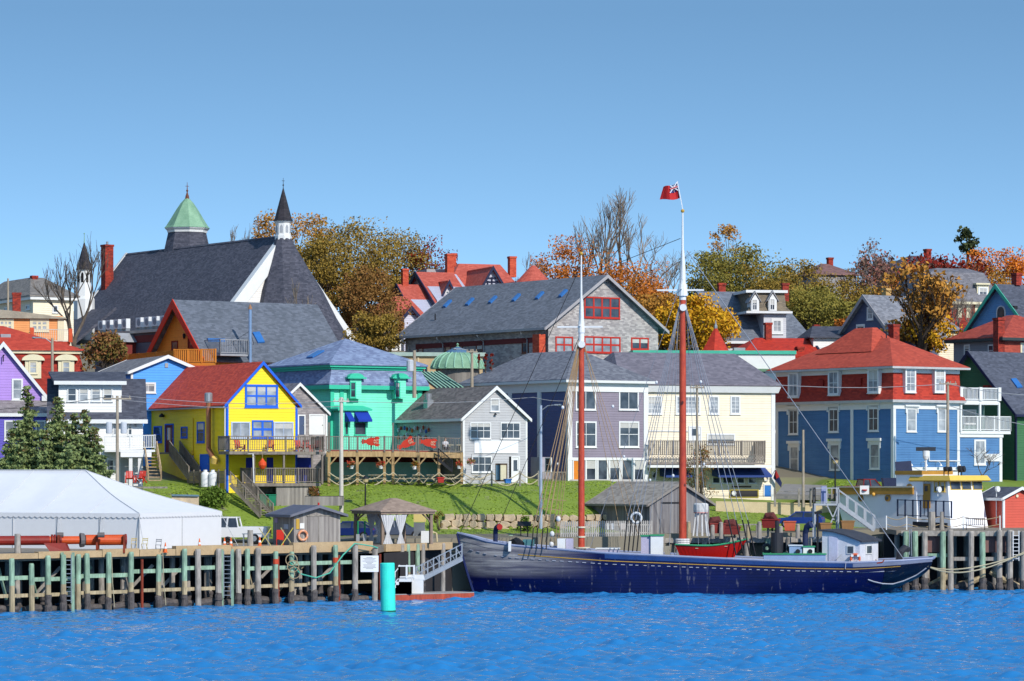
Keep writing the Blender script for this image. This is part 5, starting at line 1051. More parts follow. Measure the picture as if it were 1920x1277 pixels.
    W = H.u(1605); he = H.z(1560, 516); H.walls(W, 8, he, W_('mid_grey_clapboard', ())); H.hip(W, 8, he, H.z(1556, 495, off=4), M('rosy_brown_roof', (150, 110, 104), 'shingle', rgb2=(120, 90, 86)), ru=2.5, rv=3.8); H.chim_px(1556, 483, 500, v=4, w=.7)
    H = House('distant_dark_house', 'distant house with a dark roof and brick chimney on the crest at the right', 'house', 1700, 600, 450, 25)
    W = H.u(1790); he = H.z(1740, 505); H.walls(W, 9, he, W_('mid_grey_clapboard', ())); H.hip(W, 9, he, H.z(1735, 480, off=4), M('charcoal_shingle', ()), ru=3.4, rv=4.2); H.chim_px(1739, 467, 485, v=4, w=.8); q = H.ray(1728, 475, 'f', 4); H.part(MB().cyl((q.x, 4, q.z-1.2), (q.x, 4, q.z), .12), 'flue', BLACKM)
    # low dark-roofed house between the red roofs
    H = House('low_slate_house', 'low white house with a slate roof and patterned ridge between red roofs', 'house', 1525, 720, 356, 8)
    W = H.u(1600); he = H.z(1560, 634); H.walls(W, 6, he, W_('white_clapboard', ())); H.hip(W, 6, he, H.z(1560, 612, off=3), M('charcoal_shingle', ()), ov=.5, ru=.6, rv=2.9)
    # small red shed at the water's right
    H = House('red_shed', 'small red gabled shed with white trim behind the trawler wheelhouse', 'shed', 1881, 975, 290, 25)
    W = H.u(1945); he = H.z(1881, 935); hr = H.z(1912, 917); H.gable(W, 4, he, hr, W_('coral_red_clapboard', (214, 86, 66)), M('dark_grey_shingle', ()), ov=.3, trim=WHITE, tw=.2); q = H.ray(1907, 930, 'f', -.05); H.part(MB().cyl((q.x, -.1, q.z), (q.x, 0, q.z), .14, n=10), 'round_vent', OFFW)
right_group()
# ================================================================ trees
sc_cols.update({
 'olive_leaf': [(104,88,40),(140,114,48),(164,134,58),(124,106,50),(178,146,74)],
 'gold_leaf': [(146,100,44),(180,124,52),(196,140,58),(152,112,54),(206,158,80)],
 'orange_leaf': [(150,84,36),(192,108,42),(206,126,50),(170,98,42),(212,146,70)],
 'orange_bright': [(190,92,30),(222,116,36),(234,140,48),(206,104,34),(240,160,70)],
 'rust_leaf': [(112,78,44),(148,100,54),(126,96,52),(164,120,64),(104,80,46)],
 'crimson_leaf': [(86,24,22),(128,34,28),(150,48,34),(100,34,26),(160,70,44)],
 'yellow_leaf': [(150,112,26),(214,160,34),(230,178,44),(190,128,30),(120,104,34)],
 'green_leaf': [(84,84,40),(118,112,50),(138,128,56),(150,136,62),(100,96,46)],
 'pink_leaf': [(120,70,64),(150,90,84),(130,104,88),(164,112,104),(110,84,72)],
 'spruce_leaf': [(82,100,70),(122,140,84),(150,162,102),(100,120,78),(166,172,118)],
 'spruce_tip': [(120,84,48),(140,100,60),(96,92,56),(84,96,56),(150,112,70)],
 'pine_leaf': [(50,60,40),(74,82,50),(92,98,60)],
 'hedge_leaf': [(60,80,30),(92,116,42),(112,136,52),(76,98,36)],
 'bush_leaf': [(110,70,44),(150,96,66),(130,100,52),(104,104,50),(160,80,70)],
})
BARK = M('grey_bark', (118, 106, 94), 'wood', rough=.9, rgb2=(82, 72, 64)); DBARK = M('dark_bark', (78, 66, 56), 'wood', rough=.9, rgb2=(54, 46, 40))
TWIG = M('pale_twig', (150, 136, 122), rough=.9)
def leafmat(n): return M(n, (100, 100, 40), 'leaf', rough=.75, k=.84, spec=.15)
def leaves_mesh(name, C, sig, n, size, mat, rs, flat=1.0, droop=0.0):
    """n leaf faces spread round each clump centre"""
    C = np.asarray(C, float); k = len(C); N = k*n
    sg = np.repeat(np.asarray(sig, float).reshape(-1, 1) if np.ndim(sig) else np.full((k, 1), sig), n, 0)
    p = np.repeat(C, n, 0)+np.clip(rs.normal(size=(N, 3)), -1.6, 1.6)*sg*np.array([1, 1, flat])
    a = rs.normal(size=(N, 3)); a /= np.linalg.norm(a, axis=1, keepdims=True); b = np.cross(a, rs.normal(size=(N, 3))); b /= np.linalg.norm(b, axis=1, keepdims=True)
    s = size*rs.uniform(.55, 1.3, (N, 1))
    v = np.stack([p-a*s, p+b*s*.6, p+a*s, p-b*s*.6], 1).reshape(-1, 3)
    me = bpy.data.meshes.new(name); q = np.arange(N*4, dtype=np.int32)
    me.vertices.add(N*4); me.vertices.foreach_set('co', v.ravel()); me.loops.add(N*4); me.loops.foreach_set('vertex_index', q)
    me.polygons.add(N); me.polygons.foreach_set('loop_start', q[::4].copy()); me.polygons.foreach_set('loop_total', np.full(N, 4, dtype=np.int32)); me.update(calc_edges=True)
    me.materials.append(mat); o = bpy.data.objects.new(name, me); COL.objects.link(o); return o
def tree(px, top, wpx, Y, leaf, label, bot=None, n=46, per=60, size=.165, bark=None, name='autumn_tree', group='autumn trees on the hill', sparse=1.0, hfrac=.78, sig=.16, seed=None):
    rs = np.random.RandomState(int(px*7+top) if seed is None else seed); r = random.Random(int(px*3+top))
    X = (px-CX)/F*Y; z0 = ground(X, Y)-.3; zt = CH+(HY-top)/F*Y; h = max(3.0, zt-z0); w = wpx/F*Y/2
    if bot is not None: cb = max(0.15*h, CH+(HY-bot)/F*Y-z0)
    else: cb = h*(1-hfrac)
    T = Thing(name, label, 'tree', (X, Y, z0), 0, group); cz = (cb+h)/2; ch = (h-cb)/2
    C = []; m = MB()
    m.tube([(0, 0, 0), (r.uniform(-.2, .2), 0, cb*.5), (r.uniform(-.3, .3), r.uniform(-.3, .3), cb), (0, 0, cz)], [.045*h*.55+.08, .035*h*.5+.07, .028*h*.5+.05, .09], 7)
    lob = [(r.uniform(0, 6.28), r.uniform(.78, 1.12)) for _ in range(7)]
    for i in range(n):
        th = rs.uniform(0, 2*math.pi); ph = math.acos(rs.uniform(-.85, 1)); rr = rs.uniform(.35, 1)**.45*(1+.16*math.sin(3*th+lob[0][0])+.13*math.sin(5*ph+lob[1][0]))
        p = np.array([w*rr*math.sin(ph)*math.cos(th), w*rr*math.sin(ph)*math.sin(th), cz+ch*.93*rr*math.cos(ph)]); p[2] = min(p[2], h*.97)
        C.append(p)
        if i % 2 == 0:
            s = Vector((0, 0, cb+(cz-cb)*r.uniform(-.2, .9))); e = Vector(p); mid = s.lerp(e, .5)+Vector((r.uniform(-.4, .4), r.uniform(-.4, .4), -.12*(e-s).length))
            m.tube([s, mid, e], [.1+.006*h, .06, .025], 4, False)
    T.part(m, 'trunk', bark or DBARK)
    o = leaves_mesh('crown', C, [min(w, ch)*sig*rs.uniform(.6, 1.5)+.15 for _ in C], int(per*sparse*2.5), size, leafmat(leaf), rs, .75); o.parent = T.e
    return T
def bare(px, top, wpx, Y, label, lv=6, seed=1, leaf=None, mat=None, name='bare_tree', group='bare trees on the hill', up=.25, spread=.6, bot=None, per=3, lsize=.22, trunk=1.0, zb=None):
    r = random.Random(seed); X = (px-CX)/F*Y; z0 = ground(X, Y)-.3 if zb is None else zb; zt = CH+(HY-top)/F*Y; h = zt-z0; w = wpx/F*Y/2
    T = Thing(name, label, 'tree', (X, Y, z0), 0, group); segs = []; tips = []
    def grow(p, d, L, rad_, k):
        q = p; pts = [p]; n = 2
        for i in range(n):
            d = (d+Vector((r.uniform(-.22, .22), r.uniform(-.22, .22), r.uniform(-.02, .16)))).normalized(); q = q+d*(L/n); pts.append(q)
        segs.append((pts, rad_, k))
        if k == 0: tips.append(q); return
        for i in range(3 if k > 1 else 4):
            a = Vector((r.gauss(0, spread), r.gauss(0, spread), up)); nd = (d+a).normalized()
            st = pts[-1] if i == 0 else pts[1].lerp(pts[-1], r.random())
            grow(st, nd, L*r.uniform(.62, .84), rad_*.6, k-1)
    grow(Vector((0, 0, 0)), Vector((0, 0, 1)), 1.0, .05, lv-1)
    # fit to the observed height and spread
    zs = sorted(p.z for p in tips); xs = sorted(abs(p.x) for p in tips); hz = zs[int(len(zs)*.985)]; wx = max(.1, xs[int(len(xs)*.93)])
    sz = h/hz; sx = w/wx; m = MB(); br = MB(); f = lambda p: Vector((p.x*sx, p.y*sx, p.z*sz))
    for pts, rr, k in segs:
        R0 = max(.017, rr*h*.42*trunk); R1 = max(.012, R0*.68); P_ = [f(p) for p in pts]
        (m if k >= lv-2 else br).tube(P_, [R0+(R1-R0)*i/(len(P_)-1) for i in range(len(P_))], 6 if k >= lv-2 else 3, False)
    T.part(m, 'trunk', mat or BARK); T.part(br, 'branches', mat or TWIG)
    if leaf:
        rs = np.random.RandomState(seed); o = leaves_mesh('leaves', [tuple(f(p)) for p in tips], .35, per, lsize, leafmat(leaf), rs); o.parent = T.e
    return T
# behind the church and round the mansion
tree(560, 398, 130, 412, 'gold_leaf', 'thin golden tree just right of the black turret spire', n=34, per=40, size=.18, bark=BARK, bot=520)
tree(505, 402, 60, 418, 'gold_leaf', 'sparse golden tree rising behind the turret spire', n=14, per=30, size=.17, bark=BARK, bot=470)
tree(655, 408, 170, 408, 'olive_leaf', 'broad olive gold tree, tallest crown between church and mansion', n=80, per=70)
tree(738, 428, 150, 428, 'olive_leaf', 'olive brown tree just left of the crimson tree', n=64, per=60)
tree(797, 446, 110, 430, 'crimson_leaf', 'dark crimson tree behind the mansion chimneys', n=46, per=60)
tree(842, 458, 50, 424, 'rust_leaf', 'small rusty tree touching the tallest mansion chimney', n=16, per=30, bark=BARK)
tree(600, 440, 110, 396, 'olive_leaf', 'olive tree beside the right slope of the church apse', n=50, per=60)
tree(650, 520, 100, 398, 'rust_leaf', 'rusty tree next to the white church rake board', n=44, per=60, bot=640)
tree(690, 505, 104, 392, 'rust_leaf', 'brown tree below the olive gold crown, left of the mansion', n=56, per=60, bot=640)
tree(728, 565, 60, 364, 'rust_leaf', 'short brown tree in front of the low mansion roof', n=24, per=44, bark=BARK, bot=660)
tree(708, 590, 96, 360, 'olive_leaf', 'low olive tree above the mint green roof', n=40, per=50, bot=665)
bare(442, 420, 46, 420, 'thin bare crown showing above the church ridge', 6, 3)
bare(133, 452, 125, 354, 'bare tree crossing the white church pinnacle at the left', 6, 5, mat=BARK)
bare(985, 474, 56, 428, 'small bare tree beside the red round turret', 6, 9)
# middle
tree(1062, 452, 112, 428, 'orange_leaf', 'orange tree right of the red turret', n=44, per=60, bark=BARK)
tree(1168, 486, 170, 396, 'orange_leaf', 'wide orange tree behind the shingled gable', n=64, per=64)
tree(1228, 545, 100, 384, 'gold_leaf', 'golden tree at the right eave of the shingled building', n=40, per=60, bot=640)
bare(1122, 378, 90, 432, 'gaunt bare tree left of the tallest bare crown', 6, 11, spread=.5)
bare(1168, 357, 110, 428, 'tallest bare tree with a flat spreading crown between the masts', 6, 14, spread=.6)
bare(1236, 440, 110, 420, 'bare tree directly left of the white topmast', 6, 17)
tree(1310, 560, 130, 354, 'yellow_leaf', 'bright yellow tree behind the red spire roof', n=60, per=80, size=.18, bot=670)
tree(1253, 575, 70, 358, 'yellow_leaf', 'yellow orange tree just left of the main mast', n=28, per=70, size=.18, bot=670)
tree(1370, 400, 78, 424, 'gold_leaf', 'sparse upright golden tree topping the crest right of the flag', n=26, per=34, size=.17, bark=BARK, sig=.12)
tree(1385, 452, 140, 408, 'green_leaf', 'dark olive green tree below the upright golden one', n=64, per=70)
tree(1322, 466, 80, 412, 'green_leaf', 'olive green tree right of the white topmast', n=34, per=56)
tree(1440, 500, 110, 402, 'olive_leaf', 'olive tree behind the dormer house', n=46, per=60)
tree(1500, 486, 110, 416, 'olive_leaf', 'round olive tree above the right dormer house chimney', n=48, per=60)
tree(1520, 540, 120, 392, 'green_leaf', 'green bushy tree right of the dormer house', n=46, per=64, bot=640)
tree(1575, 520, 110, 424, 'olive_leaf', 'brownish tree in front of the distant brown roof', n=40, per=56)
tree(1585, 560, 90, 384, 'green_leaf', 'yellow green tree left of the slate gable', n=40, per=60, bot=650)
tree(1592, 596, 40, 368, 'orange_leaf', 'small orange tree low beside the slate gable', n=14, per=50, bot=640)
bare(1630, 462, 92, 432, 'twiggy pink berried tree on the crest', 7, 21, 'pink_leaf', per=2)
tree(1672, 512, 100, 402, 'gold_leaf', 'golden brown tree behind the yellow chimney', n=44, per=60)
tree(1712, 500, 90, 410, 'orange_leaf', 'orange brown tree below the distant dark roof', n=40, per=56)
bare(1775, 480, 130, 420, 'thin red leaved tree left of the pine', 7, 23, 'crimson_leaf', per=2, lsize=.3)
tree(1850, 472, 84, 430, 'orange_bright', 'vivid orange tree right of the pine', n=40, per=60)
tree(1900, 466, 80, 426, 'orange_bright', 'vivid orange tree at the right edge of the crest', n=40, per=60)
bare(1808, 520, 130, 376, 'grey bare tree in front of the mansard house', 7, 29, mat=TWIG)
bare(1738, 508, 120, 344, 'gnarled dark trunked tree with sparse golden leaves beside the tall cream house', 6, 31, 'gold_leaf', DBARK, per=12, lsize=.26, trunk=1.5)
tree(1735, 575, 110, 346, 'yellow_leaf', 'sparse yellow tree before the tall cream house', n=24, per=34, size=.22, bark=DBARK, bot=660)
tree(1462, 528, 100, 400, 'olive_leaf', 'low olive tree between the round olive tree and the dormer house', n=40, per=56)
tree(1548, 545, 96, 398, 'green_leaf', 'mid green tree below the distant brown roof', n=40, per=56)
tree(1632, 530, 100, 406, 'olive_leaf', 'olive tree under the twiggy pink tree', n=40, per=56)
tree(1700, 540, 90, 396, 'rust_leaf', 'rust brown tree just above the slate gable ridge', n=36, per=56)
tree(1770, 505, 110, 432, 'rust_leaf', 'rust brown tree below the pine on the crest', n=40, per=56)
tree(1822, 490, 80, 436, 'crimson_leaf', 'dusky red tree directly below the pine', n=34, per=50)
tree(1885, 500, 120, 420, 'gold_leaf', 'golden tree in front of the vivid orange ones at the right edge', n=44, per=56)
tree(1350, 520, 110, 404, 'green_leaf', 'green tree behind the left brick chimney of the dormer house', n=44, per=60)
tree(1200, 520, 110, 402, 'gold_leaf', 'golden orange tree above the right slope of the shingled building', n=44, per=60)
tree(1600, 508, 90, 444, 'olive_leaf', 'olive tree on the crest right of the distant brown roof', n=36, per=50)
tree(1518, 505, 80, 446, 'gold_leaf', 'thin golden tree on the crest left of the distant brown roof', n=32, per=44)
tree(1662, 505, 90, 440, 'orange_leaf', 'orange tree on the crest left of the distant dark roof', n=36, per=50)
tree(1440, 482, 100, 430, 'green_leaf', 'olive green crest tree right of the upright golden one', n=42, per=56)
tree(1800, 500, 110, 444, 'orange_leaf', 'soft orange crest tree just below the lone pine', n=40, per=50)
def pine(px, top, wpx, Y, bot, label):
    rs = np.random.RandomState(4); X = (px-CX)/F*Y; z0 = ground(X, Y)-.3; zt = CH+(HY-top)/F*Y; zb = CH+(HY-bot)/F*Y; w = wpx/F*Y/2
    T = Thing('pine_tree', label, 'tree', (X, Y, z0)); m = MB().tube([(0, 0, 0), (.2, 0, (zb-z0)), (0, 0, zt-z0-.5)], [.3, .2, .06], 6); C = []
    for i in range(16):
        f = i/15; z = zb-z0+(zt-zb)*f; a = rs.uniform(0, 6.28); rr = w*(1.0-.55*f)*rs.uniform(.4, 1); C.append((rr*math.cos(a)+.3*math.sin(i), rr*math.sin(a), z)); m.tube([(0, 0, z-.3), C[-1]], [.07, .03], 4, False)
    T.part(m, 'trunk', DBARK); o = leaves_mesh('crown', C, .42, 46, .28, leafmat('pine_leaf'), rs, .6); o.parent = T.e
pine(1812, 432, 40, 446, 478, 'lone dark pine standing above the orange trees on the crest')
# ---- spruces beside the tent
def spruce(px, top, wpx, Y, label, seed):
    rs = np.random.RandomState(seed); X = (px-CX)/F*Y; z0 = ground(X, Y)-.3; zt = CH+(HY-top)/F*Y; h = zt-z0; w = wpx/F*Y/2
    T = Thing('spruce_tree', label, 'tree', (X, Y, z0), 0, 'spruces beside the white tent'); m = MB().tube([(0, 0, 0), (0, 0, h*.98)], [.2, .03], 6); C = []; C2 = []
    nl = int(h/.3)
    for i in range(nl):
        f = i/nl; z = h*(.06+.93*f); rr = w*(1-f)**.8*rs.uniform(.72, 1.08)+.1
        for k in range(max(4, int(11*(1-f)+3))):
            a = rs.uniform(0, 6.28); rl = rr*rs.uniform(.65, 1.1); nseg = max(2, int(rl/.26))
            for j in range(nseg):
                g = (j+.7)/nseg; q = (rl*g*math.cos(a), rl*g*math.sin(a), z-.22*rl*g+.12*rl*g*g); (C2 if f > .8 and rs.rand() < .55 else C).append(q)
            m.tube([(0, 0, z), (rl*math.cos(a), rl*math.sin(a), z-.1*rl)], [.03, .012], 3, False)
    T.part(m, 'trunk', DBARK); o = leaves_mesh('crown', C, .13, 15, .15, leafmat('spruce_leaf'), rs, .55); o.parent = T.e
    if C2: o = leaves_mesh('foliage', C2, .1, 8, .12, leafmat('spruce_tip'), rs, .6); o.parent = T.e
spruce(52, 718, 130, 270.5, 'tallest spruce with a thin brown cone laden tip, at the left', 1)
spruce(108, 738, 150, 269, 'spruce in the middle of the clump with a brown pointed tip', 2)
spruce(158, 762, 140, 268, 'right hand bushy spruce beside the utility pole', 3)
spruce(20, 800, 100, 268.5, 'low spruce at the far left of the clump', 4)
spruce(130, 790, 140, 266.5, 'short green spruce in front of the clump', 5)
spruce(82, 800, 130, 266.8, 'short spruce in front of the tallest one', 6)
spruce(178, 796, 120, 267.4, 'bushy spruce at the right edge of the clump near the transformer pole', 7)
spruce(140, 770, 130, 269.6, 'rounded spruce at the back of the clump', 8)
spruce(40, 815, 130, 266.6, 'spreading low spruce in front at the left of the clump', 9)
# ---- bushes and hedge
def bush(px, py, wpx, hpx, Y, leaf, label, n=22, per=60, size=.14, name='bush', grp=None):
    rs = np.random.RandomState(int(px)); q = P(px, py, Y); w = wpx/F*Y/2; h = hpx/F*Y; T = Thing(name, label, 'bush', q, 0, grp); C = []; m = MB()
    for i in range(n):
        a = rs.uniform(0, 6.28); t = rs.uniform(0, 1)**.6; r_ = w*math.sqrt(rs.uniform(0, 1))*math.sqrt(max(.1, 1-t*t*.8)); p = (r_*math.cos(a), r_*math.sin(a)*.7, h*t*.92); C.append(p); m.tube([(p[0]*.2, p[1]*.2, -.3), p], [.03, .012], 4, False)
    T.part(m, 'stems', BARK); o = leaves_mesh('foliage', C, min(w, h)*.17, per, size, leafmat(leaf), rs); o.parent = T.e; return T
bush(198, 684, 90, 58, 322, 'bush_leaf', 'reddish brown bush left of the orange terrace', n=40, per=60, size=.2)
bush(398, 956, 60, 40, 279, 'hedge_leaf', 'clipped hedge draping the bank below the yellow house', n=40, per=90, size=.11)
bush(1312, 938, 66, 108, 301, 'bush_leaf', 'straggly autumn shrub in front of the cream building', n=40, per=26, size=.1)
bush(985, 1000, 30, 30, 283.5, 'hedge_leaf', 'green bush growing against the stone wall', n=16, per=50, size=.1)
bush(824, 988, 26, 30, 281, 'bush_leaf', 'wispy dry shrub beside the gazebo', n=12, per=24, size=.08)
bush(590, 935, 28, 22, 283, 'bush_leaf', 'small flowering bush beside the tall white pole', n=12, per=40, size=.09)
bush(1448, 990, 20, 16, 284, 'hedge_leaf', 'small low shrub on the bank below the cream building', n=8, per=30, size=.09)
for i, px in enumerate((898, 910, 922)): bush(px, 694, 9, 32, 318, 'crimson_leaf', ['slender red shrub nearest the green dome', 'middle one of the three slender red shrubs', 'right one of the three slender red shrubs'][i], n=7, per=26, size=.12, name='red_shrub', grp='slender red shrubs right of the dome')
bare(1838, 838, 70, 309, 'small leafless tree in front of the balcony annex', 5, 41, mat=BARK, name='small_bare_tree', group=None, zb=8.6)
bare(570, 528, 50, 350, 'pale leafless sapling in front of the church apse', 5, 43, mat=TWIG, name='small_bare_tree', group=None)
# ================================================================ wharves, boats
def line_at(px, a, b):
    m = (b.y-a.y)/(b.x-a.x); Y = (a.y-m*a.x)/(1-m*(px-CX)/F); return Vector(((px-CX)/F*Y, Y, 0))
MUSSEL = M('mussel_crust', (112, 104, 100), rough=.9, rgb2=(52, 48, 50), bump=.1, sc=2.5)
def stained(base, name):         # timber that is weed green and dark near the water
    return M(name, base, 'wood', rough=.85, rgb2=tuple(int(c*.66) for c in base))
PGRN = stained((172, 204, 174), 'pale_green_pile'); PGRY = stained((190, 180, 168), 'grey_pile'); PTAN = stained((204, 184, 146), 'tan_pile_foot'); CONC = M('sand_concrete', (204, 174, 132), rough=.85, rgb2=(168, 142, 108), bump=.03)
def pile(T, p, z0, z1, r, col, tide=True):
    """a round pile; its lower part is tan weedy timber and its foot is crusted with mussels, all one part with pieces below it"""
    zm = 2.0 if col is PGRN else 1.0; zm = min(zm, z1-.4); tilt = R.uniform(-.03, .03)
    o = T.wpart(MB().tube([(p.x+tilt, p.y, zm), (p.x, p.y, z1-.12), (p.x, p.y, z1)], [r*1.02, r, r*.8], 9), 'piling', col)
    T.wpart(MB().tube([(p.x+tilt*1.6, p.y, z0), (p.x+tilt, p.y, zm)], [r*1.06, r*1.02], 9), 'weathered_foot', PTAN if col is PGRN else col, o)
    if R.random() < .75:
        pts = []; rs = []; n = 6
        for i in range(n+1): pts.append((p.x+tilt*1.6+R.uniform(-.04, .04), p.y-.02, -.5+i*(1.4+R.uniform(0, .4))/n)); rs.append(r*R.uniform(1.1, 1.45)*(1 if i < n else .9))
        T.wpart(MB().tube(pts, rs, 9), 'mussel_crust', MUSSEL, o)
    return o
def ladder(T, p, z0, z1, w=.42, mat=None, name='ladder'):
    m = MB()
    for s in (-1, 1): m.bar((p.x+s*w/2, p.y-.3, z0), (p.x+s*w/2, p.y-.3, z1), .07)
    z = z0+.2
    while z < z1-.1: m.bar((p.x-w/2, p.y-.3, z), (p.x+w/2, p.y-.3, z), .05); z += .33
    T.wpart(m, name, mat or STEEL)
A0 = PZ(-60, 231.5, 0); A1 = PZ(718, 257.5, 0)
def left_wharf():
    ZD = 4.25; T = Thing('timber_wharf', 'long timber wharf with green and grey pilings in front of the white tent', 'wharf', (A0.x, A0.y, 0)); back = lambda p, y: Vector((p.x, y, 0))
    B1 = PZ(720, 262.5, 0); C1 = PZ(846, 270.5, 0); d = (A1-A0).normalized(); nrm = Vector((-d.y, d.x, 0))
    pts = [A0+nrm*.6, A1+nrm*.6, B1, C1, Vector((C1.x, 279, 0)), Vector((A0.x-12, 262, 0)), Vector((A0.x-12, A0.y, 0))]
    T.wpart(MB().prism([p+Vector((0, 0, ZD-.5)) for p in pts], (0, 0, .5)), 'deck', M('wharf_deck', (150, 138, 122), rgb2=(120, 110, 98)))
    T.wpart(MB().prism([p+nrm*9+Vector((0, 0, -2)) for p in (A0, A1)]+[A1+nrm*9+Vector((0, 0, ZD-.55)), A0+nrm*9+Vector((0, 0, ZD-.55))], nrm*.3), 'inner_wall', M('dark_inner_wall', (58, 54, 54), rough=.9))  # very dark wall closing the space behind the inner piles
    T.wpart(MB().prism([Vector((A1.x, A1.y+2, -2)), Vector((C1.x, C1.y+4, -2)), Vector((C1.x, C1.y+4, ZD-.55)), Vector((A1.x, A1.y+2, ZD-.55))], (0, .3, 0)), 'inner_wall', M('dark_inner_wall', ()))
    # concrete cap in stepped lengths
    for x0, x1, dz in ((-40, 72, -.30), (73, 192, .0), (193, 262, .12), (263, 330, .0), (331, 435, .28), (436, 550, .12), (551, 700, .38)):
        a, b = line_at(x0, A0, A1), line_at(x1, A0, A1); T.wpart(MB().prism([a+nrm*.05, b+nrm*.05, b+nrm*.6, a+nrm*.6], (0, 0, .62)) if 0 else MB().prism([a+nrm*.05+Vector((0, 0, ZD-.32)), b+nrm*.05+Vector((0, 0, ZD-.32)), b+nrm*.6+Vector((0, 0, ZD-.32)), a+nrm*.6+Vector((0, 0, ZD-.32))], (0, 0, .5+max(-.1, dz*.8))), 'cap_beam', CONC)
    # walers
    for x0, x1, z, mt in ((-40, 55, 2.55, PGRN), (56, 135, 2.4, PGRN), (137, 243, 2.55, PGRN), (244, 340, 2.8, PGRN), (342, 402, 2.95, PGRN), (455, 545, 2.8, PGRN), (546, 662, 3.1, PGRN)):
        a, b = line_at(x0, A0, A1), line_at(x1, A0, A1); T.wpart(MB().bar(a+Vector((0, 0, z)), b+Vector((0, 0, z)), .16, .30), 'waler', mt)
    for x0, x1, z in ((-40, 120, 1.25), (121, 260, 1.3), (262, 420, 1.35), (440, 575, 1.4), (576, 705, 1.5)):
        a, b = line_at(x0, A0, A1), line_at(x1, A0, A1); T.wpart(MB().bar(a+Vector((0, 0, z)), b+Vector((0, 0, z)), .18, .26), 'waler', PTAN)
    for i in range(9):            # crusted sill at the water
        a, b = line_at(-30+i*82, A0, A1), line_at(40+i*82, A0, A1); a = a+nrm*.5; b = b+nrm*.5; a.z = b.z = R.uniform(.05, .3)
        T.wpart(MB().tube([a, a.lerp(b, .3)+Vector((0, 0, .12)), a.lerp(b, .7), b], [.3, .36, .3, .26], 7), 'crusted_sill', MUSSEL)
    front = [(18, 4.0, 0), (55, 3.6, 0), (86, 4.15, 0), (115, 4.2, 0), (143, 4.2, 0), (159, 4.25, 0), (200, 4.3, 0), (242, 4.3, 0), (294, 4.05, 0), (342, 4.45, 0), (367, 4.4, 1), (406, 4.4, 1), (443, 4.35, 1), (460, 4.35, 0), (480, 4.4, 1), (513, 4.1, 0), (543, 4.05, 0), (584, 4.5, 1), (625, 4.5, 0), (662, 4.5, 1), (699, 4.2, 1)]
    for px, z1, g in front: pile(T, line_at(px, A0, A1)-nrm*.28, -1.5, z1, .2 if not g else .23, PGRY if g else PGRN)
    for i in range(34):           # inner rows
        p = line_at(-20+i*22, A0, A1)+nrm*R.uniform(1.8, 5.5); pile(T, p, -1.5, ZD-.5, .22, PGRY)
    for i in range(12):
        a = line_at(20+i*58, A0, A1)+nrm*1.6; b = line_at(20+i*58+R.choice((-34, 34)), A0, A1)+nrm*3.0; T.wpart(MB().bar(a+Vector((0, 0, 3.2)), b+Vector((0, 0, .9)), .16, .24), 'brace', R.choice((PGRN, PGRY, PTAN)))
    for px in (754, 765, 783, 793, 831): pile(T, line_at(px, B1, C1)-Vector((0, .4, 0)), -1.5, 4.3, .2, PGRN if px in (765, 783) else PGRY)
    for a, b in ((720, 800), (801, 845)): p, q = line_at(a, B1, C1), line_at(b, B1, C1); T.wpart(MB().bar(p+Vector((0, -.1, ZD-.2)), q+Vector((0, -.1, ZD-.2)), .4, .6), 'cap_beam', CONC)
    for px, m_ in ((125, STEEL), (424, STEEL)):
        p = line_at(px, A0, A1)-nrm*.2; ladder(T, p, .6, 4.2, .55)
        for s in (-1, 1): T.wpart(MB().bar((p.x+s*.4, p.y-.25, -1), (p.x+s*.4, p.y-.25, 4.35), .2, .2), 'ladder_post', PGRN)
    for px in (262, 517, 631, 708):
        p = line_at(px, A0, A1)-nrm*.3; T.wpart(MB().cyl((p.x, p.y, 0), (p.x, p.y, 3.7), .11, n=8), 'rusty_pipe', RUST)
    for px in (513, 625): p = line_at(px, A0, A1)-nrm*.28; T.wpart(MB().cyl((p.x, p.y, 3.1), (p.x, p.y, 3.5), .23, n=9), 'red_collar', M('red_collar', (220, 84, 52)))
    for px in (47, 484): p = line_at(px, A0, A1)+nrm*1.0; T.wpart(MB().cyl((p.x, p.y, ZD-.3), (p.x, p.y, ZD+1.5), .24, .22, 9), 'bollard', PGRY)
    # hanging grey ropes
    for px in (208, 304): p = line_at(px, A0, A1)-nrm*.1; T.wpart(MB().tube([(p.x, p.y-.1, 4.2), (p.x+.1, p.y-.3, 2), (p.x+.25, p.y-.3, .2)], .03, 5), 'hanging_rope', M('pale_rope', (190, 180, 150)))
    return T, nrm
LW, NRM = left_wharf()
ROPE = M('rope_tan', (186, 164, 128), rough=.9); TEALR = M('teal_rope', (90, 190, 160), rough=.8)
# mooring rope in teal, coiled rope, notice board
p = [line_at(x, A0, A1)-NRM*.55 for x in (536, 555, 584, 610, 635, 657, 690, 700)]
for q, z in zip(p, (3.2, 2.3, 1.95, 2.3, 3.7, 4.6, 4.35, 4.2)): q.z = z
solo(MB().tube(p, .055, 6), 'mooring_rope', TEALR, 'slack turquoise rope looped along the pilings below the kiosk', 'rope')
p0 = line_at(540, A0, A1)-NRM*.6
m = MB()
for k in range(3): m.torus((p0.x-.1+.12*k, p0.y, 3.4-.5*k), .45, .04, 'y', 16, 5)
solo(m, 'coiled_line', ROPE, 'tan coiled line hanging on the wharf beside the turquoise rope', 'rope')
a = line_at(684, A0, A1)-NRM*.6; T = Thing('notice_board', 'white notice board with lines of small print fixed to the wharf', 'sign', (a.x, a.y, 2.3))
T.part(MB().box(-.72, -.03, 0, .72, .03, 1.3), 'board', M('bright_white_board', ()))
m = MB()
for k, w in enumerate((.25, .5, .4, .55, .3, .2, .5, .45, .52, .3)): m.box(-w, -.04, 1.15-k*.1, w, -.03, 1.18-k*.1)
T.part(m, 'print', M('print_grey', (150, 150, 150)))
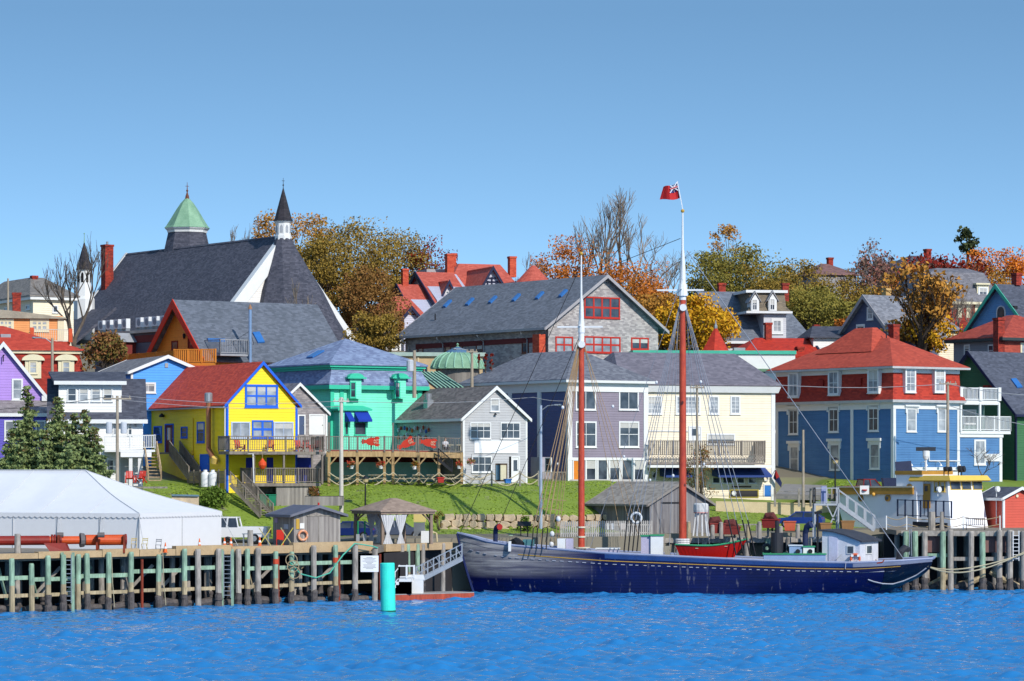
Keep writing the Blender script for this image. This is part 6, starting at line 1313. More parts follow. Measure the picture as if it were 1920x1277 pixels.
# ---- right wharf and the quay behind the schooner
def right_wharf():
    ZD = 5.2; T = Thing('right_timber_wharf', 'high timber wharf with pale pilings under the white trawler wheelhouse', 'wharf', (39, 277, 0)); a, b = PZ(1686, 277.5, 0), PZ(1960, 276.5, 0)
    T.wpart(MB().prism([Vector((33.4, 278, ZD-.4)), Vector((48, 277, ZD-.4)), Vector((48, 300, ZD-.4)), Vector((33.4, 291, ZD-.4))], (0, 0, .4)), 'deck', M('wharf_deck', ()))
    T.wpart(MB().box(33, 284, -2, 48, 284.3, ZD-.45), 'inner_wall', M('dark_inner_wall', ()))
    for px in (1698, 1715, 1733, 1767, 1781, 1820, 1841, 1873, 1893, 1918): pile(T, line_at(px, a, b)-Vector((0, .3, 0)), -1.5, 5.0+R.uniform(.05, .3), .25, PGRN if px in (1698, 1715, 1767, 1841) else PGRY)
    for i in range(12): pile(T, Vector((34+i*1.2, 279.5+R.uniform(0, 3), 0)), -1.5, ZD-.4, .24, PGRY)
    T.wpart(MB().bar(line_at(1690, a, b)+Vector((0, .1, 4.95)), line_at(1940, a, b)+Vector((0, .1, 4.95)), .35, .45), 'cap_beam', PGRY)
    for x0, x1, z, mt in ((1735, 1785, 3.05, PGRN), (1787, 1875, 2.75, PGRY), (1876, 1930, 2.8, PGRY)): T.wpart(MB().bar(line_at(x0, a, b)+Vector((0, 0, z)), line_at(x1, a, b)+Vector((0, 0, z)), .2, .32), 'waler', mt)
    for x0, x1, z0, z1 in ((1740, 1800, .3, 1.8), (1800, 1850, .5, 1.2), (1860, 1915, 1.6, .4)):
        p, q = line_at(x0, a, b)+Vector((0, 1.2, z0)), line_at(x1, a, b)+Vector((0, 1.2, z1)); T.wpart(MB().tube([p, p.lerp(q, .5)+Vector((0, 0, -.15)), q], [.22, .3, .2], 7), 'fallen_timber', PTAN)
    for i in range(5): p = line_at(1700+i*46, a, b)+Vector((0, .8, .15)); T.wpart(MB().tube([p, p+Vector((.8, 0, .25)), p+Vector((1.6, 0, -.1))], [.3, .45, .25], 7), 'crusted_sill', MUSSEL)
    for px in (1752, 1868): p = line_at(px, a, b); T.wpart(MB().box(p.x-.9, p.y+.4, 3.3, p.x+.9, p.y+.6, 4.7), 'red_stained_plank', M('red_stained_plank', (150, 112, 104), 'plank', rgb2=(110, 76, 72)))
    p = line_at(1903, a, b); ladder(T, p-Vector((0, .3, 0)), 2.6, 5.2, .5, M('white_paint'))
    T.wpart(MB().tube([line_at(1703, a, b)+Vector((0, -.6, 3.1)), line_at(1704, a, b)+Vector((0, -.6, 5.3)), line_at(1707, a, b)+Vector((0, -.5, 5.35)), line_at(1708, a, b)+Vector((0, -.5, 3.0))], .05), 'hook_rail', STEEL)
    for px in (1739, 1758): p = PZ(px+8, 279, ZD); T.wpart(MB().cyl(p, p+Vector((0, 0, 1.6)), .32 if px < 1750 else .22, .3 if px < 1750 else .14, 10), 'bollard', PGRY)
    # quay behind the schooner
    Q = Thing('quay_wall', 'dark timber quay behind the schooner with stubby pilings', 'wharf', (14, 281, 0)); e, f = Vector((-4.9, 278.2, 0)), Vector((33.3, 288.0, 0))
    Q.wpart(MB().prism([e+Vector((0, .5, 4.0)), f+Vector((0, .5, 4.0)), Vector((33.3, 294, 4.0)), Vector((-4.9, 281, 4.0))], (0, 0, .42)), 'deck', M('wharf_deck', ()))
    Q.wpart(MB().prism([e+Vector((0, 2, -2)), f+Vector((0, 2, -2)), f+Vector((0, 2, 3.95)), e+Vector((0, 2, 3.95))], (0, .3, 0)), 'inner_wall', M('dark_inner_wall', ()))
    for i in range(20): pile(Q, e.lerp(f, (i+.5)/20), -1.5, 4.3+R.uniform(0, .5), .24, PGRN if i % 6 == 2 else PGRY)
    Q.wpart(MB().bar(e+Vector((0, .3, 4.2)), f+Vector((0, .3, 4.2)), .4, .45), 'cap_beam', PGRY)
    return T, Q
RW_, QW = right_wharf()
# ---- schooner
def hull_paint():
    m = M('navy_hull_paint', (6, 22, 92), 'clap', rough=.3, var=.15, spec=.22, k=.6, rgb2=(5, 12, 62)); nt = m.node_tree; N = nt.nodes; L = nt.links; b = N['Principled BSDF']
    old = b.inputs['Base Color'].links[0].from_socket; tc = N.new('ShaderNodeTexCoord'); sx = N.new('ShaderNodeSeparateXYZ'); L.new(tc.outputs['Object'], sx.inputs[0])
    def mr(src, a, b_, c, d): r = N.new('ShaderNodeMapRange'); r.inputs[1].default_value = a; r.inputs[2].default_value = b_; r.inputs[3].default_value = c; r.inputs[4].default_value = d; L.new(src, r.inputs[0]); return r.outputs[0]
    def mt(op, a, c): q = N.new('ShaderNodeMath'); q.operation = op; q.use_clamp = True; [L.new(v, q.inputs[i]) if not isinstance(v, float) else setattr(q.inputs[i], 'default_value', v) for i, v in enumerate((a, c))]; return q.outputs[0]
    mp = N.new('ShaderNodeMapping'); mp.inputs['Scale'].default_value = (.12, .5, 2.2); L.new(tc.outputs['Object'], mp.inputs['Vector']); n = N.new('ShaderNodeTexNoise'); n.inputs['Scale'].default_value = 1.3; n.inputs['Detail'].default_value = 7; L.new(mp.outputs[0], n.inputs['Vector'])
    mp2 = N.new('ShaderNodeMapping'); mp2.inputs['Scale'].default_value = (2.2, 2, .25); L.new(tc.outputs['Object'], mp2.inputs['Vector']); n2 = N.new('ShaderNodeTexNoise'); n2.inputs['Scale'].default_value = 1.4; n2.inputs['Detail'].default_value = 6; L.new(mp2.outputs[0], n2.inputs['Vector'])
    bow_glare = mt('MULTIPLY', mr(sx.outputs[0], 10.5, 3.0, 0.0, 1.0), mr(sx.outputs[2], 1.2, 2.3, 0.0, 1.0))      # bow glare painted in as streaky grey, fading aft and toward the water
    bow_glare = mt('MULTIPLY', bow_glare, mr(n.outputs[0], .32, .62, .3, 1.0)); spots = mt('MULTIPLY', mr(n2.outputs[0], .62, .74, 0.0, .45), mr(n.outputs[0], .4, .6, 0.0, 1.0))
    fac = mt('ADD', bow_glare, spots)
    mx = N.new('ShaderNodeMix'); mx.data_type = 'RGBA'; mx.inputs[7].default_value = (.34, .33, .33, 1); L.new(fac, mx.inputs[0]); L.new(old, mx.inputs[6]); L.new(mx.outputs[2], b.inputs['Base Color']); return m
SCH_TH = -4.0
def schooner():
    H = House('schooner', 'dark blue wooden schooner with two red lower masts moored at the quay', 'schooner', 888, 1110, 269.5, SCH_TH); S = H; S.e.location.z = 0; S.loc.z = 0
    B = 3.7                                             # half beam; the near (port) side lies at v = 0, centre line at v = B
    L0 = S.u(858, B); L1 = S.u(1747, B-1)
    sheer = [(858, 1000), (880, 1007), (910, 1016), (960, 1024), (1050, 1031), (1140, 1038), (1250, 1043), (1400, 1050), (1500, 1054), (1600, 1056), (1680, 1053), (1747, 1049)]
    us = []; zs = []
    for px, py in sheer:
        off = B if px < 870 else (B*.35 if px < 930 else .1); us.append(S.u(px, off)); zs.append(S.z(px, py, off=off))
    zr = lambda u: float(np.interp(u, us, zs))
    def hb(u):                                          # half beam at the rail
        f = (u-L0)/(L1-L0); return B*float(np.interp(f, [0, .02, .06, .12, .2, .32, .5, .7, .85, .93, 1], [.03, .2, .42, .66, .86, .98, 1, .97, .88, .78, .5]))
    NT = 14
    zbf = lambda u: -.9 if (u-L0)/(L1-L0) < .84 else -.9+1.5*(((u-L0)/(L1-L0)-.84)/.16)**1.6
    def hp(u, t, side=-1):                              # hull point: u along the rail, t 0 rail .. 1 keel edge
        f = (u-L0)/(L1-L0); zt = zr(u)
        zb = zbf(u)
        z = zt+(zb-zt)*t; b = hb(u)
        bot = float(np.interp(f, [0, .06, .15, .3, .5, .72, .85, 1], [.02, .10, .34, .74, .85, .62, .25, .04]))
        half = b*(1-t**1.9)+min(b, B*bot)*t**1.9
        x = u
        if f < .12: x += (1-f/.12)*1.7*t**1.2*(1.0)
        if f > .86: x -= ((f-.86)/.14)*2.9*t**2.4
        return Vector((x, B+side*half, z))
    st = [L0+(L1-L0)*(i/60)**1.0 for i in range(61)]
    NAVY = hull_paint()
    BLU = M('blue_bulwark', (44, 84, 158), rough=.3, var=.2, spec=.5, k=.55)
    def strip(t0, t1, u0=0, u1=60, off=0.0, both=True):
        m = MB(); n = max(1, int(round((t1-t0)*NT)))
        for side in ((-1, 1) if both else (-1,)):
            rows = []
            for i in range(u0, u1+1):
                row = []
                for k in range(n+1):
                    p = hp(st[i], t0+(t1-t0)*k/n, side); p.y += side*off; row.append(p)
                rows.append(row)
            vs = [p for r_ in rows for p in r_]; c = n+1
            m.add(vs, [(i*c+k, (i+1)*c+k, (i+1)*c+k+1, i*c+k+1) for i in range(len(rows)-1) for k in range(n)])
        return m
    hull = strip(.10, 1.0); m = hull                    # transom panel
    e = [hp(L1, .1+.9*k/NT, -1) for k in range(NT+1)]+[hp(L1, .1+.9*k/NT, 1) for k in range(NT, -1, -1)]
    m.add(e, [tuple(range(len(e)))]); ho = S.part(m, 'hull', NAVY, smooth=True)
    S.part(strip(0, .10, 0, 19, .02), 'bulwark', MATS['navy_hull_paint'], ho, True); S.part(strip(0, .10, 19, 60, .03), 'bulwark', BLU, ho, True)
    # inside of the bulwark, deck (shallow over the counter)
    dk = lambda u: .82 if u < L1-3.2 else max(.12, .82*(L1-u)/3.2)
    m = MB()
    rows = [[(st[i], B-hb(st[i])+.12, zr(st[i])-.02), (st[i], B-hb(st[i])+.15, zr(st[i])-dk(st[i])-.03)] for i in range(1, 61)]
    for s in (1, -1):
        vs = [(a[0], B+s*(a[1]-B), a[2]) for r_ in rows for a in r_]; m.add(vs, [(2*i, 2*i+1, 2*i+3, 2*i+2) for i in range(len(rows)-1)])
    S.part(m, 'inner_bulwark', M('pale_grey_bulwark', (190, 192, 206)), ho)
    m = MB(); vs = []
    for i in range(1, 61): vs += [(st[i], B-hb(st[i])+.1, zr(st[i])-dk(st[i])), (st[i], B+hb(st[i])-.1, zr(st[i])-dk(st[i]))]
    m.add(vs, [(2*i, 2*i+1, 2*i+3, 2*i+2) for i in range(59)]); S.part(m, 'deck', M('scrubbed_deck', (176, 168, 164), 'wood'))
    m = MB()
    for s in (-1, 1): m.tube([Vector((st[i], B+s*(hb(st[i])-.02), zr(st[i])+.03)) for i in range(0, 61)], .11, 6)
    m.tube([(st[60], B-hb(st[60]), zr(st[60])+.03), (st[60]+.3, B, zr(st[60])+.1), (st[60], B+hb(st[60]), zr(st[60])+.03)], .12, 6)
    S.part(m, 'rail_cap', M('grey_blue_rail', (150, 160, 190), rough=.5))
    ys = strip(.135, .15, 8, 56, .035, False); S.part(ys, 'gilt_line', M('gilt_line', (214, 168, 70)), ho)
    # scuppers: a dashed row of light slots under the line
    n = 52; base = None
    for i in range(n):
        u = S.u(880+i*14.2+R.uniform(-1.5, 1.5), .0)
        if i < 3: u = L0+.9+i*.65
        p = hp(u, .205); q = hp(u+R.uniform(.22, .36), .205); o = S.part(MB().bar((p.x, p.y-.03, p.z), (q.x, q.y-.03, q.z), .04, .055), 'scupper', M('scupper_white', (186, 190, 204)), ho)
    # boot line at the water and white sheer at the stern
    S.part(strip(.80, .835, 2, 50, .03, False), 'boot_line', M('boot_blue', (120, 150, 190)), ho, True)
    tr = [hp(L1-.0, .16+.78*k/NT, -1)+Vector((.02, -.04, 0)) for k in range(NT+1)]
    tq = [hp(L1-(1-k/8)*.0-4.4*(k/8), .16+.6*math.sin(k/8*1.57)**1.0, -1)+Vector((0, -.05, 0)) for k in range(9)]
    S.part(MB().tube([hp(S.u(px, .6), (zr(S.u(px, .6))-S.z(px, py, off=.6))/(zr(S.u(px, .6))-zbf(S.u(px, .6))), -1)+Vector((0, -.06, 0)) for px, py in ((1628, 1087), (1640, 1091), (1660, 1095), (1685, 1096), (1710, 1090), (1730, 1080), (1742, 1066))], .05, 5), 'stern_line', M('stern_line_grey', (190, 194, 206)), ho)
    S.part(strip(.12, .74, 54, 60, .03, False), 'transom_panel', M('transom_black', (8, 12, 44), rough=.25, k=.6, spec=.6), ho, True)
    S.part(strip(.0, .10, 50, 60, .05, False), 'stern_strake', M('silver_strake', (126, 134, 158)), ho, True)
    S.part(MB().tube([hp(L0+.05, t, -1)+Vector((-.06, 0, 0)) for t in (0, .3, .6, .9)], .12, 6), 'stem_post', M('stem_dark', (30, 44, 96)), ho)
    zd = lambda u: zr(u)-.82
    # masts
    RED = M('varnished_red_mast', (214, 84, 50), 'wood', rough=.35, rgb2=(170, 54, 34), spec=.5)
    def mast(px, pys, name, r0):   # pys: deck, red top, white top, truck
        u = S.u(px, B); z = [S.z(px, y, off=B) for y in pys]
        mo = S.part(MB().cyl((u, B, zd(u)), (u, B, z[1]), r0, r0*.82, 14), 'lower_mast', RED)
        S.part(MB().tube([(u, B, z[1]-.3), (u, B, z[1]+2.2), (u, B, z[2])], [r0*.9, r0*.75, r0*.42], 12), 'mast_head', WHITE, mo)
        S.part(MB().tube([(u, B-.15, z[2]-2.5), (u, B-.1, z[3])], [r0*.42, r0*.2], 10), 'topmast', WHITE, mo); S.part(MB().ball((u, B-.1, z[3]+.1), .16, 8), 'truck', M('gilt_line'), mo)
        return mo, u, z
    m1, u1, z1 = mast(1090, (1028, 640, 560, 478), 'f', .29); m2, u2, z2 = mast(1280, (1020, 556, 470, 398), 'm', .33)
    # topmast is lashed beside the mast head; crosstrees and doubling
    for mo, u, z, px, ya, w0, w1 in ((m1, u1, z1, 1090, 613, 1045, 1130), (m2, u2, z2, 1280, 544, 1232, 1320)):
        r_d = .3 if px < 1200 else .44; zz = S.z(px, ya, off=B); a, b = S.u(w0, B), S.u(w1, B)
        S.part(MB().bar((a, B, zz), (b, B, zz), .1, .14).bar((u-.1, B-1.2, zz+.08), (u-.1, B+1.2, zz+.08), .1, .1), 'crosstree', WHITE, mo); S.part(MB().cyl((u, B, zz-.5), (u, B, zz+.5), r_d, r_d*.8, 10), 'mast_doubling', WHITE, mo)
        S.part(MB().cyl((u+.05, B-.5, zz-1.5), (u+.05, B-.1, zz-1.5), .3, n=12), 'white_block', WHITE, mo)
    for py in (990, 1008): S.part(MB().cyl((u1, B, S.z(1090, py, off=B)), (u1, B, S.z(1090, py-3, off=B)), .36, n=12), 'mast_hoop', M('cream_hoop', (224, 214, 190)), m1)
    S.part(MB().cyl((u1, B, zd(u1)), (u1, B, zd(u1)+1.0), .46, .42, 12), 'mast_coat', WHITE, m1); S.part(MB().cyl((u1, B, zd(u1)+1.0), (u1, B, zd(u1)+1.1), .75, n=14), 'pin_rail', M('cream_hoop', ()), m1)
    S.part(MB().cyl((u2, B, zd(u2)), (u2, B, zd(u2)+1.5), .62, .5, 12), 'mast_coat', WHITE, m2)
    m = MB()
    for k in range(5): m.torus((u2, B, zd(u2)+1.5+.17*k), .5, .12, 'z', 14, 6)
    S.part(m, 'furled_cover', M('canvas_white', (226, 222, 220)), m2)
    # rigging
    TAN = M('tan_rope', (182, 150, 112), rough=.9); BLK = M('tarred_rope', (46, 44, 46), rough=.8); GRY = M('grey_wire', (150, 156, 168), rough=.6)
    def q(px, py, off=B): r_ = S.ray(px, py, 'f', off); return Vector(r_)
    def rope(a, b, mat, r_=.026, sag=0.0, name='stay'):
        mid = a.lerp(b, .5)-Vector((0, 0, sag)); S.part(MB().tube([a, mid, b], r_, 4), name, mat)
    fh = q(1089, 560); fm = q(1089, 625); mh = q(1279, 470); mm = q(1279, 550)
    rope(q(1088, 500), q(862, 1001), BLK); rope(fm, q(925, 1010), BLK); rope(q(1276, 447), q(1091, 520), BLK); rope(q(1288, 470), q(1694, 1048, 2), GRY, .035)
    rope(q(1280, 520), q(1105, 1030), GRY, .02)
    for i, px in enumerate((1000, 1008, 1018, 1027)): rope(fm, q(px, 990, .3), TAN, .034, name='shroud'); rope(q(px, 990, .3), q(px-3, 1030, .1), BLK, .05, name='lanyard')
    for i, px in enumerate((1012, 1022, 1032, 1040, 1046)): rope(q(1088, 650), q(px, 1020, 2.0), TAN, .026, name='halyard')
    for px in (1176, 1184, 1192, 1200): rope(mm, q(px, 975, .3), GRY, .026, name='shroud'); rope(q(px, 975, .3), q(px-6, 1034, .1), BLK, .055, name='lanyard')
    for px in (1366, 1380, 1392, 1402): rope(mm, q(px, 975, .3), GRY, .028, name='shroud'); rope(q(px, 975, .3), q(px+14, 1040, .1), BLK, .06, name='lanyard')
    for a, b in (((1092, 640), (1180, 980)), ((1094, 640), (1196, 1000)), ((1093, 630), (1165, 1010)), ((1096, 650), (1205, 975))): rope(q(*a), q(*b, 2), TAN, .022, name='halyard')
    for a, b in (((1276, 560), (1235, 1010)), ((1274, 570), (1215, 1000)), ((1284, 560), (1330, 1020)), ((1286, 560), (1310, 1030)), ((1272, 600), (1255, 1030))): rope(q(*a), q(*b, 2), GRY, .02, name='halyard')
    m = MB()
    for k in range(2): py = 935+k*18; m.bar(q(1015-k*3, py, 1), q(1062-k*4, py+4, 1), .05)
    S.part(m, 'ratline_batten', TAN)
    WB = M('white_block', (236, 236, 236))
    for px, py, r_ in ((1047, 973, .2), (1035, 1001, .2), (1034, 1021, .2), (1055, 764, .13), (1149, 762, .12), (1046, 870, .1), (1170, 856, .1), (1231, 717, .12), (1314, 716, .12), (1219, 900, .1), (1320, 870, .1), (1262, 892, .12)): c = q(px, py, 1.5); S.part(MB().ball(c, r_, 8, 1.2), 'pulley_block', WB)
    # ensign staff
    st_ = S.part(MB().bar(q(1281, 396), q(1270, 340), .07), 'flag_staff', WHITE, m2)
    # deck furniture
    BOXW = M('deck_house_white', (232, 232, 240), rough=.5)
    def dbox(x0, x1, ya, yb, off, dep, name, mat, lid=None):
        a, b = S.u(x0, off), S.u(x1, off); za, zb = S.z(x0, ya, off=off), S.z(x0, yb, off=off); o = S.part(MB().box(a, off, zb, b, off+dep, za), name, mat)
        if lid: S.part(MB().box(a-.08, off-.08, za, b+.08, off+dep+.08, za+.1), 'lid', lid, o)
        return o
    GRN = M('emerald_trim', (60, 160, 110)); TEA = M('teal_box', (84, 140, 144))
    dbox(1045, 1060, 1010, 1040, 1.2, 1.3, 'deck_locker', WHITE); dbox(1061, 1074, 1010, 1040, 1.4, 1.2, 'deck_locker', M('lavender_grey', (196, 190, 214))); dbox(980, 1000, 1012, 1040, 1.5, 1.5, 'teal_locker', TEA)
    dbox(1202, 1220, 1006, 1044, 1.6, 2.4, 'companionway', M('lavender_grey'), GRN); dbox(1220, 1243, 1005, 1044, 1.4, 2.4, 'companionway', WHITE, GRN); dbox(1118, 1160, 1030, 1044, 2, 2, 'skylight_box', M('lavender_grey'), WHITE); dbox(1246, 1256, 1024, 1044, 1.5, .8, 'deck_cask', M('grey_wood_cask', (170, 160, 140), 'wood'))
    S.part(MB().tube([q(972, 1034, 1.5), q(975, 1022, 1.5), q(968, 1016, 2.2), q(955, 1018, 3)], [.3, .45, .4, .2], 8), 'sail_bundle', M('black_canvas', (34, 34, 40))); dbox(953, 958, 1015, 1034, 1.0, .6, 'bitt', WHITE)
    S.part(MB().tube([q(929, 1025, 2), q(929, 996, 2), q(931, 990, 2), q(936, 988, 1.6)], [.2, .2, .24, .3], 10), 'cowl_vent', M('navy_cowl', (40, 50, 86))); c = q(936, 988, 1.55); S.part(MB().cyl(c, c+Vector((.06, -.12, 0)), .26, n=10), 'cowl_mouth', M('cowl_red', (180, 40, 34)))
    dbox(1432, 1548, 1040, 1062, .9, 4, 'trunk_cabin', M('pale_blue_cabin', (150, 176, 214)), GRN); dbox(1480, 1504, 1024, 1041, 1.6, 1.4, 'vent_box', M('pale_blue_cabin'), M('pale_cap', (214, 222, 230))); dbox(1506, 1527, 1026, 1041, 1.5, 1.4, 'vent_box', WHITE, GRN)
    for px in (1496, 1519): c = q(px, 1034, 1.45); S.part(MB().cyl(c, c+Vector((0, -.06, 0)), .2, n=12), 'porthole', BLACKM)
    c = q(1457, 1042, 2.2); t_ = q(1457, 999, 2.2); fo = S.part(MB().cyl(c, t_, .52, n=16), 'funnel', M('funnel_black', (52, 52, 58), rough=.5)); S.part(MB().cyl(t_, t_+Vector((0, 0, 1.0)), .18, n=10), 'funnel_pipe', M('funnel_black'), fo)
    S.part(MB().tube([q(1510, 1042, 2.2), q(1510, 1000, 2.2), q(1513, 988, 2), q(1521, 983, 1.8)], [.24, .24, .27, .33], 12), 'cowl_vent', M('navy_cowl'))
    S.part(MB().bar(q(1533, 1042, 2), q(1533, 960, 2), .16).bar(q(1527, 962, 2), q(1541, 960, 2), .22), 'davit_post', BLACKM)
    for px in (1438, 1484): c = q(px, 1028, 3.2); S.part(MB().torus(c, .3, .15, 'y', 12, 6), 'fender', M('dark_rubber', (50, 50, 58), rough=.5))
    # wheelhouse aft, set askew like in the picture
    c = q(1612, 1056, .9); ang = rad(-22); D = lambda x, y, z: c+Vector((x*math.cos(ang)-y*math.sin(ang), x*math.sin(ang)+y*math.cos(ang), z)); sx = 3.35; sw = 4.6; hh = 1.75
    zt = S.z(1612, 1015, off=.9)-c.z; zl = S.z(1547, 996, off=1.5)-c.z
    pr = [(-sx, 0, -.6), (0, 0, -.6), (0, 0, zt), (-sx*.35, 0, zt+(zl-zt)*.5), (-sx*.7, 0, zl-.12), (-sx, 0, zl)]
    w = S.part(MB().prism([D(*p_) for p_ in pr], D(0, sw, 0)-D(0, 0, 0)), 'wheelhouse', BOXW)
    rp = [(-sx-.2, -.25, zl+.02), (-sx*.7, -.25, zl-.1), (-sx*.35, -.25, zt+(zl-zt)*.52), (.25, -.25, zt-.08)]; rp += [(p_[0], p_[1], p_[2]+.12) for p_ in rp[::-1]]
    S.part(MB().prism([D(*p_) for p_ in rp], D(0, sw+.5, 0)-D(0, 0, 0)), 'wheelhouse_roof', M('tarred_roof', (70, 72, 82), rgb2=(52, 54, 62)), w)
    def dq(x0, x1, z0, z1, y, name, mat, th_=.05, par=w): return S.part(MB().prism([D(x0, y, z0), D(x1, y, z0), D(x1, y, z1), D(x0, y, z1)], D(0, -th_, 0)-D(0, 0, 0)), name, mat, par)
    dq(-2.75, -1.95, .05, zl-.45, -.01, 'door', M('lavender_white', (214, 214, 236))); f = dq(-1.15, -.45, .75, 1.5, -.01, 'window', WHITE); dq(-1.05, -.55, .83, 1.4, -.06, 'pane', GLASS, .02, f)
    f = S.part(MB().prism([D(.01, 1.4, .7), D(.01, 2.9, .7), D(.01, 2.9, 1.5), D(.01, 1.4, 1.5)], D(.06, 0, 0)-D(0, 0, 0)), 'window', WHITE, w); S.part(MB().prism([D(.06, 1.6, .8), D(.06, 2.7, .8), D(.06, 2.7, 1.4), D(.06, 1.6, 1.4)], D(.04, 0, 0)-D(0, 0, 0)), 'pane', GLASS, f)
    S.part(MB().bar(D(-1.6, -.1, .7), D(-1.9, -.5, .3), .05), 'door_handle', GREYM, w)
    S.part(MB().tube([q(1685, 1052, 3), q(1688, 1035, 3), q(1696, 1028, 3.4), q(1702, 1030, 4.5)], [.28, .3, .3, .26], 10), 'stern_vent', M('dark_rubber'))
    S.part(MB().bar(q(1644, 1056, .6), q(1655, 1054, .6), .1).bar(q(1644, 1056, .6), q(1642, 1049, .6), .08).bar(q(1655, 1054, .6), q(1658, 1049, .6), .08), 'stern_cleat', RUST)
    S.part(MB().bar(hp(S.u(1586, .2), .0)+Vector((0, -.1, 0)), hp(S.u(1585, .2), .14)+Vector((0, -.1, 0)), .06), 'chock', M('scupper_white'))
    # red life ring on the wheelhouse, its own thing; also the white ring in the rigging
    wl = lambda p_: S.R @ p_+S.loc
    for (pt, col, nm, lab, rr) in ((D(-.35, -.14, .38), 'orange_ring', 'life_ring', 'orange and white life ring leaning on the schooner wheelhouse', .36), (q(1193, 971, .9), 'white_ring', 'life_ring', 'plain white life ring hung in the schooner shrouds', .42)):
        T = Thing(nm, lab, 'life ring', wl(pt), rad(SCH_TH)); T.part(MB().torus((0, 0, 0), rr, .1, 'y', 24, 8), 'ring', M(col, (232, 104, 60) if 'or' in col[:2] else (238, 238, 236)))
        if 'or' in col[:2]:
            for k in range(4): a = math.pi/4+k*math.pi/2; T.part(MB().box(rr*math.cos(a)-.1, -.12, rr*math.sin(a)-.1, rr*math.cos(a)+.1, .12, rr*math.sin(a)+.1), 'white_band', WHITE)
    # dory on deck
    a, b = q(1266, 1030, 1.2), q(1402, 1020, 1.2); T = Thing('red_dory', 'red wooden dory with green gunwale stowed on the schooner deck', 'dory', wl(a.lerp(b, .5)-Vector((0, 0, .9))), rad(SCH_TH)); Ld = (b-a).length; n = 16; m = MB(); vs = []
    zg = lambda f: 1.0+.62*max(0, f-.45)**1.6*2.4+.25*max(0, .3-f)
    xo = lambda f, k: (f-.5)*(Ld*(1 if k else .74))+(0 if k else -.35)
    for i in range(n+1):
        f = i/n; w_ = .85*math.sin(math.pi*min(1, max(.03, f*.97+.02)))**.6; wb = w_*.5
        vs += [(xo(f, 1), -w_, zg(f)), (xo(f, 0), -wb, 0), (xo(f, 0), wb, 0), (xo(f, 1), w_, zg(f))]
    m.add(vs, [(4*i+k, 4*i+4+k, 4*i+5+k, 4*i+1+k) for i in range(n) for k in range(3)]); T.part(m, 'hull', M('dory_red', (196, 28, 20), var=.06, rough=.45))
    m = MB()
    for k in (0, 3): m.tube([vs[4*i+k] for i in range(n+1)], .06, 5)
    T.part(m, 'gunwale', M('emerald_trim'))
    m = MB()
    for f in (.3, .5, .7): m.box(xo(f, 1)-.12, -.7, zg(f)-.25, xo(f, 1)+.12, .7, zg(f)-.2)
    T.part(m, 'thwart', M('buff_thwart', (210, 190, 150)))
    # red ensign
    tl, bl = wl(q(1269, 342)), wl(q(1275, 371)); Fl = Thing('ensign_flag', 'red ensign with a union canton flying at the main masthead', 'flag', bl); nx = 12
    far = (wl(q(1244, 352)), wl(q(1237, 376)))
    def fp(f, g):
        top = tl.lerp(far[0], f); bo = bl.lerp(far[1], f); p_ = top.lerp(bo, g); return p_+Vector((0, .18*math.sin(f*7+g), -.1*math.sin(f*5)))-bl
    def fquad(f0, f1, g0, g1, dy, name, mat):
        m = MB(); k = 6
        for i in range(k):
            a_, b_ = f0+(f1-f0)*i/k, f0+(f1-f0)*(i+1)/k; pts = [fp(a_, g0), fp(b_, g0), fp(b_, g1), fp(a_, g1)]; m.prism([p_+Vector((0, dy, 0)) for p_ in pts], (0, .02, 0))
        return Fl.part(m, name, mat)
    cl = fquad(0, 1, 0, 1, 0, 'cloth', M('ensign_red', (196, 34, 36), var=.05)); ca = fquad(0, .5, 0, .52, -.03, 'canton', M('ensign_blue', (36, 50, 120), var=.05)); ca.parent = cl
    EW = M('ensign_white', (236, 236, 240), var=.03)
    def fbar(a_, b_, w_, dy, name, mat):
        p0_, p1_ = fp(*a_), fp(*b_); o = Fl.part(MB().bar(p0_+Vector((0, dy, 0)), p1_+Vector((0, dy, 0)), .02, w_), name, mat); o.parent = ca
    for a_, b_ in (((0, 0), (.5, .52)), ((0, .52), (.5, 0))): fbar(a_, b_, .08, -.06, 'saltire', EW)
    for a_, b_ in (((.25, 0), (.25, .52)), ((0, .26), (.5, .26))): fbar(a_, b_, .16, -.08, 'white_cross', EW); fbar(a_, b_, .1, -.10, 'red_cross', M('ensign_red'))
    # mooring lines to the right wharf
    s0 = wl(hp(L1-.3, .25)); 
    for e_, mid, k in (((1930, 1035), (1795, 1082), 0), ((1930, 1030), (1810, 1096), 1)):
        e3 = P(*e_, 276.2); m3 = P(*mid, 274.5); pts = [s0.lerp(m3, i/8)*1.0 for i in range(9)]+[m3.lerp(e3, i/8) for i in range(1, 9)]
        pts = [Vector(s0)*(1-t_)**2+m3*2*t_*(1-t_)+e3*t_**2 for t_ in [i/16 for i in range(17)]]
        solo(MB().tube(pts, .06, 5), 'mooring_line', M('pale_rope', (190, 180, 150)), ['upper mooring line from the schooner stern to the right wharf', 'lower mooring line from the schooner stern to the right wharf'][k], 'rope')
    return S
SCH = schooner()
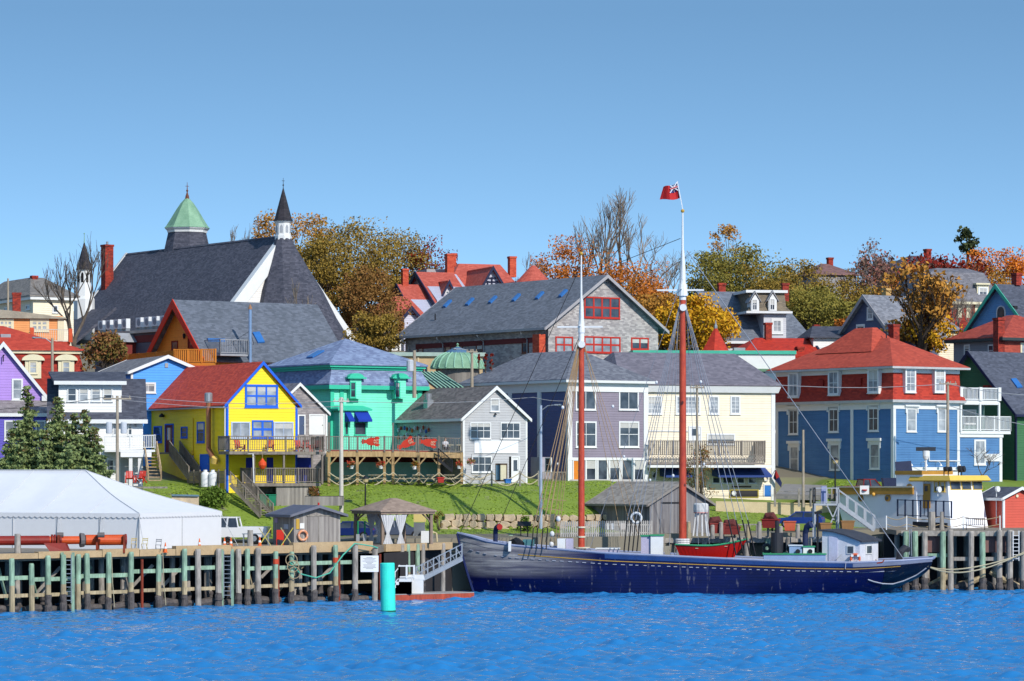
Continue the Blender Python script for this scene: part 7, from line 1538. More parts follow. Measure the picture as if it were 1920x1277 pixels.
# ---- trawler with the white wheelhouse
def trawler():
    T = House('trawler', 'white fishing trawler with a tall wheelhouse and yellow trimmed roof beside the right wharf', 'trawler', 1786, 992, 288, 41); S = T
    WH = M('trawler_white', (240, 242, 248), rough=.45, var=.04, k=.95); YL = M('trawler_yellow', (240, 200, 90), rough=.5, var=.06); OCH = M('trawler_ochre', (196, 146, 66), rough=.5)
    W = T.u(1856); L = T.v(1590); zt = T.z(1786, 903); 
    # wheelhouse, raked front
    v1 = T.v(1712); k = .55; z0 = -1.2
    wh = T.part(MB().add([(-.0-.1, -.0, z0), (W+.1, 0, z0), (W+.1, v1, z0), (-.1, v1, z0), (.35, .0+.9, zt), (W-.3, .9, zt), (W-.3, v1, zt), (.35, v1, zt)], [(3,2,1,0), (4,5,6,7), (0,1,5,4), (1,2,6,5), (2,3,7,6), (3,0,4,7)]), 'wheelhouse', WH)
    # yellow visor roof
    T.part(MB().rings([(-.1, .3, W+.2, v1+.3, zt), (-.2, .1, W+.35, v1+.4, zt+.1), (0, .4, W+.1, v1+.3, zt+.55)]), 'wheelhouse_roof', YL, wh)
    lean = lambda z: .9*(z-z0)/(zt-z0)
    for x0, x1 in ((1782, 1799), (1803, 1819), (1824, 1840)):
        za, zb = T.z(1810, 917), T.z(1810, 901)-.02; ofs = lean((za+zb)/2); u0, u1_ = T.u(x0, ofs), T.u(x1, ofs); off = lean(za)-.06; off2 = lean(zb)-.06
        f = T.part(MB().prism([(u0-.08, off, za-.08), (u1_+.08, off, za-.08), (u1_+.08, off2, zb), (u0-.08, off2, zb)], (0, .12, 0)), 'window', YL, wh); T.part(MB().prism([(u0, off-.03, za), (u1_, off-.03, za), (u1_, off2-.03, zb-.1), (u0, off2-.03, zb-.1)], (0, .1, 0)), 'pane', GLASS, f)
    for x0, x1 in ((1752, 1760), (1764, 1772)): T.win('s', x0, 903, x1, 922, 1, 1, .06, YL, GLASS, off=.18)
    T.panel('s', 1731, 907, 1744, 953, 'door', OCH, .06, .1); T.panel('s', 1735, 911, 1740, 921, 'door_window', GLASS, .1, .1)
    c = T.ray(1705, 914, 's', -.1); T.part(MB().cyl((c.x-.05, c.y, c.z), (c.x+.2, c.y, c.z), .34, n=14), 'porthole', OCH); T.part(MB().cyl((c.x-.08, c.y, c.z), (c.x+.2, c.y, c.z), .2, n=12), 'porthole_glass', GLASS)
    # forward hull / bulwark running left with ochre rail
    zh = T.z(1640, 921, 's'); H_ = T.part(MB().prism([(0, v1-.5, -1.2), (0, L, -1.2), (-.3, L+1.5, zh-.05), (-.1, v1-.5, zh)], (W*.9, 0, 0)), 'hull', WH)
    T.part(MB().bar((-.2, v1-.2, zh+.05), (-.4, L+1.5, zh+.0), .2, .62), 'rail_band', OCH, H_); T.part(MB().bar((-.2, v1-.2, zh+.42), (-.4, L+1.5, zh+.37), .3, .12), 'rail_cap', M('cream_hoop'), H_)
    T.part(MB().box(-.05, v1-1.2, zh-.3, W*.8, v1+2.0, T.z(1700, 890, 's')-.0), 'fore_cabin', WH); T.part(MB().box(-.15, v1-1.2, T.z(1700, 890, 's'), W*.8, v1+2.1, T.z(1700, 890, 's')+.35), 'cabin_roof', OCH)
    for px in (1614, 1664): c = T.ray(px, 934, 's', -.25); T.part(MB().cyl((c.x-.06, c.y, c.z), (c.x+.3, c.y, c.z), .3, n=14), 'porthole', OCH, H_); T.part(MB().cyl((c.x-.09, c.y, c.z), (c.x+.3, c.y, c.z), .17, n=12), 'porthole_glass', GLASS, H_)
    c = T.ray(1638, 927, 's', -.4); T.part(MB().ball(c, .18, 8), 'deck_lamp', M('amber_lens', (250, 190, 90)))
    m = MB(); a, b = T.ray(1683, 962, 's', -.8), T.ray(1782, 968, 's', -.8); 
    railing(m, T.ray(1683, 968, 's', -.8), T.ray(1784, 972, 's', -.8), 1.5, .9, 9); T.part(m, 'side_railing', M('railing_navy', (44, 54, 84)))
    # radar, lamps, horns on the roof
    c = T.ray(1736, 890, 's', 1.2); z9 = T.z(1736, 842, 's', 1.2)
    rd = T.part(MB().cyl((1.2, c.y, zt), (1.2, c.y, z9-.8), .1, n=8).lathe((1.2, c.y, z9-.95), [(.2, 0), (.3, .3), (.3, .8)], 10), 'radar_mast', WHITE, wh); T.part(MB().bar((.5, c.y+.55, z9), (1.9, c.y-.55, z9), .2, .36), 'radar_bar', M('radar_dark', (50, 56, 66)), rd)
    for px, r_ in ((1770, .22), (1778, .22), (1797, .3), (1803, .28)): c = T.ray(px, 880, 'f', 1.8); T.part(MB().cyl(c, c+Vector((.1, -.3, .05)), r_, n=12).bar(c, (c.x, c.y, zt+.5), .07), 'searchlight', M('lamp_dark', (44, 46, 54)), wh)
    for px, py in ((1759, 918), (1869, 917)): c = T.ray(px, py, 'f', -.8); T.part(MB().cyl(c, c+Vector((0, -.2, 0)), .26, n=12).bar(c+Vector((0, .05, 0)), (c.x, c.y+.05, c.z-3.2 if px > 1800 else c.z-.6), .06), 'flood_lamp', WHITE)
    T.part(MB().bar(T.ray(1712, 983, 's', -.6), T.ray(1776, 986, 's', -.6), .12, .5), 'fender_strip', M('dark_rubber'), H_)
    return T
trawler()
# ---- gangway and landing float, day marker
def float_():
    T = Thing('landing_float', 'low red landing float with white stair boxes below the gangway', 'float', PZ(812, 258, 0)); a, b = PZ(741, 255.5, 0), PZ(889, 260, 0); d = (b-a).normalized(); n = Vector((-d.y, d.x, 0))
    RD = M('float_red', (196, 86, 60), 'wood', rgb2=(140, 62, 46))
    T.wpart(MB().prism([a+Vector((0, 0, -.3)), b+Vector((0, 0, -.3)), b+n*3+Vector((0, 0, -.3)), a+n*3+Vector((0, 0, -.3))], (0, 0, .75)), 'hull', RD); T.wpart(MB().prism([a+Vector((0, 0, .46)), b+Vector((0, 0, .46)), b+n*3+Vector((0, 0, .46)), a+n*3+Vector((0, 0, .46))], (0, 0, .06)), 'deck', M('scrubbed_deck', ()))
    p = line_at(752, a, b)+n*1.0
    m = MB()
    for i in range(5): m.box(p.x-.6+.25*i, p.y-.5, .5, p.x+1.4, p.y+.7, .5+.25*(i+1))
    T.wpart(m, 'white_steps', WHITE); m = MB()
    for s in (-.5, .7): railing(m, (p.x-.6, p.y+s, .5), (p.x+.4, p.y+s, 1.7), .95, .8, .5); railing(m, (p.x+.4, p.y+s, 1.75), (p.x+1.6, p.y+s, 1.75), 1.0, .8, .5)
    T.wpart(m, 'white_railing', WHITE)
    q = line_at(783, a, b)+n*.8; T.wpart(MB().box(q.x-.4, q.y, .5, q.x+.9, q.y+1.2, 1.6).prism([(q.x-.4, q.y-.02, 1.6), (q.x+1.0, q.y-.02, 1.6), (q.x+.9, q.y-.02, 2.0), (q.x-.3, q.y-.02, 2.0)], (0, 1.2, 0)), 'white_locker', WHITE)
    G = Thing('gangway', 'aluminium gangway with railed sides sloping from the wharf to the float', 'gangway', PZ(800, 260, 0)); al = M('aluminium', (186, 190, 196), rough=.35, metal=.4)
    g0, g1 = P(866, 1048, 262.5), P(780, 1092, 258.6); m = MB()
    for s in (0, 1.3): o = Vector((0, s, 0)); m.bar(g0+o, g1+o, .12, .35)
    G.wpart(m, 'side_beam', al); m = MB()
    for s in (0, 1.3): o = Vector((0, s, .1)); railing(m, g0+o, g1+o, 1.1, .75, 9, .035); m.bar(g0+o+Vector((0, 0, .55)), g1+o+Vector((0, 0, .55)), .05)
    for i in range(7):
        for s in (0, 1.3): o = Vector((0, s, .1)); m.bar(g0.lerp(g1, i/7)+o, g0.lerp(g1, (i+1)/7)+o+Vector((0, 0, 1.1)), .035)
    G.wpart(m, 'railing', al); m = MB(); m.prism([g0, g1, g1+Vector((0, 1.3, 0)), g0+Vector((0, 1.3, 0))], (0, 0, -.06)); G.wpart(m, 'tread', al)
    c = PZ(728, 235.5, 0); D = Thing('channel_marker', 'bright turquoise can buoy standing in the water in front of the wharf', 'buoy', c); r_ = 13.8/F*235.5; h = (1148-1056)/F*235.5
    TQ = M('turquoise_marker', (64, 236, 206), rough=.45, k=.95, rgb2=(60, 206, 186), sc=.8); D.part(MB().lathe((0, 0, -1.0), [(r_*.9, 0), (r_, .9), (r_, 1.0+h-.06), (r_*.93, 1.0+h)], 24), 'buoy_body', TQ); D.part(MB().lathe((0, 0, 0), [(r_*1.03, -.15), (r_*1.03, .12)], 20), 'weed_line', M('weed_band', (30, 110, 90))); D.e.rotation_euler = (0, rad(-1.2), 0)
float_()
# ================================================================ quay side things
def tent():
    CAN = M('tent_canvas', (240, 240, 243), rough=.55, var=.03, k=.8); T = House('marquee_tent', 'long white marquee tent with hipped canvas roof and scalloped valance on the wharf', 'tent', 261, 1031, 249.5, 66)
    T.e.location.z = 4.26; T.loc.z = 4.26; W = T.u(415); L = 19; he = T.z(261, 963); v0 = T.ray(160, 882, 's', W/2).y; zr = T.ray(160, 882, 's', W/2).z
    # roof skin with sagging panels between rafters: one end triangle and two long slopes meeting on the hip lines
    bay = 4.6; m = MB()
    def skin(u, v):
        e = min(1, min(u, W-u)/(W/2)); hgt = min(e, v/v0); ph = (v % bay)/bay
        return (u, v, he+(zr-he)*hgt-.20*math.sin(math.pi*hgt)-(.10*math.sin(math.pi*ph)**2*math.sin(math.pi*hgt) if v > v0 else .05*math.sin(math.pi*2*u/W)**2*math.sin(math.pi*hgt)))
    K = 24; NV = 40; vh = [v0*min(1, min(W*k/K, W-W*k/K)/(W/2)) for k in range(K+1)]
    side = [[skin(W*k/K, vh[k]+(L-vh[k])*i/NV) for k in range(K+1)] for i in range(NV+1)]; end = [[skin(W*k/K, vh[k]*i/14) for k in range(K+1)] for i in range(15)]
    for rows in (end, side): m.add([q for r_ in rows for q in r_], [(i*(K+1)+k, i*(K+1)+k+1, (i+1)*(K+1)+k+1, (i+1)*(K+1)+k) for i in range(len(rows)-1) for k in range(K)])
    T.part(m, 'roof_canvas', CAN, smooth=True)
    SM = M('seam_grey', (206, 208, 212))
    for u_, sg in ((0, 1), (W, -1)): T.part(MB().tube([Vector(skin(u_+sg*W/2*f, v0*f))+Vector((0, 0, .02)) for f in [i/12 for i in range(13)]], .035, 4), 'roof_seam', SM)
    v = bay
    while v < L:
        for u_, sg in ((0, 1),):
            if v > v0*.15: T.part(MB().tube([Vector(skin(W/2*f*min(1, v/v0), v))+Vector((0, 0, .015)) for f in [i/12 for i in range(13)]], .03, 4), 'roof_seam', SM)
        v += bay
    T.part(MB().tube([Vector(skin(W/2, v0+(L-v0)*i/20))+Vector((0, 0, .02)) for i in range(21)], .04, 4), 'roof_seam', SM)
    m = MB().box(0, 0, -.02, W, .05, he).box(0, .05, -.02, .05, L, he).box(W-.05, .05, -.02, W, L, he); T.part(m, 'side_wall', CAN)
    # valance in scallops
    for pl, ln in (('f', W), ('s', L)):
        m = MB(); s = .5; k = 0
        pts_t = []
        while k*s < ln-.05:
            a, b = k*s, min(ln, (k+1)*s); dz = .36
            arc = [(a, he+.02)]+[(a+(b-a)*j/6, he-.26-.12*math.sin(math.pi*j/6)) for j in range(7)]+[(b, he+.02)]
            m.prism([(x, -.06, z) if pl == 'f' else (-.06, x, z) for x, z in arc], (0, -.012, 0) if pl == 'f' else (-.012, 0, 0)); k += 1
        T.part(m, 'valance', CAN)
    m = MB()
    for px in (25, 107, 187): v = T.v(px); m.bar((-.03, v, 0), (-.03, v, he-.3), .05)
    for px in (341,): u = T.u(px); m.bar((u, -.03, 0), (u, -.03, he-.3), .05)
    m.bar((-.03, -.03, 0), (-.03, -.03, he-.2), .08)
    T.part(m, 'wall_seam', M('seam_grey', (206, 208, 212)))
    m = MB()
    for px, dv in ((262, -1.4), (190, -1), (110, -1)): v = max(0, T.v(px)); m.tube([(-.05, v, he-.2), (-.9, v-1.0, 0)], .025, 4)
    m.tube([(W, 0, he-.2), (W+.6, -1.2, 0)], .025, 4); T.part(m, 'guy_rope', M('seam_grey'))
    return T
tent()
def kiosk():
    P_ = M('silver_planks', (176, 170, 164), 'plank', rough=.85, rgb2=(126, 120, 118)); RO = M('blue_grey_felt', (104, 110, 128), rough=.8, rgb2=(84, 88, 104))
    T = House('kiosk_shed', 'small weathered plank shed with low gable roof and double doors on the wharf', 'shed', 551, 1023, 263, 27); T.e.location.z = 4.27; T.loc.z = 4.27
    W = T.u(638); L = T.v(512); he = T.z(551, 966); hr = T.z(598, 951); T.gable(W, L, he, hr, P_, RO, ov=.45, th=.14, trim=M('slate_fascia', (120, 122, 136)), tw=.16, z0=0, corner=False)
    d = T.panel('f', 577, 968, 617, 1021, 'door', P_, .05); m = MB(); q = T.rect('f', 577, 968, 617, 1021); T.part(MB().pbox('f', q[0]-.1, q[3], q[2]+.1, q[3]+.1, .08, 0).pbox('f', (q[0]+q[2])/2-.02, q[1], (q[0]+q[2])/2+.02, q[3], .07, 0), 'door_frame', WGREY, d)
    T.panel('f', 546+9, 973, 557+4, 992, 'yellow_notice', M('mustard_sign', (210, 170, 70)), .06); T.panel('f', 562, 981, 570, 991, 'white_notice', WHITE, .05); T.panel('s', 533, 983, 541, 992, 'grey_notice', M('pale_notice', (196, 200, 214)), .05); T.panel('s', 516, 971, 521, 980, 'blue_notice', M('lilac_notice', (190, 170, 210)), .05)
    T.part(MB().cyl((W/2, -.3, hr+.05), (W/2, -.3, hr+.38), .08), 'red_lamp', M('red_lamp_glass', (210, 40, 30)))
    c = T.R @ T.ray(568, 1004, 'f', -.2)+T.loc; K = Thing('life_ring', 'faded orange life ring hanging on the wharf shed beside its doors', 'life ring', c, rad(27)); K.part(MB().torus((0, 0, 0), .38, .1, 'y', 24, 8), 'ring', M('faded_orange', (232, 138, 96), rgb2=(238, 190, 150)))
    for k in range(4): a = k*math.pi/2; K.part(MB().torus((.38*math.cos(a), 0, .38*math.sin(a)), .11, .025, 'x' if k % 2 == 0 else 'z', 10, 5), 'grab_band', WHITE)
kiosk()
def gazebo():
    WD = M('gazebo_brown', (160, 138, 120), 'wood', rgb2=(122, 102, 88)); RO = M('gazebo_roof', (176, 152, 134), 'shingle', rgb2=(150, 128, 112), rough=.7); CT = M('curtain_white', (224, 222, 222), rough=.6)
    T = House('gazebo', 'brown wooden gazebo with hipped roof and tied white curtains on the wharf', 'gazebo', 716, 1020, 264.5, 30); T.e.location.z = 4.27; T.loc.z = 4.27
    W = T.u(811); L = T.v(664); he = T.z(716, 960); zr = T.z(735, 934, off=L/2)
    T.hip(W, L, he, zr, RO, ov=.25, ru=W/2-.25, rv=L/2-.2, th=.1); T.part(MB().box(-.15, -.15, he-.2, W+.15, -.02, he).box(-.15, L+.02, he-.2, W+.15, L+.15, he).box(-.15, -.02, he-.2, -.02, L+.02, he).box(W+.02, -.02, he-.2, W+.15, L+.02, he), 'beam', WD)
    for u, v in ((.1, .1), (W-.1, .1), (.1, L-.1), (W-.1, L-.1)):
        T.part(MB().bar((u, v, 0), (u, v, he-.2), .24), 'post', WD); m = MB()
        for du, dv in (((.8 if u < 1 else -.8), 0), (0, (.8 if v < 1 else -.8))): m.tube([(u, v, he-1.1), (u+du*.35, v+dv*.35, he-.6), (u+du, v+dv, he-.2)], .07, 5)
        T.part(m, 'brace', WD)
    def curtain(x, v, w):
        m = MB(); n = 14; vs = []
        for k, (z, f) in enumerate(((he-.25, 1), (he-.7, .8), (1.0, .22), (.9, .2), (.5, .42), (.05, .7))):
            for i in range(n+1): g = i/n-.5; vs.append((x+g*w*f, v+.07*math.sin(i*2.2)*f, z))
        m.add(vs, [(k*(n+1)+i, k*(n+1)+i+1, (k+1)*(n+1)+i+1, (k+1)*(n+1)+i) for k in range(5) for i in range(n)]); o = T.part(m, 'curtain', CT)
    curtain(.5, -.12, 1.3); curtain(W*.5, L-.1, 1.3); curtain(W*.33, L-.1, .9); curtain(-.2, L*.45, .8) if 0 else None; curtain(1.7, -.12, 1.1)
gazebo()
def wharf_shed():
    P_ = M('dark_silver_planks', (156, 152, 150), 'plank', rough=.85, rgb2=(104, 100, 104)); RO = M('silver_roof_shingle', (176, 168, 158), 'shingle', rgb2=(140, 132, 124), rough=.85)
    T = House('boat_shed', 'grey plank boat shed with shingled gable roof between the two masts', 'shed', 1218, 1006, 283.5, 33); W = T.u(1330); L = T.v(1108); he = T.z(1218, 944); hr = T.z(1277, 906)
    T.gable(W, L, he, hr, P_, RO, ov=.45, ovg=.3, th=.12, trim=M('silver_barge', (150, 142, 134)), tw=.18, corner=False, z0=-1.5)
    T.part(MB().pbox('f', T.u(1240), T.z(1250, 944), T.u(1273), T.z(1250, 941.5), .06, 0), 'door_rail', BLACKM); T.panel('f', 1237, 973, 1248, 1003, 'small_hatch', M('dark_silver_planks', ()), .12)
    # white picket fence beside it
    F_ = Thing('picket_fence', 'white grey picket fence in front of the boat shed', 'fence', PZ(1130, 281, 4.4)); m = MB(); a, b = PZ(1052, 279.5, 4.4), PZ(1222, 283.0, 4.4); n = 44
    for i in range(n+1):
        p = a.lerp(b, i/n); m.box(p.x-.06, p.y-.03, 4.6, p.x+.06, p.y, 5.9); m.add([(p.x-.06, p.y-.015, 5.9), (p.x+.06, p.y-.015, 5.9), (p.x, p.y-.015, 6.0)], [(0, 1, 2)])
    F_.wpart(m, 'picket', M('picket_paint', (204, 200, 194), 'wood', rgb2=(168, 162, 156))); m = MB()
    for z in (4.9, 5.6): m.bar(a+Vector((0, .05, z-4.4)), b+Vector((0, .05, z-4.4)), .05, .1)
    F_.wpart(m, 'rail', M('picket_paint', ())); 
    for px, c in ((1137, (235, 235, 230)), (1146, (240, 240, 240)), (1166, (236, 226, 220))): p = PZ(px, 279.6+(px-1052)/170*3.5, 5.3); solo(MB().box(p.x-.22, p.y-.08, 5.2, p.x+.22, p.y-.05, 5.75), 'paper_notice', M('notice_%d' % px, c), ['white paper notice nearest the foremast on the picket fence', 'white paper notice in the middle of the picket fence', 'paper notice with a red dot side on the picket fence'][(1137, 1146, 1166).index(px)].replace(' with a red dot side', ' furthest from the foremast'), 'notice')
wharf_shed()
def stone_wall():
    m = MB(); r = random.Random(5); x = -6.4
    def stone(cx, cy, cz, w, h):
        n = 9; d = .45; vs = []
        for k, (f, dy) in enumerate(((.80, -d), (1.0, -d*.4), (1.0, d*.4))):
            for i in range(n): a = 2*math.pi*i/n+.3; q = .94+.1*math.sin(i*3.1+cx*7); ex = 1/max(abs(math.cos(a)), abs(math.sin(a)))**.65; vs.append((cx+w/2*f*ex*math.cos(a)*q, cy+dy, cz+h/2*f*ex*math.sin(a)*q))
        m.add(vs, [tuple(range(n-1, -1, -1))]+[(k*n+i, k*n+(i+1) % n, (k+1)*n+(i+1) % n, (k+1)*n+i) for k in range(2) for i in range(n)])
    for row in range(3):
        x = -6.6+row*.3
        while x < 9.0:
            w = r.uniform(.5, 1.2); h = r.uniform(.5, .66); y = 285.9+.45*x+r.uniform(-.1, .1)+row*.14; stone(x+w/2, y-.2, 5.0+row*.56+r.uniform(-.05, .06)+.03*max(0, -x*.5), w*1.1, h*1.16); x += w
    T = Thing('stone_wall', 'dry stone retaining wall of rounded tan boulders below the lawn', 'wall', (1, 286, 5)); T.wpart(m, 'stones', M('tan_boulder', (218, 194, 160), rough=.9, rgb2=(168, 152, 134), bump=.06, sc=1.4))
    # cream retaining wall below the road on the right
    T = Thing('retaining_wall', 'low cream retaining wall beside the cream building', 'wall', PZ(1420, 298, 6.3)); a, b = PZ(1342, 300.5, 0), PZ(1590, 301, 0); T.wpart(MB().prism([a+Vector((0, 0, 5.5)), b+Vector((0, 0, 5.5)), b+Vector((0, 0, 7.25)), a+Vector((0, 0, 7.5))], (0, .4, 0)), 'wall', M('cream_wall', (226, 206, 166), rgb2=(200, 178, 140)))
    m = MB()
    for px in (1453, 1498, 1520, 1560, 1585): p = PZ(px, 300, 7.0); m.bar(p, p+Vector((0, 0, 1.7)), .2)
    for z in (7.9, 8.4): m.bar(PZ(1453, 300, z), PZ(1590, 300, z), .05)
    tt_ = Thing('post_fence', 'grey post and wire fence along the cream retaining wall', 'fence', PZ(1500, 300, 7)); tt_.wpart(m, 'posts', WGREY)
    # asphalt lane climbing between the cream and blue buildings
    p = [P(1455, 931, 305), P(1600, 935, 303), P(1600, 916, 309), P(1470, 912, 312)]
    l = MB(); l.prism([q+Vector((0, 0, .25)) for q in p], (0, 0, -.5)); struct(l, 'lane', M('asphalt', (150, 146, 142), rgb2=(126, 122, 120), rough=.9))
stone_wall()
# ---- cars
def car(name, label, px, Y, z, rz, col, kind='car', sc=1.0, mat=None):
    T = Thing(name, label, 'truck' if kind == 'pickup' else 'car', PZ(px, Y, z), rad(rz)); paint = M(mat or 'paint_'+name, col, rough=.25, var=.03, spec=.6); T.e.scale = (sc,)*3
    Wd = .92
    if kind == 'pickup':
        body = [(-2.7, .45), (2.7, .45), (2.75, .75), (2.65, 1.08), (1.35, 1.15), (-.55, 1.15), (-.6, 1.2), (-2.7, 1.2)]; cab = [(1.35, 1.13), (.75, 1.82), (-.45, 1.84), (-.6, 1.15)]; wh = (-1.75, 1.8)
    else:
        body = [(-2.15, .4), (2.2, .4), (2.25, .7), (2.0, .92), (1.05, 1.0), (-2.1, 1.02), (-2.22, .75)]; cab = [(1.1, .98), (.4, 1.48), (-1.2, 1.5), (-2.0, 1.0)]; wh = (-1.35, 1.4)
    b = MB(); n = len(body); vs = []
    for y, s in ((-Wd, .97), (-Wd+.08, 1), (Wd-.08, 1), (Wd, .97)): vs += [(x*s, y, .4+(z_-.4)*(1 if s == 1 else .96)) for x, z_ in body]
    b.add(vs, [tuple(range(n)), tuple(range(4*n-1, 3*n-1, -1))]+[(k*n+i, (k+1)*n+i, (k+1)*n+(i+1) % n, k*n+(i+1) % n) for k in range(3) for i in range(n)]); T.part(b, 'body', paint)
    c = MB(); n = len(cab); vs = []
    for y, s in ((-1, 1), (1, 1)): vs += [(x, y*(Wd-.06 if z_ < 1.3 else Wd-.22), z_) for x, z_ in cab]
    c.add(vs, [tuple(range(n-1, -1, -1)), tuple(range(n, 2*n))]+[(i, (i+1) % n, n+(i+1) % n, n+i) for i in range(n)]); cb = T.part(c, 'cabin_glass', GLASS)
    zt = max(z_ for _, z_ in cab); xs = [x for x, z_ in cab if z_ > 1.3]; r = MB().box(min(xs)-.08, -Wd+.2, zt-.04, max(xs)+.08, Wd-.2, zt+.05)
    for (x0, z0), (x1, z1) in ((cab[0], cab[1]), (cab[3], cab[2])):
        for s in (-1, 1): r.bar((x0, s*(Wd-.05), z0), (x1, s*(Wd-.21), z1), .08)
    for s in (-1, 1): r.bar(((min(xs)+max(xs))/2+.05, s*(Wd-.05), cab[0][1]), ((min(xs)+max(xs))/2, s*(Wd-.21), zt), .1)
    T.part(r, 'roof', paint)
    for x in wh:
        for s in (-1, 1):
            w = T.part(MB().cyl((x, s*(Wd-.22), .36), (x, s*(Wd+.01), .36), .36, n=16), 'wheel', M('tyre_rubber', (30, 30, 32), rough=.9)); T.part(MB().cyl((x, s*(Wd+.0), .36), (x, s*(Wd+.025), .36), .2, n=12), 'rim', STEEL, w)
    for s in (-1, 1): T.part(MB().box(body[1][0]-.06, s*.65-.16, .68, body[1][0]+.03, s*.65+.16, .85), 'headlight', GLASS2); T.part(MB().box(body[0][0]-.03, s*.72-.1, .72, body[0][0]+.1, s*.72+.1, .95), 'tail_light', M('tail_red', (190, 30, 30)))
    return T
car('pickup_truck', 'white pickup truck parked behind the end of the tent', 434, 268, 4.3, 176, (238, 238, 240), 'pickup', 1.18)
car('parked_car', 'dark blue car parked between the wharf shed and the gazebo', 655, 276, 4.4, 172, (26, 46, 110), 'car', 1.05)
car('parked_car', 'dark grey car parked behind the gazebo curtains', 745, 277, 4.45, 8, (70, 78, 98), 'car', 1.05, 'paint_grey')
car('parked_truck', 'dark red pickup parked before the blue building', 1622, 303, 7.8, 20, (140, 34, 30), 'pickup', .95)
car('parked_car', 'blue car parked below the bank left of the steel stairs', 1502, 291, 5.2, 165, (30, 62, 140), 'car', .95, 'paint_blue')
# ---- poles and lamps
POLE = M('pole_wood', (186, 172, 152), 'wood', rough=.9, rgb2=(150, 136, 118)); POLEW = M('pale_pole', (222, 214, 200), rough=.7)
def pole(px, top, bot, Y, label, r=.14, cross=None, cans=(), lamp=None, mat=None, name='utility_pole'):
    b = P(px, bot, Y); t = P(px, top, Y); T = Thing(name, label, 'pole', b, 0); h = t.z-b.z; T.part(MB().cyl((0, 0, -.8), (0, 0, h), r, r*.75, 9), 'pole', mat or POLE)
    if cross:
        for dz, w in cross:
            m = MB().bar((-w/2, -.15, h-dz), (w/2, -.15, h-dz), .1, .13)
            for k in range(4): m.cyl((-w/2+.12+k*(w-.24)/3, -.15, h-dz), (-w/2+.12+k*(w-.24)/3, -.15, h-dz+.25), .04, n=6)
            T.part(m, 'cross_arm', mat or POLE)
    for dx, dz, hh, rr in cans: T.part(MB().lathe((dx, -.2, h-dz), [(rr*.9, 0), (rr, .05), (rr, hh-.1), (rr*.7, hh)], 12), 'transformer', M('transformer_grey', (204, 208, 214), rough=.45))
    if lamp: s = lamp; a = T.part(MB().tube([(0, 0, h-.5), (s*.6, -.1, h-.05), (s*1.4, -.2, h+.05)], .05, 6), 'lamp_arm', STEEL); T.part(MB().lathe((s*1.7, -.2, h-.08), [(.1, 0), (.2, .08), (.12, .2)], 10).box(s*1.4-.2, -.3, h-.02, s*1.4+.4, -.1, h+.1), 'lamp_head', STEEL, a)
    return T
pole(220, 742, 925, 262, 'utility pole with cross arm and two grey transformers by the spruces', .15, ((.25, 2.3),), ((-.65, 3.1, .95, .26), (.55, 3.1, .95, .26)))
pole(98, 634, 760, 300, 'wooden pole with a street lamp in front of the red mansard house', .16, lamp=-1)
pole(640, 745, 950, 280, 'tall pale pole with one cross arm standing at the patio corner', .2, ((.35, 1.4),), ((-.5, 9.9, .6, .18),) if 0 else (), mat=POLEW)
pole(777, 657, 730, 303, 'short wooden pole carrying one white transformer behind the patio roof', .2, None, ((-.4, 2.0, 1.1, .34),))
pole(885, 655, 720, 316, 'wooden pole with a lamp arm in front of the green dome', .17, ((.25, 1.1),), lamp=-1)
pole(1014, 760, 985, 286, 'pale metal lamp post with a curved arm left of the foremast', .16, lamp=1, mat=M('blue_grey_steel', (176, 190, 210), rough=.4))
pole(1307, 722, 940, 300, 'slender wooden pole in front of the cream building', .13, ((.25, 1.4),), mat=POLE)
pole(1506, 806, 935, 298, 'bare wooden pole before the left side of the blue building', .14)
pole(1777, 716, 890, 306, 'utility pole with a dark cross arm at the corner of the blue building', .17, ((.2, 1.7),))
pole(15, 522, 600, 345, 'plain pole rising behind the peach house at the left edge', .13)
def lantern(px, top, bot, Y, label):
    b = P(px, bot, Y); h = P(px, top, Y).z-b.z; T = Thing('street_lamp', label, 'lamp', b, 0, 'black lantern street lamps'); T.part(MB().cyl((0, 0, -.5), (0, 0, h-.55), .09, .06, 8).cyl((0, 0, 0), (0, 0, .5), .14, .11, 8), 'post', BLACKM); l = T.part(MB().lathe((0, 0, h-.6), [(.1, 0), (.24, .1), (.28, .38)], 8), 'lantern_glass', M('amber_glass', (214, 190, 140))); T.part(MB().lathe((0, 0, h-.22), [(.34, 0), (.3, .08), (.05, .26)], 8), 'lantern_cap', BLACKM, l)
lantern(685, 893, 960, 282, 'black lantern lamp standing in front of the gazebo lawn')
lantern(1566, 858, 935, 297, 'black lantern lamp beside the steel stairs')
def wire(pts, label, r=.022, mat=None):
    out = []
    for (a, b) in zip(pts[:-1], pts[1:]):
        A, B = P(*a), P(*b)
        for i in range(9): f = i/8; out.append(A.lerp(B, f)-Vector((0, 0, .5*math.sin(math.pi*f)*(A-B).length/30)))
    solo(MB().tube(out, r, 4), 'overhead_wire', mat or M('wire_grey', (170, 170, 176), rough=.6), label, 'wire', 'overhead wires')
wire([(228, 742, 262), (640, 752, 280)], 'upper overhead wire from the transformer pole to the tall pale pole')
wire([(228, 750, 262), (640, 762, 280)], 'lower overhead wire from the transformer pole to the tall pale pole')
wire([(640, 752, 280), (1000, 745, 290)], 'overhead wire from the tall pale pole past the restaurant gable')
wire([(212, 742, 262), (-40, 770, 258)], 'overhead wire running left from the transformer pole', mat=BLACKM)
wire([(1062, 752, 296), (1000, 745, 290)], 'short overhead wire crossing the dark side of the mauve building')
wire([(1455, 722, 300), (1777, 720, 306), (1940, 742, 312)], 'overhead wire crossing the red storey of the blue building', .03)
wire([(1777, 760, 306), (1940, 800, 310)], 'overhead wire sloping past the white balconies at the right', .03)
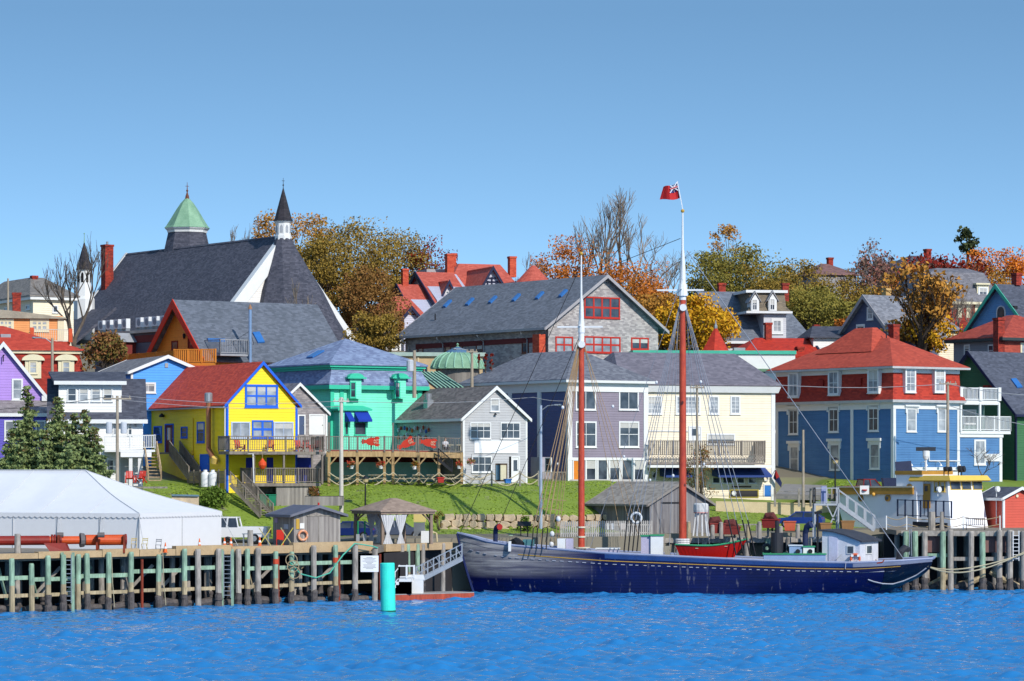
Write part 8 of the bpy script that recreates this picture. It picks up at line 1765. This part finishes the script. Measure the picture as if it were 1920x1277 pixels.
# ---- furniture
def picnic(px, py, Y, rz, label, src=[None]):
    q = P(px, py, Y)
    if src[0] is None:
        WW = M('pale_picnic_wood', (212, 196, 166), 'wood', rgb2=(176, 160, 132)); T = Thing('picnic_table', label, 'table', q, rad(rz), 'picnic tables under the patio'); m = MB()
        for k in range(4): m.box(-.85, -.36+k*.18, .72, .85, -.2+k*.18, .77)
        T.part(m, 'table_top', WW)
        for s in (-1, 1):
            T.part(MB().box(-.85, s*.7-.13, .43, .85, s*.7+.13, .47), 'bench', WW); m = MB()
            for t in (-1, 1): m.bar((s*.6, 0, .72), (s*.6, t*.62, 0), .08, .05)
            m.bar((s*.6, -.75, .4), (s*.6, .75, .4), .08, .05); T.part(m, 'leg_frame', WW)
        src[0] = T.e
    else: dup(src[0], q, rad(rz), label)
for i, (px, py, rz) in enumerate(((648, 907, 80), (676, 907, 95), (703, 906, 70), (752, 906, 100), (782, 906, 85), (806, 906, 95), (842, 906, 80))): picnic(px, py, 291.5, rz, ['picnic table at the left end under the patio', 'picnic table second from the left under the patio', 'picnic table just left of the second pair of patio posts', 'picnic table just right of the middle patio post', 'picnic table fifth from the left under the patio', 'picnic table next to the red container under the patio', 'picnic table beside the black outside stair'][i])
picnic(893, 907, 292.5, 84, 'picnic table on the grass edge below the restaurant window')
def adirondack(q, rz, label, grp, src=[None]):
    if src[0] is None:
        RD = M('chair_red', (214, 52, 34), rough=.5, var=.05); T = Thing('garden_chair', label, 'chair', q, rad(rz), grp); m = MB()
        for k in range(5): m.prism([(-.28+k*.12, .22, .3), (-.19+k*.12, .22, .3), (-.19+k*.12, .5, 1.0), (-.28+k*.12, .5, 1.0)], (0, .03, .0))
        T.part(m, 'backrest', RD); T.part(MB().prism([(-.3, -.3, .38), (.3, -.3, .38), (.3, .25, .28), (-.3, .25, .28)], (0, 0, .04)), 'seat', RD)
        for s in (-1, 1): T.part(MB().box(s*.38-.07, -.38, .56, s*.38+.07, .35, .6), 'armrest', RD); T.part(MB().box(s*.34-.04, -.34, 0, s*.34+.04, -.26, .56), 'front_leg', RD); T.part(MB().bar((s*.34, -.2, .3), (s*.34, .5, 0), .06, .1), 'rear_leg', RD)
        src[0] = T.e
    else: dup(src[0], q, rad(rz), label, grp)
g1 = 'red garden chairs on the lawn by the white house'; g2 = 'red chairs on the yellow house deck'
adirondack(P(243, 905, 272), 10, 'red garden chair on the left, below the white house balcony', g1); adirondack(P(264, 905, 272), -15, 'red garden chair on the right, below the white house balcony', g1)
yd = lambda px, d: YH.R @ Vector((YH.u(px, -d), -d, YH.ray(430, 846, 'f', -2.6).z))+YH.loc
for i, (px, d) in enumerate(((449, 1.6), (506, 1.4), (562, 1.5), (574, 1.9), (594, 1.2))): adirondack(yd(px, d), R.uniform(-40, 40), ['red chair at the left end of the yellow house upper deck', 'red chair in the middle of the yellow house upper deck', 'left one of the paired red chairs on the upper deck', 'right one of the paired red chairs on the upper deck', 'red chair at the right end of the yellow house upper deck'][i], g2)
def cone(px, py, Y, label, src=[None], s=1.0):
    if src[0] is None:
        T = Thing('traffic_cone', label, 'cone', P(px, py, Y), 0, 'orange traffic cones on the wharf'); OC = M('cone_orange', (240, 110, 40), rough=.5, var=.04); T.part(MB().box(-.2, -.2, 0, .2, .2, .04), 'base', OC); T.part(MB().lathe((0, 0, .04), [(.15, 0), (.03, .72)], 12), 'cone_body', OC); T.part(MB().lathe((0, 0, .04), [(.118, .26), (.092, .42)], 12), 'white_collar', WHITE); src[0] = T.e
    else: dup(src[0], P(px, py, Y), 0, label, scale=(s,)*3)
for a in ((310, 1036, 243, 'orange cone next to the dark folding chair'), (374, 1028, 246, 'orange cone in front of the tent end wall'), (421, 1026, 252, 'orange cone leftmost by the tent corner'), (433, 1026, 252, 'orange cone beside the black hose reel'), (487, 1024, 254, 'orange cone at the bollard left of the wharf shed'), (596, 929+2, 285, 'small cone on the bank beside the tall pale pole')): cone(*a)
def fold_chair(px, py, Y, col, label):
    T = Thing('folding_chair', label, 'chair', P(px, py, Y), rad(R.uniform(-30, 30)), 'folding chairs on the wharf'); c = M('fold_'+str(col[0]), col); T.part(MB().box(-.2, -.2, .44, .2, .2, .47), 'seat', c); T.part(MB().box(-.2, .22, .7, .2, .25, .76).box(-.2, .22, .82, .2, .25, .88), 'backrest', c)
    for s in (-1, 1): T.part(MB().bar((s*.2, -.22, 0), (s*.2, .25, .9), .03), 'back_frame', c); T.part(MB().bar((s*.18, .25, 0), (s*.18, -.2, .45), .03), 'leg_frame', c)
fold_chair(251, 1031, 243, (214, 186, 110), 'pale yellow folding chair, left of the pair before the tent'); fold_chair(271, 1031, 243, (206, 190, 120), 'pale yellow folding chair, right of the pair before the tent'); fold_chair(297, 1033, 243, (120, 124, 130), 'grey folding chair standing alone before the tent')
def gun_pipe():
    T = Thing('red_steel_boom', 'long red and orange steel boom lying on trestles in front of the tent', 'machinery', P(120, 1034, 238)); OR = M('boom_orange', (224, 92, 36), rough=.5, rgb2=(190, 70, 30)); RDK = M('boom_dark_red', (150, 40, 30), rough=.55, rgb2=(110, 30, 26)); z = P(0, 1014, 238).z
    a, b, c, d = [PZ(px, 238.5+px*.012, z) for px in (-60, 92, 160, 236)]; b2 = PZ(148, 240.2, z)
    T.wpart(MB().cyl(a, b, .36, n=14), 'dark_tube', RDK); T.wpart(MB().cyl(b, b2, .31, n=14), 'orange_tube', OR); T.wpart(MB().cyl(c, d, .40, n=16), 'end_drum', OR); T.wpart(MB().cyl(PZ(150, 240.2, z), PZ(158, 240.3, z), .55, .5, 12), 'flange', M('grease_grey', (110, 104, 104)))
    for px in (96, 101, 106, 112, 234): p = PZ(px, 238.5+px*.012, z); T.wpart(MB().cyl(p, p+Vector((.12, .03, 0)), .45, n=14), 'flange_ring', RDK)
    for px in (34, 110, 182, 233): p = PZ(px, 238+px*.012, z); T.wpart(MB().box(p.x-.07, p.y-.2, 4.2, p.x+.07, p.y+.9, z+.4), 'trestle', RUST)
    T.wpart(MB().prism([PZ(95, 238, 4.3), PZ(130, 238.4, 4.3), PZ(122, 238.4, 5.0), PZ(82, 238, 5.0)], (0, 1, 0)), 'grating', M('boom_dark_red', ()))
    for px in (106, 183): p = PZ(px, 239.6, z+.4); T.wpart(MB().cyl(p, p+Vector((.5, .1, .0)), .2, n=10), 'winch', M('grease_grey', ()))
gun_pipe()
# propane tanks, bins, orange float
for i, px in enumerate((385, 399)):
    T = Thing('propane_tank', ['white propane tank on the left of the pair below the yellow house flue', 'white propane tank on the right of the pair below the yellow house flue'][i], 'gas tank', P(px, 914, 281.0-.3*i), 0, 'propane tanks'); T.part(MB().lathe((0, 0, 0), [(.3, 0), (.38, .06), (.38, 1.15), (.3, 1.32), (.12, 1.4)], 16), 'tank', M('tank_white', (240, 240, 240), rough=.4, var=.04)); T.part(MB().cyl((0, 0, 1.36), (0, 0, 1.55), .17, n=12), 'valve_collar', M('tank_white', ()))
for i, px in enumerate((494, 511)):
    T = Thing('wheelie_bin', ['green bin on the left in the bay below the yellow house deck', 'green bin on the right in the bay below the yellow house deck'][i], 'bin', P(px, 949, 280.5), 0, 'green bins'); T.part(MB().add([(-.26, -.3, 0), (.26, -.3, 0), (.26, .3, 0), (-.26, .3, 0), (-.32, -.36, .95), (.32, -.36, .95), (.32, .36, .95), (-.32, .36, .95)], [(3,2,1,0), (4,5,6,7), (0,1,5,4), (1,2,6,5), (2,3,7,6), (3,0,4,7)]), 'bin_body', M('bin_green', (40, 140, 104), rough=.5)); T.part(MB().box(-.36, -.4, .95, .36, .4, 1.03), 'lid', M('bin_green', ()))
T = Thing('orange_buoy', 'large orange buoy hanging below the yellow house upper deck', 'buoy', P(492, 880, 280.2)); T.part(MB().lathe((0, 0, 0), [(.02, -.02), (.2, .05), (.36, .35), (.34, .6), (.12, .85), (.08, .95)], 14), 'buoy_body', M('buoy_orange', (236, 86, 40), rough=.4)); T.part(MB().cyl((0, 0, .9), (0, 0, 1.5), .025, n=5), 'hanger', ROPE)
# hanging flower baskets
for i, (px, py, leaf) in enumerate(((659, 876, 'bloom_red'), (714, 876, 'bloom_red'), (777, 877, 'bloom_yellow'), (861, 876, 'bloom_red'), (884, 871, 'bloom_pink'))):
    sc_cols.setdefault('bloom_red', [(190, 40, 40), (214, 70, 60), (90, 110, 50), (200, 90, 90)]); sc_cols.setdefault('bloom_yellow', [(200, 150, 40), (170, 90, 40), (96, 120, 50), (214, 180, 60)]); sc_cols.setdefault('bloom_pink', [(200, 60, 60), (90, 120, 50), (214, 110, 110), (80, 110, 44)])
    q = P(px, py, 289.2+(px-612)*.0178-.2); T = Thing('flower_basket', ['red flower basket hanging nearest the tall pale pole', 'small pink and red flower basket second from the left', 'yellow flower basket hanging under the patio', 'red flower basket beside the black outside stair', 'red flower basket fixed on the restaurant front wall'][i], 'flower basket', q, 0, 'hanging flower baskets'); T.part(MB().lathe((0, 0, -.15), [(.16, 0), (.22, .3)], 10), 'pot', WHITE); T.part(MB().tube([(0, 0, .2), (0, 0, .95)], .015, 4), 'hanger', BLACKM)
    o = leaves_mesh('flowers', [(R.uniform(-.25, .25), R.uniform(-.2, .2), R.uniform(.1, .45)) for _ in range(14)], .12, 16, .09, leafmat(leaf), np.random.RandomState(i)); o.parent = T.e
# rope swags between the patio posts
PX = (617, 670, 721, 737, 785, 823, 866, 922, 975, 1010); T = Thing('rope_fence', 'double rope swags slung between the patio posts along the lawn', 'fence', P(740, 905, 291))
for a, b in zip(PX[:-1], PX[1:]):
    for dy in (0, 12):
        A, B = PG(a, 886+dy, 289.0+(a-612)*.0178), PG(b, 886+dy, 289.0+(b-612)*.0178); T.wpart(MB().tube([A.lerp(B, i/8)-Vector((0, 0, .62*math.sin(math.pi*i/8)*min(1, (b-a)/45))) for i in range(9)], .05, 5), 'rope_swag', M('rope_cream', (206, 192, 160), rough=.9))
for px in (922, 975, 1010): q = PG(px, 908, 289.0+(px-612)*.0178); T.wpart(MB().bar(q-Vector((0, 0, .6)), q+Vector((0, 0, 1.25)), .16), 'post', WGREY)
# lobster cut-outs on the patio railing
for i, (px, py, ang) in enumerate(((696, 828, 0), (762, 832, 28), (803, 830, -8))):
    q = PG(px, py); T = Thing('lobster_cutout', ['red lobster board on the left part of the patio railing', 'tilted red lobster board in the middle of the patio railing', 'red lobster board nearest the restaurant on the patio railing'][i], 'sign', q-Vector((0, .22, 0)), 0, 'red lobster boards'); T.e.rotation_euler = (0, -rad(ang), 0)
    LR = M('lobster_red', (214, 62, 40), rough=.5, var=.1); body = [(.62*math.cos(t)+.1, -.02, .36*math.sin(t)) for t in [2*math.pi*k/20 for k in range(20)]]; T.part(MB().prism(body, (0, .04, 0)), 'body', LR)
    T.part(MB().prism([(-.4, -.03, -.12), (-.8, -.03, -.24), (-.92, -.03, 0), (-.8, -.03, .24), (-.4, -.03, .12)], (0, .05, 0)), 'tail_fan', LR)
    for s in (-1, 1):
        T.part(MB().prism([(.55, -.06, s*.08), (.82, -.06, s*.3), (.62, -.06, s*.46), (.3, -.06, s*.4), (.42, -.06, s*.26)], (0, .05, 0)), 'claw', LR); m = MB()
        for k in range(3): m.bar((.25+.12*k, -.05, s*.03), (.35+.14*k, -.05, s*.2), .035)
        T.part(m, 'leg_mark', OFFW)
# painted floats on the restaurant side wall
cols = {'red': (206, 44, 34), 'white': (226, 226, 230), 'blue': (70, 110, 190), 'orange': (226, 120, 50), 'grey': (150, 160, 176)}; names = list(cols); r8 = random.Random(8)
for i in range(26):
    c = names[[0, 1, 0, 2, 0, 4, 3, 1][i % 8]]; px = 742+(i % 13)*5.2+r8.uniform(-1, 1); py = 801+(i//13)*14+r8.uniform(0, 8); q = RS.R @ RS.ray(px, py, 's', -.15)+RS.loc
    T = Thing('net_float', 'small %s painted net float hung on the shaded restaurant side wall' % c, 'float', q, 0, c+' floats on the restaurant wall'); T.part(MB().lathe((0, 0, -.2), [(.03, 0), (.1, .05), (.11, .3), (.05, .4)], 8), 'float_body', M('float_'+c, cols[c])); T.part(MB().cyl((0, 0, .15), (0, 0, .4), .012, n=4), 'cord', ROPE)
# seated diner on the patio: one continuous figure grown from a skeleton
def person(q, rz, label):
    T = Thing('person', label, 'person', q, rad(rz)); J = [(0,0,.5),(0,.02,.75),(0,.03,1.0),(0,0,1.12),(0,-.03,1.22),(.19,0,.98),(.25,-.12,.74),(.18,-.34,.68),(-.19,0,.98),(-.25,-.12,.74),(-.18,-.34,.68),(.1,-.05,.5),(.12,-.42,.5),(.12,-.44,.08),(.12,-.58,.05),(-.1,-.05,.5),(-.12,-.42,.5),(-.12,-.44,.08),(-.12,-.58,.05),(0,-.03,1.36)]
    E = [(0,1),(1,2),(2,3),(3,4),(4,19),(2,5),(5,6),(6,7),(2,8),(8,9),(9,10),(0,11),(11,12),(12,13),(13,14),(0,15),(15,16),(16,17),(17,18)]; Rr = [.15,.14,.15,.06,.085,.065,.045,.035,.065,.045,.035,.09,.065,.045,.04,.09,.065,.045,.04,.09]
    me = bpy.data.meshes.new('body'); me.from_pydata(J, E, []); o = bpy.data.objects.new('body', me); COL.objects.link(o); o.parent = T.e; me.materials.append(M('skin_tone', (214, 168, 140)))
    s = o.modifiers.new('skin', 'SKIN'); s.use_smooth_shade = True; o.modifiers.new('sub', 'SUBSURF').levels = 1
    for v, r_ in zip(me.skin_vertices[0].data, Rr): v.radius = (r_, r_)
    me.skin_vertices[0].data[0].use_root = True
    T.part(MB().lathe((0, .02, .48), [(.17, 0), (.19, .2), (.21, .45), (.12, .6)], 10).tube([(.18, 0, 1.0), (.27, -.12, .75)], [.1, .08], 8).tube([(-.18, 0, 1.0), (-.27, -.12, .75)], [.1, .08], 8), 'white_shirt', M('shirt_white', (226, 226, 232))); T.part(MB().ball((0, .0, 1.36), .105, 8), 'hair', M('dark_hair', (60, 52, 48))); T.part(MB().tube([(.1, 0, .5), (.12, -.42, .5), (.12, -.44, .12)], [.12, .09, .07], 8).tube([(-.1, 0, .5), (-.12, -.42, .5), (-.12, -.44, .12)], [.12, .09, .07], 8), 'trousers', M('trousers_grey', (90, 92, 104)))
    T.part(MB().box(-.22, -.2, .4, .22, .22, .44).box(-.22, .2, .44, .22, .24, .95), 'chair_under', WGREY) if 0 else None
pq = PG(834, 849); person(Vector((pq.x, pq.y+2.0, pq.z)), 30, 'person in a white shirt sitting at the right end of the patio')
T = Thing('patio_chair', 'grey chair under the seated person on the patio', 'chair', (pq.x, pq.y+2.0, pq.z), rad(30)); T.part(MB().box(-.22, -.2, .36, .22, .24, .4), 'seat', WGREY); T.part(MB().box(-.22, .24, .4, .22, .28, .95), 'backrest', WGREY)
for x in (-.19, .19):
    for y in (-.17, .21): T.part(MB().bar((x, y, 0), (x, y, .36), .04), 'leg', WGREY)
for i, px in enumerate((848, 858, 752)):
    q = PG(px, 849); T = Thing('patio_table', ['pale patio table next to the seated person', 'pale patio table at the restaurant end of the patio', 'pale patio table behind the tilted lobster board'][i], 'table', (q.x, q.y+1.4, q.z)); T.part(MB().box(-.35, -.35, .7, .35, .35, .75), 'table_top', OFFW)
    for x in (-.3, .3):
        for y in (-.3, .3): T.part(MB().bar((x, y, 0), (x*.8, y*.8, .7), .05), 'leg', OFFW)
# steel stair platform by the trawler
def steel_stair():
    T = Thing('steel_stair', 'galvanised steel stair and platform left of the trawler', 'stair', P(1560, 990, 283)); G = M('galv_grey', (196, 198, 202), rough=.45, metal=.3); pl = [P(1528, 944, 283), P(1572, 944, 283)]; a, b = pl; dy = Vector((0, 1.6, 0))
    T.wpart(MB().prism([a, b, b+dy, a+dy], (0, 0, -.18)), 'platform', G); m = MB()
    railing(m, a, b, 1.35, 1.0, 9); railing(m, a+dy, b+dy, 1.35, 1.0, 9); railing(m, a, a+dy, 1.35, 1.6, 9); T.wpart(m, 'platform_railing', G)
    for p, q in ((a, 1530), (b, 1567), (a+dy, 1532), (b+dy, 1569)): T.wpart(MB().bar(p, Vector((p.x, p.y, 4.4)), .14), 'leg', G)
    T.wpart(MB().bar(P(1550, 946, 283), P(1564, 975, 283), .1).bar(P(1572, 946, 283), P(1556, 985, 283), .1), 'brace', G); c, d = P(1573, 944, 283), P(1640, 992, 283)
    m = MB()
    for s in (0, 1.2): m.bar(c+Vector((0, s, -.1)), d+Vector((0, s, -.1)), .08, .3)
    T.wpart(m, 'stringer', G); m = MB()
    for i in range(12): p = c.lerp(d, (i+.5)/12); m.box(p.x-.15, p.y, p.z-.03, p.x+.16, p.y+1.2, p.z+.02)
    T.wpart(m, 'tread', G); m = MB()
    for s in (0, 1.2): railing(m, c+Vector((0, s, 0)), d+Vector((0, s, 0)), 1.2, 1.0, 9)
    T.wpart(m, 'stair_railing', G); T.wpart(MB().box(P(1541, 0, 283).x, 283.4, a.z, P(1551, 0, 283).x, 284, P(0, 912, 283).z), 'lavender_panel', M('lavender_panel', (160, 170, 214)))
steel_stair()
def clutter():
    # rope fence and posts on the right wharf
    T = Thing('wharf_rope_fence', 'white posted rope fence along the right wharf in front of the trawler', 'fence', PZ(1690, 279, 5.2)); prev = None
    for px in (1662, 1700, 1764, 1806, 1875): 
        p = PZ(px, 280, 5.2); T.wpart(MB().bar(p, p+Vector((0, 0, 1.25)), .09), 'post', WHITE)
        if prev is not None:
            for z in (1.15, .5): T.wpart(MB().tube([prev.lerp(p, i/6)+Vector((0, 0, z-.25*math.sin(math.pi*i/6))) for i in range(7)], .035, 5), 'rope', ROPE)
        prev = p
    T = Thing('park_bench', 'black slatted metal bench in front of the white wheelhouse', 'bench', PZ(1829, 279.5, 5.2), rad(-6)); m = MB()
    for k in range(10): m.bar((-.8+k*.178, .2, .45), (-.8+k*.178, .32, 1.0), .05)
    m.bar((-.85, .32, 1.0), (.85, .32, 1.0), .06); T.part(m, 'backrest', BLACKM); m = MB()
    for k in range(5): m.box(-.85, -.25+k*.1, .42, .85, -.19+k*.1, .46)
    T.part(m, 'seat', BLACKM)
    for s in (-1, 1): T.part(MB().bar((s*.8, -.25, 0), (s*.8, -.25, .65), .05).bar((s*.8, .25, 0), (s*.8, .25, .5), .05).bar((s*.8, -.28, .65), (s*.8, .28, .65), .05), 'side_frame', BLACKM)
    # quay clutter behind the schooner
    OC = M('crate_orange', (224, 106, 70)); RDN = M('net_red', (150, 50, 46), rough=.9)
    def crate(px, py, Y, w, h, mat, label, name='fish_crate'):
        q = P(px, py, Y); T = Thing(name, label, 'crate', q, rad(R.uniform(-20, 20))); T.part(MB().add([(-w*.42, -w*.3, 0), (w*.42, -w*.3, 0), (w*.42, w*.3, 0), (-w*.42, w*.3, 0), (-w/2, -w*.36, h), (w/2, -w*.36, h), (w/2, w*.36, h), (-w/2, w*.36, h)], [(3,2,1,0), (0,1,5,4), (1,2,6,5), (2,3,7,6), (3,0,4,7), (4,5,6,7)]), 'crate_body', mat); T.part(MB().box(-w/2-.04, -w*.36-.04, h-.1, w/2+.04, -w*.36, h).box(-w/2-.04, w*.36, h-.1, w/2+.04, w*.36+.04, h), 'rim', mat)
        if 'net' in label: T.part(MB().tube([(-w*.4, 0, h*.8), (-w*.2, .05, h+.22), (w*.1, -.05, h+.3), (w*.4, 0, h*.85)], [w*.12, w*.26, w*.24, w*.1], 9), 'net_heap', M('net_twine', (120, 60, 56), rough=.95, rgb2=(70, 44, 48), sc=3, bump=.1))
    crate(1481, 995, 283.5, 1.05, .85, OC, 'orange plastic fish tub beside the blue car'); crate(1342, 1000, 282, 1.5, .9, M('crate_dark_red', (140, 52, 46)), 'dark red tub piled with nets behind the main mast'); crate(1370, 1002, 283, 1.7, .7, M('crate_dark_red', ()), 'low dark red tub right of the piled nets'); crate(1546, 993, 282.5, 1.1, .6, M('crate_brown', (160, 116, 70)), 'brown box at the foot of the steel stair'); crate(1588, 993, 283.0, 1.2, .8, M('crate_brown', ()), 'brown box under the steel stair flight'); crate(1445, 990, 284, 1.5, .8, M('net_red'), 'heap of dark red net left of the orange fish tub')
    # white wrapped poles stacked like a wigwam
    T = Thing('white_pole_bundle', 'white bundle of poles tied into a cone right of the main mast', 'pole bundle', P(1314, 1005, 281)); h = P(0, 945, 281).z-P(0, 1005, 281).z
    for k in range(9): a = 2*math.pi*k/9; T.part(MB().bar((.72*math.cos(a), .5*math.sin(a), 0), (.42*math.cos(a), .32*math.sin(a), h*.85), .12), 'pole', M('chalk_white', (232, 230, 228)))
    T.part(MB().lathe((0, 0, h*.74), [(.62, 0), (.66, .2), (.66, .7), (.5, .8)], 14), 'top_wrap', M('chalk_white')); T.part(MB().lathe((0, 0, h*.72), [(.64, 0), (.64, .06)], 14), 'pink_band', M('coral_trim'))
    for i, px in enumerate((1291, 1336, 1352, 1403, 1424, 1496, 1512, 1424+40)): p = PZ(px, 280.8+i*.3, 4.4); T = Thing('mooring_post', ['stubby post right beside the main mast', 'stubby post behind the dory, left one', 'stubby post behind the dory, right one', 'tall grey post beside the tarred rigging of the main mast', 'grey post left of the black funnel', 'tan post right of the black funnel', 'pale post at the foot of the steel stair platform', 'weathered post just behind the black funnel'][i], 'post', p, 0, 'mooring posts on the quay'); hh = R.uniform(.9, 1.7); T.part(MB().cyl((0, 0, 0), (0, 0, hh), .2, .18, 9), 'post', PGRY if i % 3 else PTAN); T.part(MB().lathe((0, 0, hh), [(.2, 0), (.1, .08)], 9), 'cap', PGRY)
    # grey wall of crates / low railing on the quay
    T = Thing('quay_railing', 'grey timber rail along the quay behind the dory', 'railing', PZ(1370, 284, 4.4)); m = MB(); railing(m, PZ(1335, 283, 4.4), PZ(1440, 284.5, 4.4), 1.2, 1.0, 9, .08); T.wpart(m, 'rail', WGREY)
    # interpretive panel and signs near the bow
    T = Thing('info_panel', 'slanted black information panel on two legs before the stone wall', 'sign', PZ(983, 279, 4.6)); T.part(MB().bar((-.3, 0, 0), (-.3, 0, 1.0), .1).bar((.3, 0, 0), (.3, 0, 1.0), .1), 'legs', BLACKM); T.part(MB().prism([(-.6, -.3, .95), (.6, -.3, .95), (.6, .3, 1.3), (-.6, .3, 1.3)], (0, 0, .05)), 'panel', BLACKM)
    T = Thing('cream_sign', 'cream and yellow sign board behind the right gazebo post', 'sign', PZ(787, 270.5, 4.3)); T.part(MB().box(-.52, 0, 1.75, .52, .06, 2.7), 'board', M('cream_board', (230, 206, 130))); T.part(MB().bar((-.4, .03, 0), (-.4, .03, 1.75), .08).bar((.4, .03, 0), (.4, .03, 1.75), .08), 'legs', WGREY); T.part(MB().box(-.5, -.06, .6, .42, 0, 1.7), 'grey_panel', M('slat_grey', (120, 126, 132)))
    T = Thing('piano_box', 'white box with pale hose beside the gazebo right post', 'box', PZ(803, 270, 4.3)); T.part(MB().box(-.6, -.4, 0, .4, .4, 1.0), 'box', WHITE); T.part(MB().tube([(.4, -.2, .9), (.7, -.3, .8), (.75, -.3, .1)], .08, 7), 'hose', M('hose_cream', (226, 206, 160)))
    for i, px in enumerate((671, 684)): p = PZ(px, 266.5, 4.3); T = Thing('green_pump_post', ['slim green post at the left inside the gazebo', 'slim green post at the right inside the gazebo'][i], 'post', p); T.part(MB().cyl((0, 0, 0), (0, 0, 1.9), .07, n=8), 'post', M('emerald_post', (30, 140, 90))); T.part(MB().box(-.14, -.1, .2, .14, .1, .8), 'box', GREYM)
    # table with cloth-like grey top by the truck, hose reel
    T = Thing('steel_table', 'grey steel trestle table beside the white pickup', 'table', PZ(480, 258.5, 4.3)); T.part(MB().box(-1.1, -.4, .95, 1.1, .4, 1.02), 'table_top', STEEL)
    for x in (-1, 1):
        for y in (-.35, .35): T.part(MB().bar((x, y, 0), (x, y, .95), .06), 'leg', STEEL)
    T = Thing('hose_reel', 'black hose reel among the cones at the tent corner', 'hose reel', PZ(427, 254, 4.75)); T.part(MB().torus((0, 0, 0), .3, .12, 'y', 16, 8), 'hose', BLACKM); T.part(MB().bar((-.3, 0, -.45), (0, 0, 0), .05).bar((.3, 0, -.45), (0, 0, 0), .05), 'stand', RUST)
    for i, (px, s) in enumerate(((497, 1), (538, -1))):
        T = Thing('barrier_sawhorse', ['yellow taped cross barrier left of the wharf shed', 'yellow taped cross barrier in front of the wharf shed'][i], 'barrier', PZ(px, 257.5, 4.3)); T.part(MB().bar((-.5, 0, 0), (.5, 0, 1.5), .07), 'strut', M('tape_yellow', (220, 200, 90))); T.part(MB().bar((.5, .05, 0), (-.5, .05, 1.5), .07), 'strut', M('tape_tan', (190, 180, 130)))
    T = Thing('red_chair', 'small red chair between the barriers and the wharf shed', 'chair', PZ(525, 258.5, 4.3)); T.part(MB().box(-.3, -.25, .5, .3, .25, .56), 'seat', M('chair_red')); T.part(MB().box(-.3, .2, .56, .3, .26, 1.3), 'backrest', M('chair_red'))
    for x in (-.26, .26):
        for y in (-.2, .22): T.part(MB().bar((x, y, 0), (x, y, .5), .05), 'leg', M('chair_red'))
    # menu board and boxes by the restaurant door
    T = Thing('menu_board', 'brown framed menu board leaning by the restaurant door', 'sign', P(940, 905, 291.2)); T.part(MB().box(-.55, 0, .1, .55, .06, 1.75), 'frame', M('brown_board')); T.part(MB().box(-.1, -.03, .25, .45, 0, 1.6), 'board', OFFW); T.part(MB().box(-.5, -.03, .25, -.18, 0, 1.6), 'slate', M('slate_wall'))
    crate(952, 906, 290.8, .6, .4, M('box_blue', (60, 130, 210)), 'small blue box by the restaurant door', 'blue_box'); crate(826, 905, 290.6, .6, .5, M('net_float_red', (190, 50, 44)), 'red container on the ground under the patio', 'red_box')
    # navy dumpsters above the trawler bulwark
    T = Thing('dumpster', 'dark blue dumpster with open lid behind the trawler bow', 'dumpster', PZ(1690, 298, 8.3)); T.part(MB().add([(-1.6, -.8, 0), (1.6, -.8, 0), (1.6, .8, 0), (-1.6, .8, 0), (-1.8, -.9, 1.4), (1.8, -.9, 1.4), (1.8, .9, 1.4), (-1.8, .9, 1.4)], [(3,2,1,0), (4,5,6,7), (0,1,5,4), (1,2,6,5), (2,3,7,6), (3,0,4,7)]), 'bin_body', M('dumpster_navy', (48, 58, 88))); T.part(MB().prism([(-.4, .6, 1.4), (1.2, .6, 1.4), (1.0, .8, 3.0), (-.5, .8, 2.9)], (0, .1, 0)), 'lid', M('dumpster_navy'))
    T = Thing('red_dot_sign', 'white board with a red dot beside the red pickup', 'sign', PZ(1621, 294.5, 8.2)); T.part(MB().box(-.42, 0, 0, .42, .06, .8), 'board', WHITE); T.part(MB().cyl((0, -.02, .45), (0, 0, .38), .24, n=16), 'red_dot', M('red_patch'))
    # retaining timbers and step under the white house
    T = Thing('timber_planter', 'grey timber planter box below the yellow house bushes', 'planter', P(610, 948, 279)); T.part(MB().box(-1.8, -.3, 0, 1.6, .6, .8), 'planter_box', M('grey_planks'))
    T.part(MB().box(-1.75, -.25, .8, 1.55, .55, .84), 'soil', DARKIN)
    T = Thing('small_retaining_wall', 'low brown block wall at the foot of the left lawn', 'wall', P(350, 945, 270)); T.wpart(MB().prism([P(322, 950, 272), P(372, 950, 273), P(372, 931, 273), P(322, 930, 272)], (0, .5, 0)), 'blocks', M('tan_boulder', ()))
    T.wpart(MB().prism([P(322, 930, 271.8), P(372, 931, 272.8), P(372, 928, 272.8), P(322, 927, 271.8)], (0, .7, 0)), 'coping', M('slate_wall', ()))
clutter()
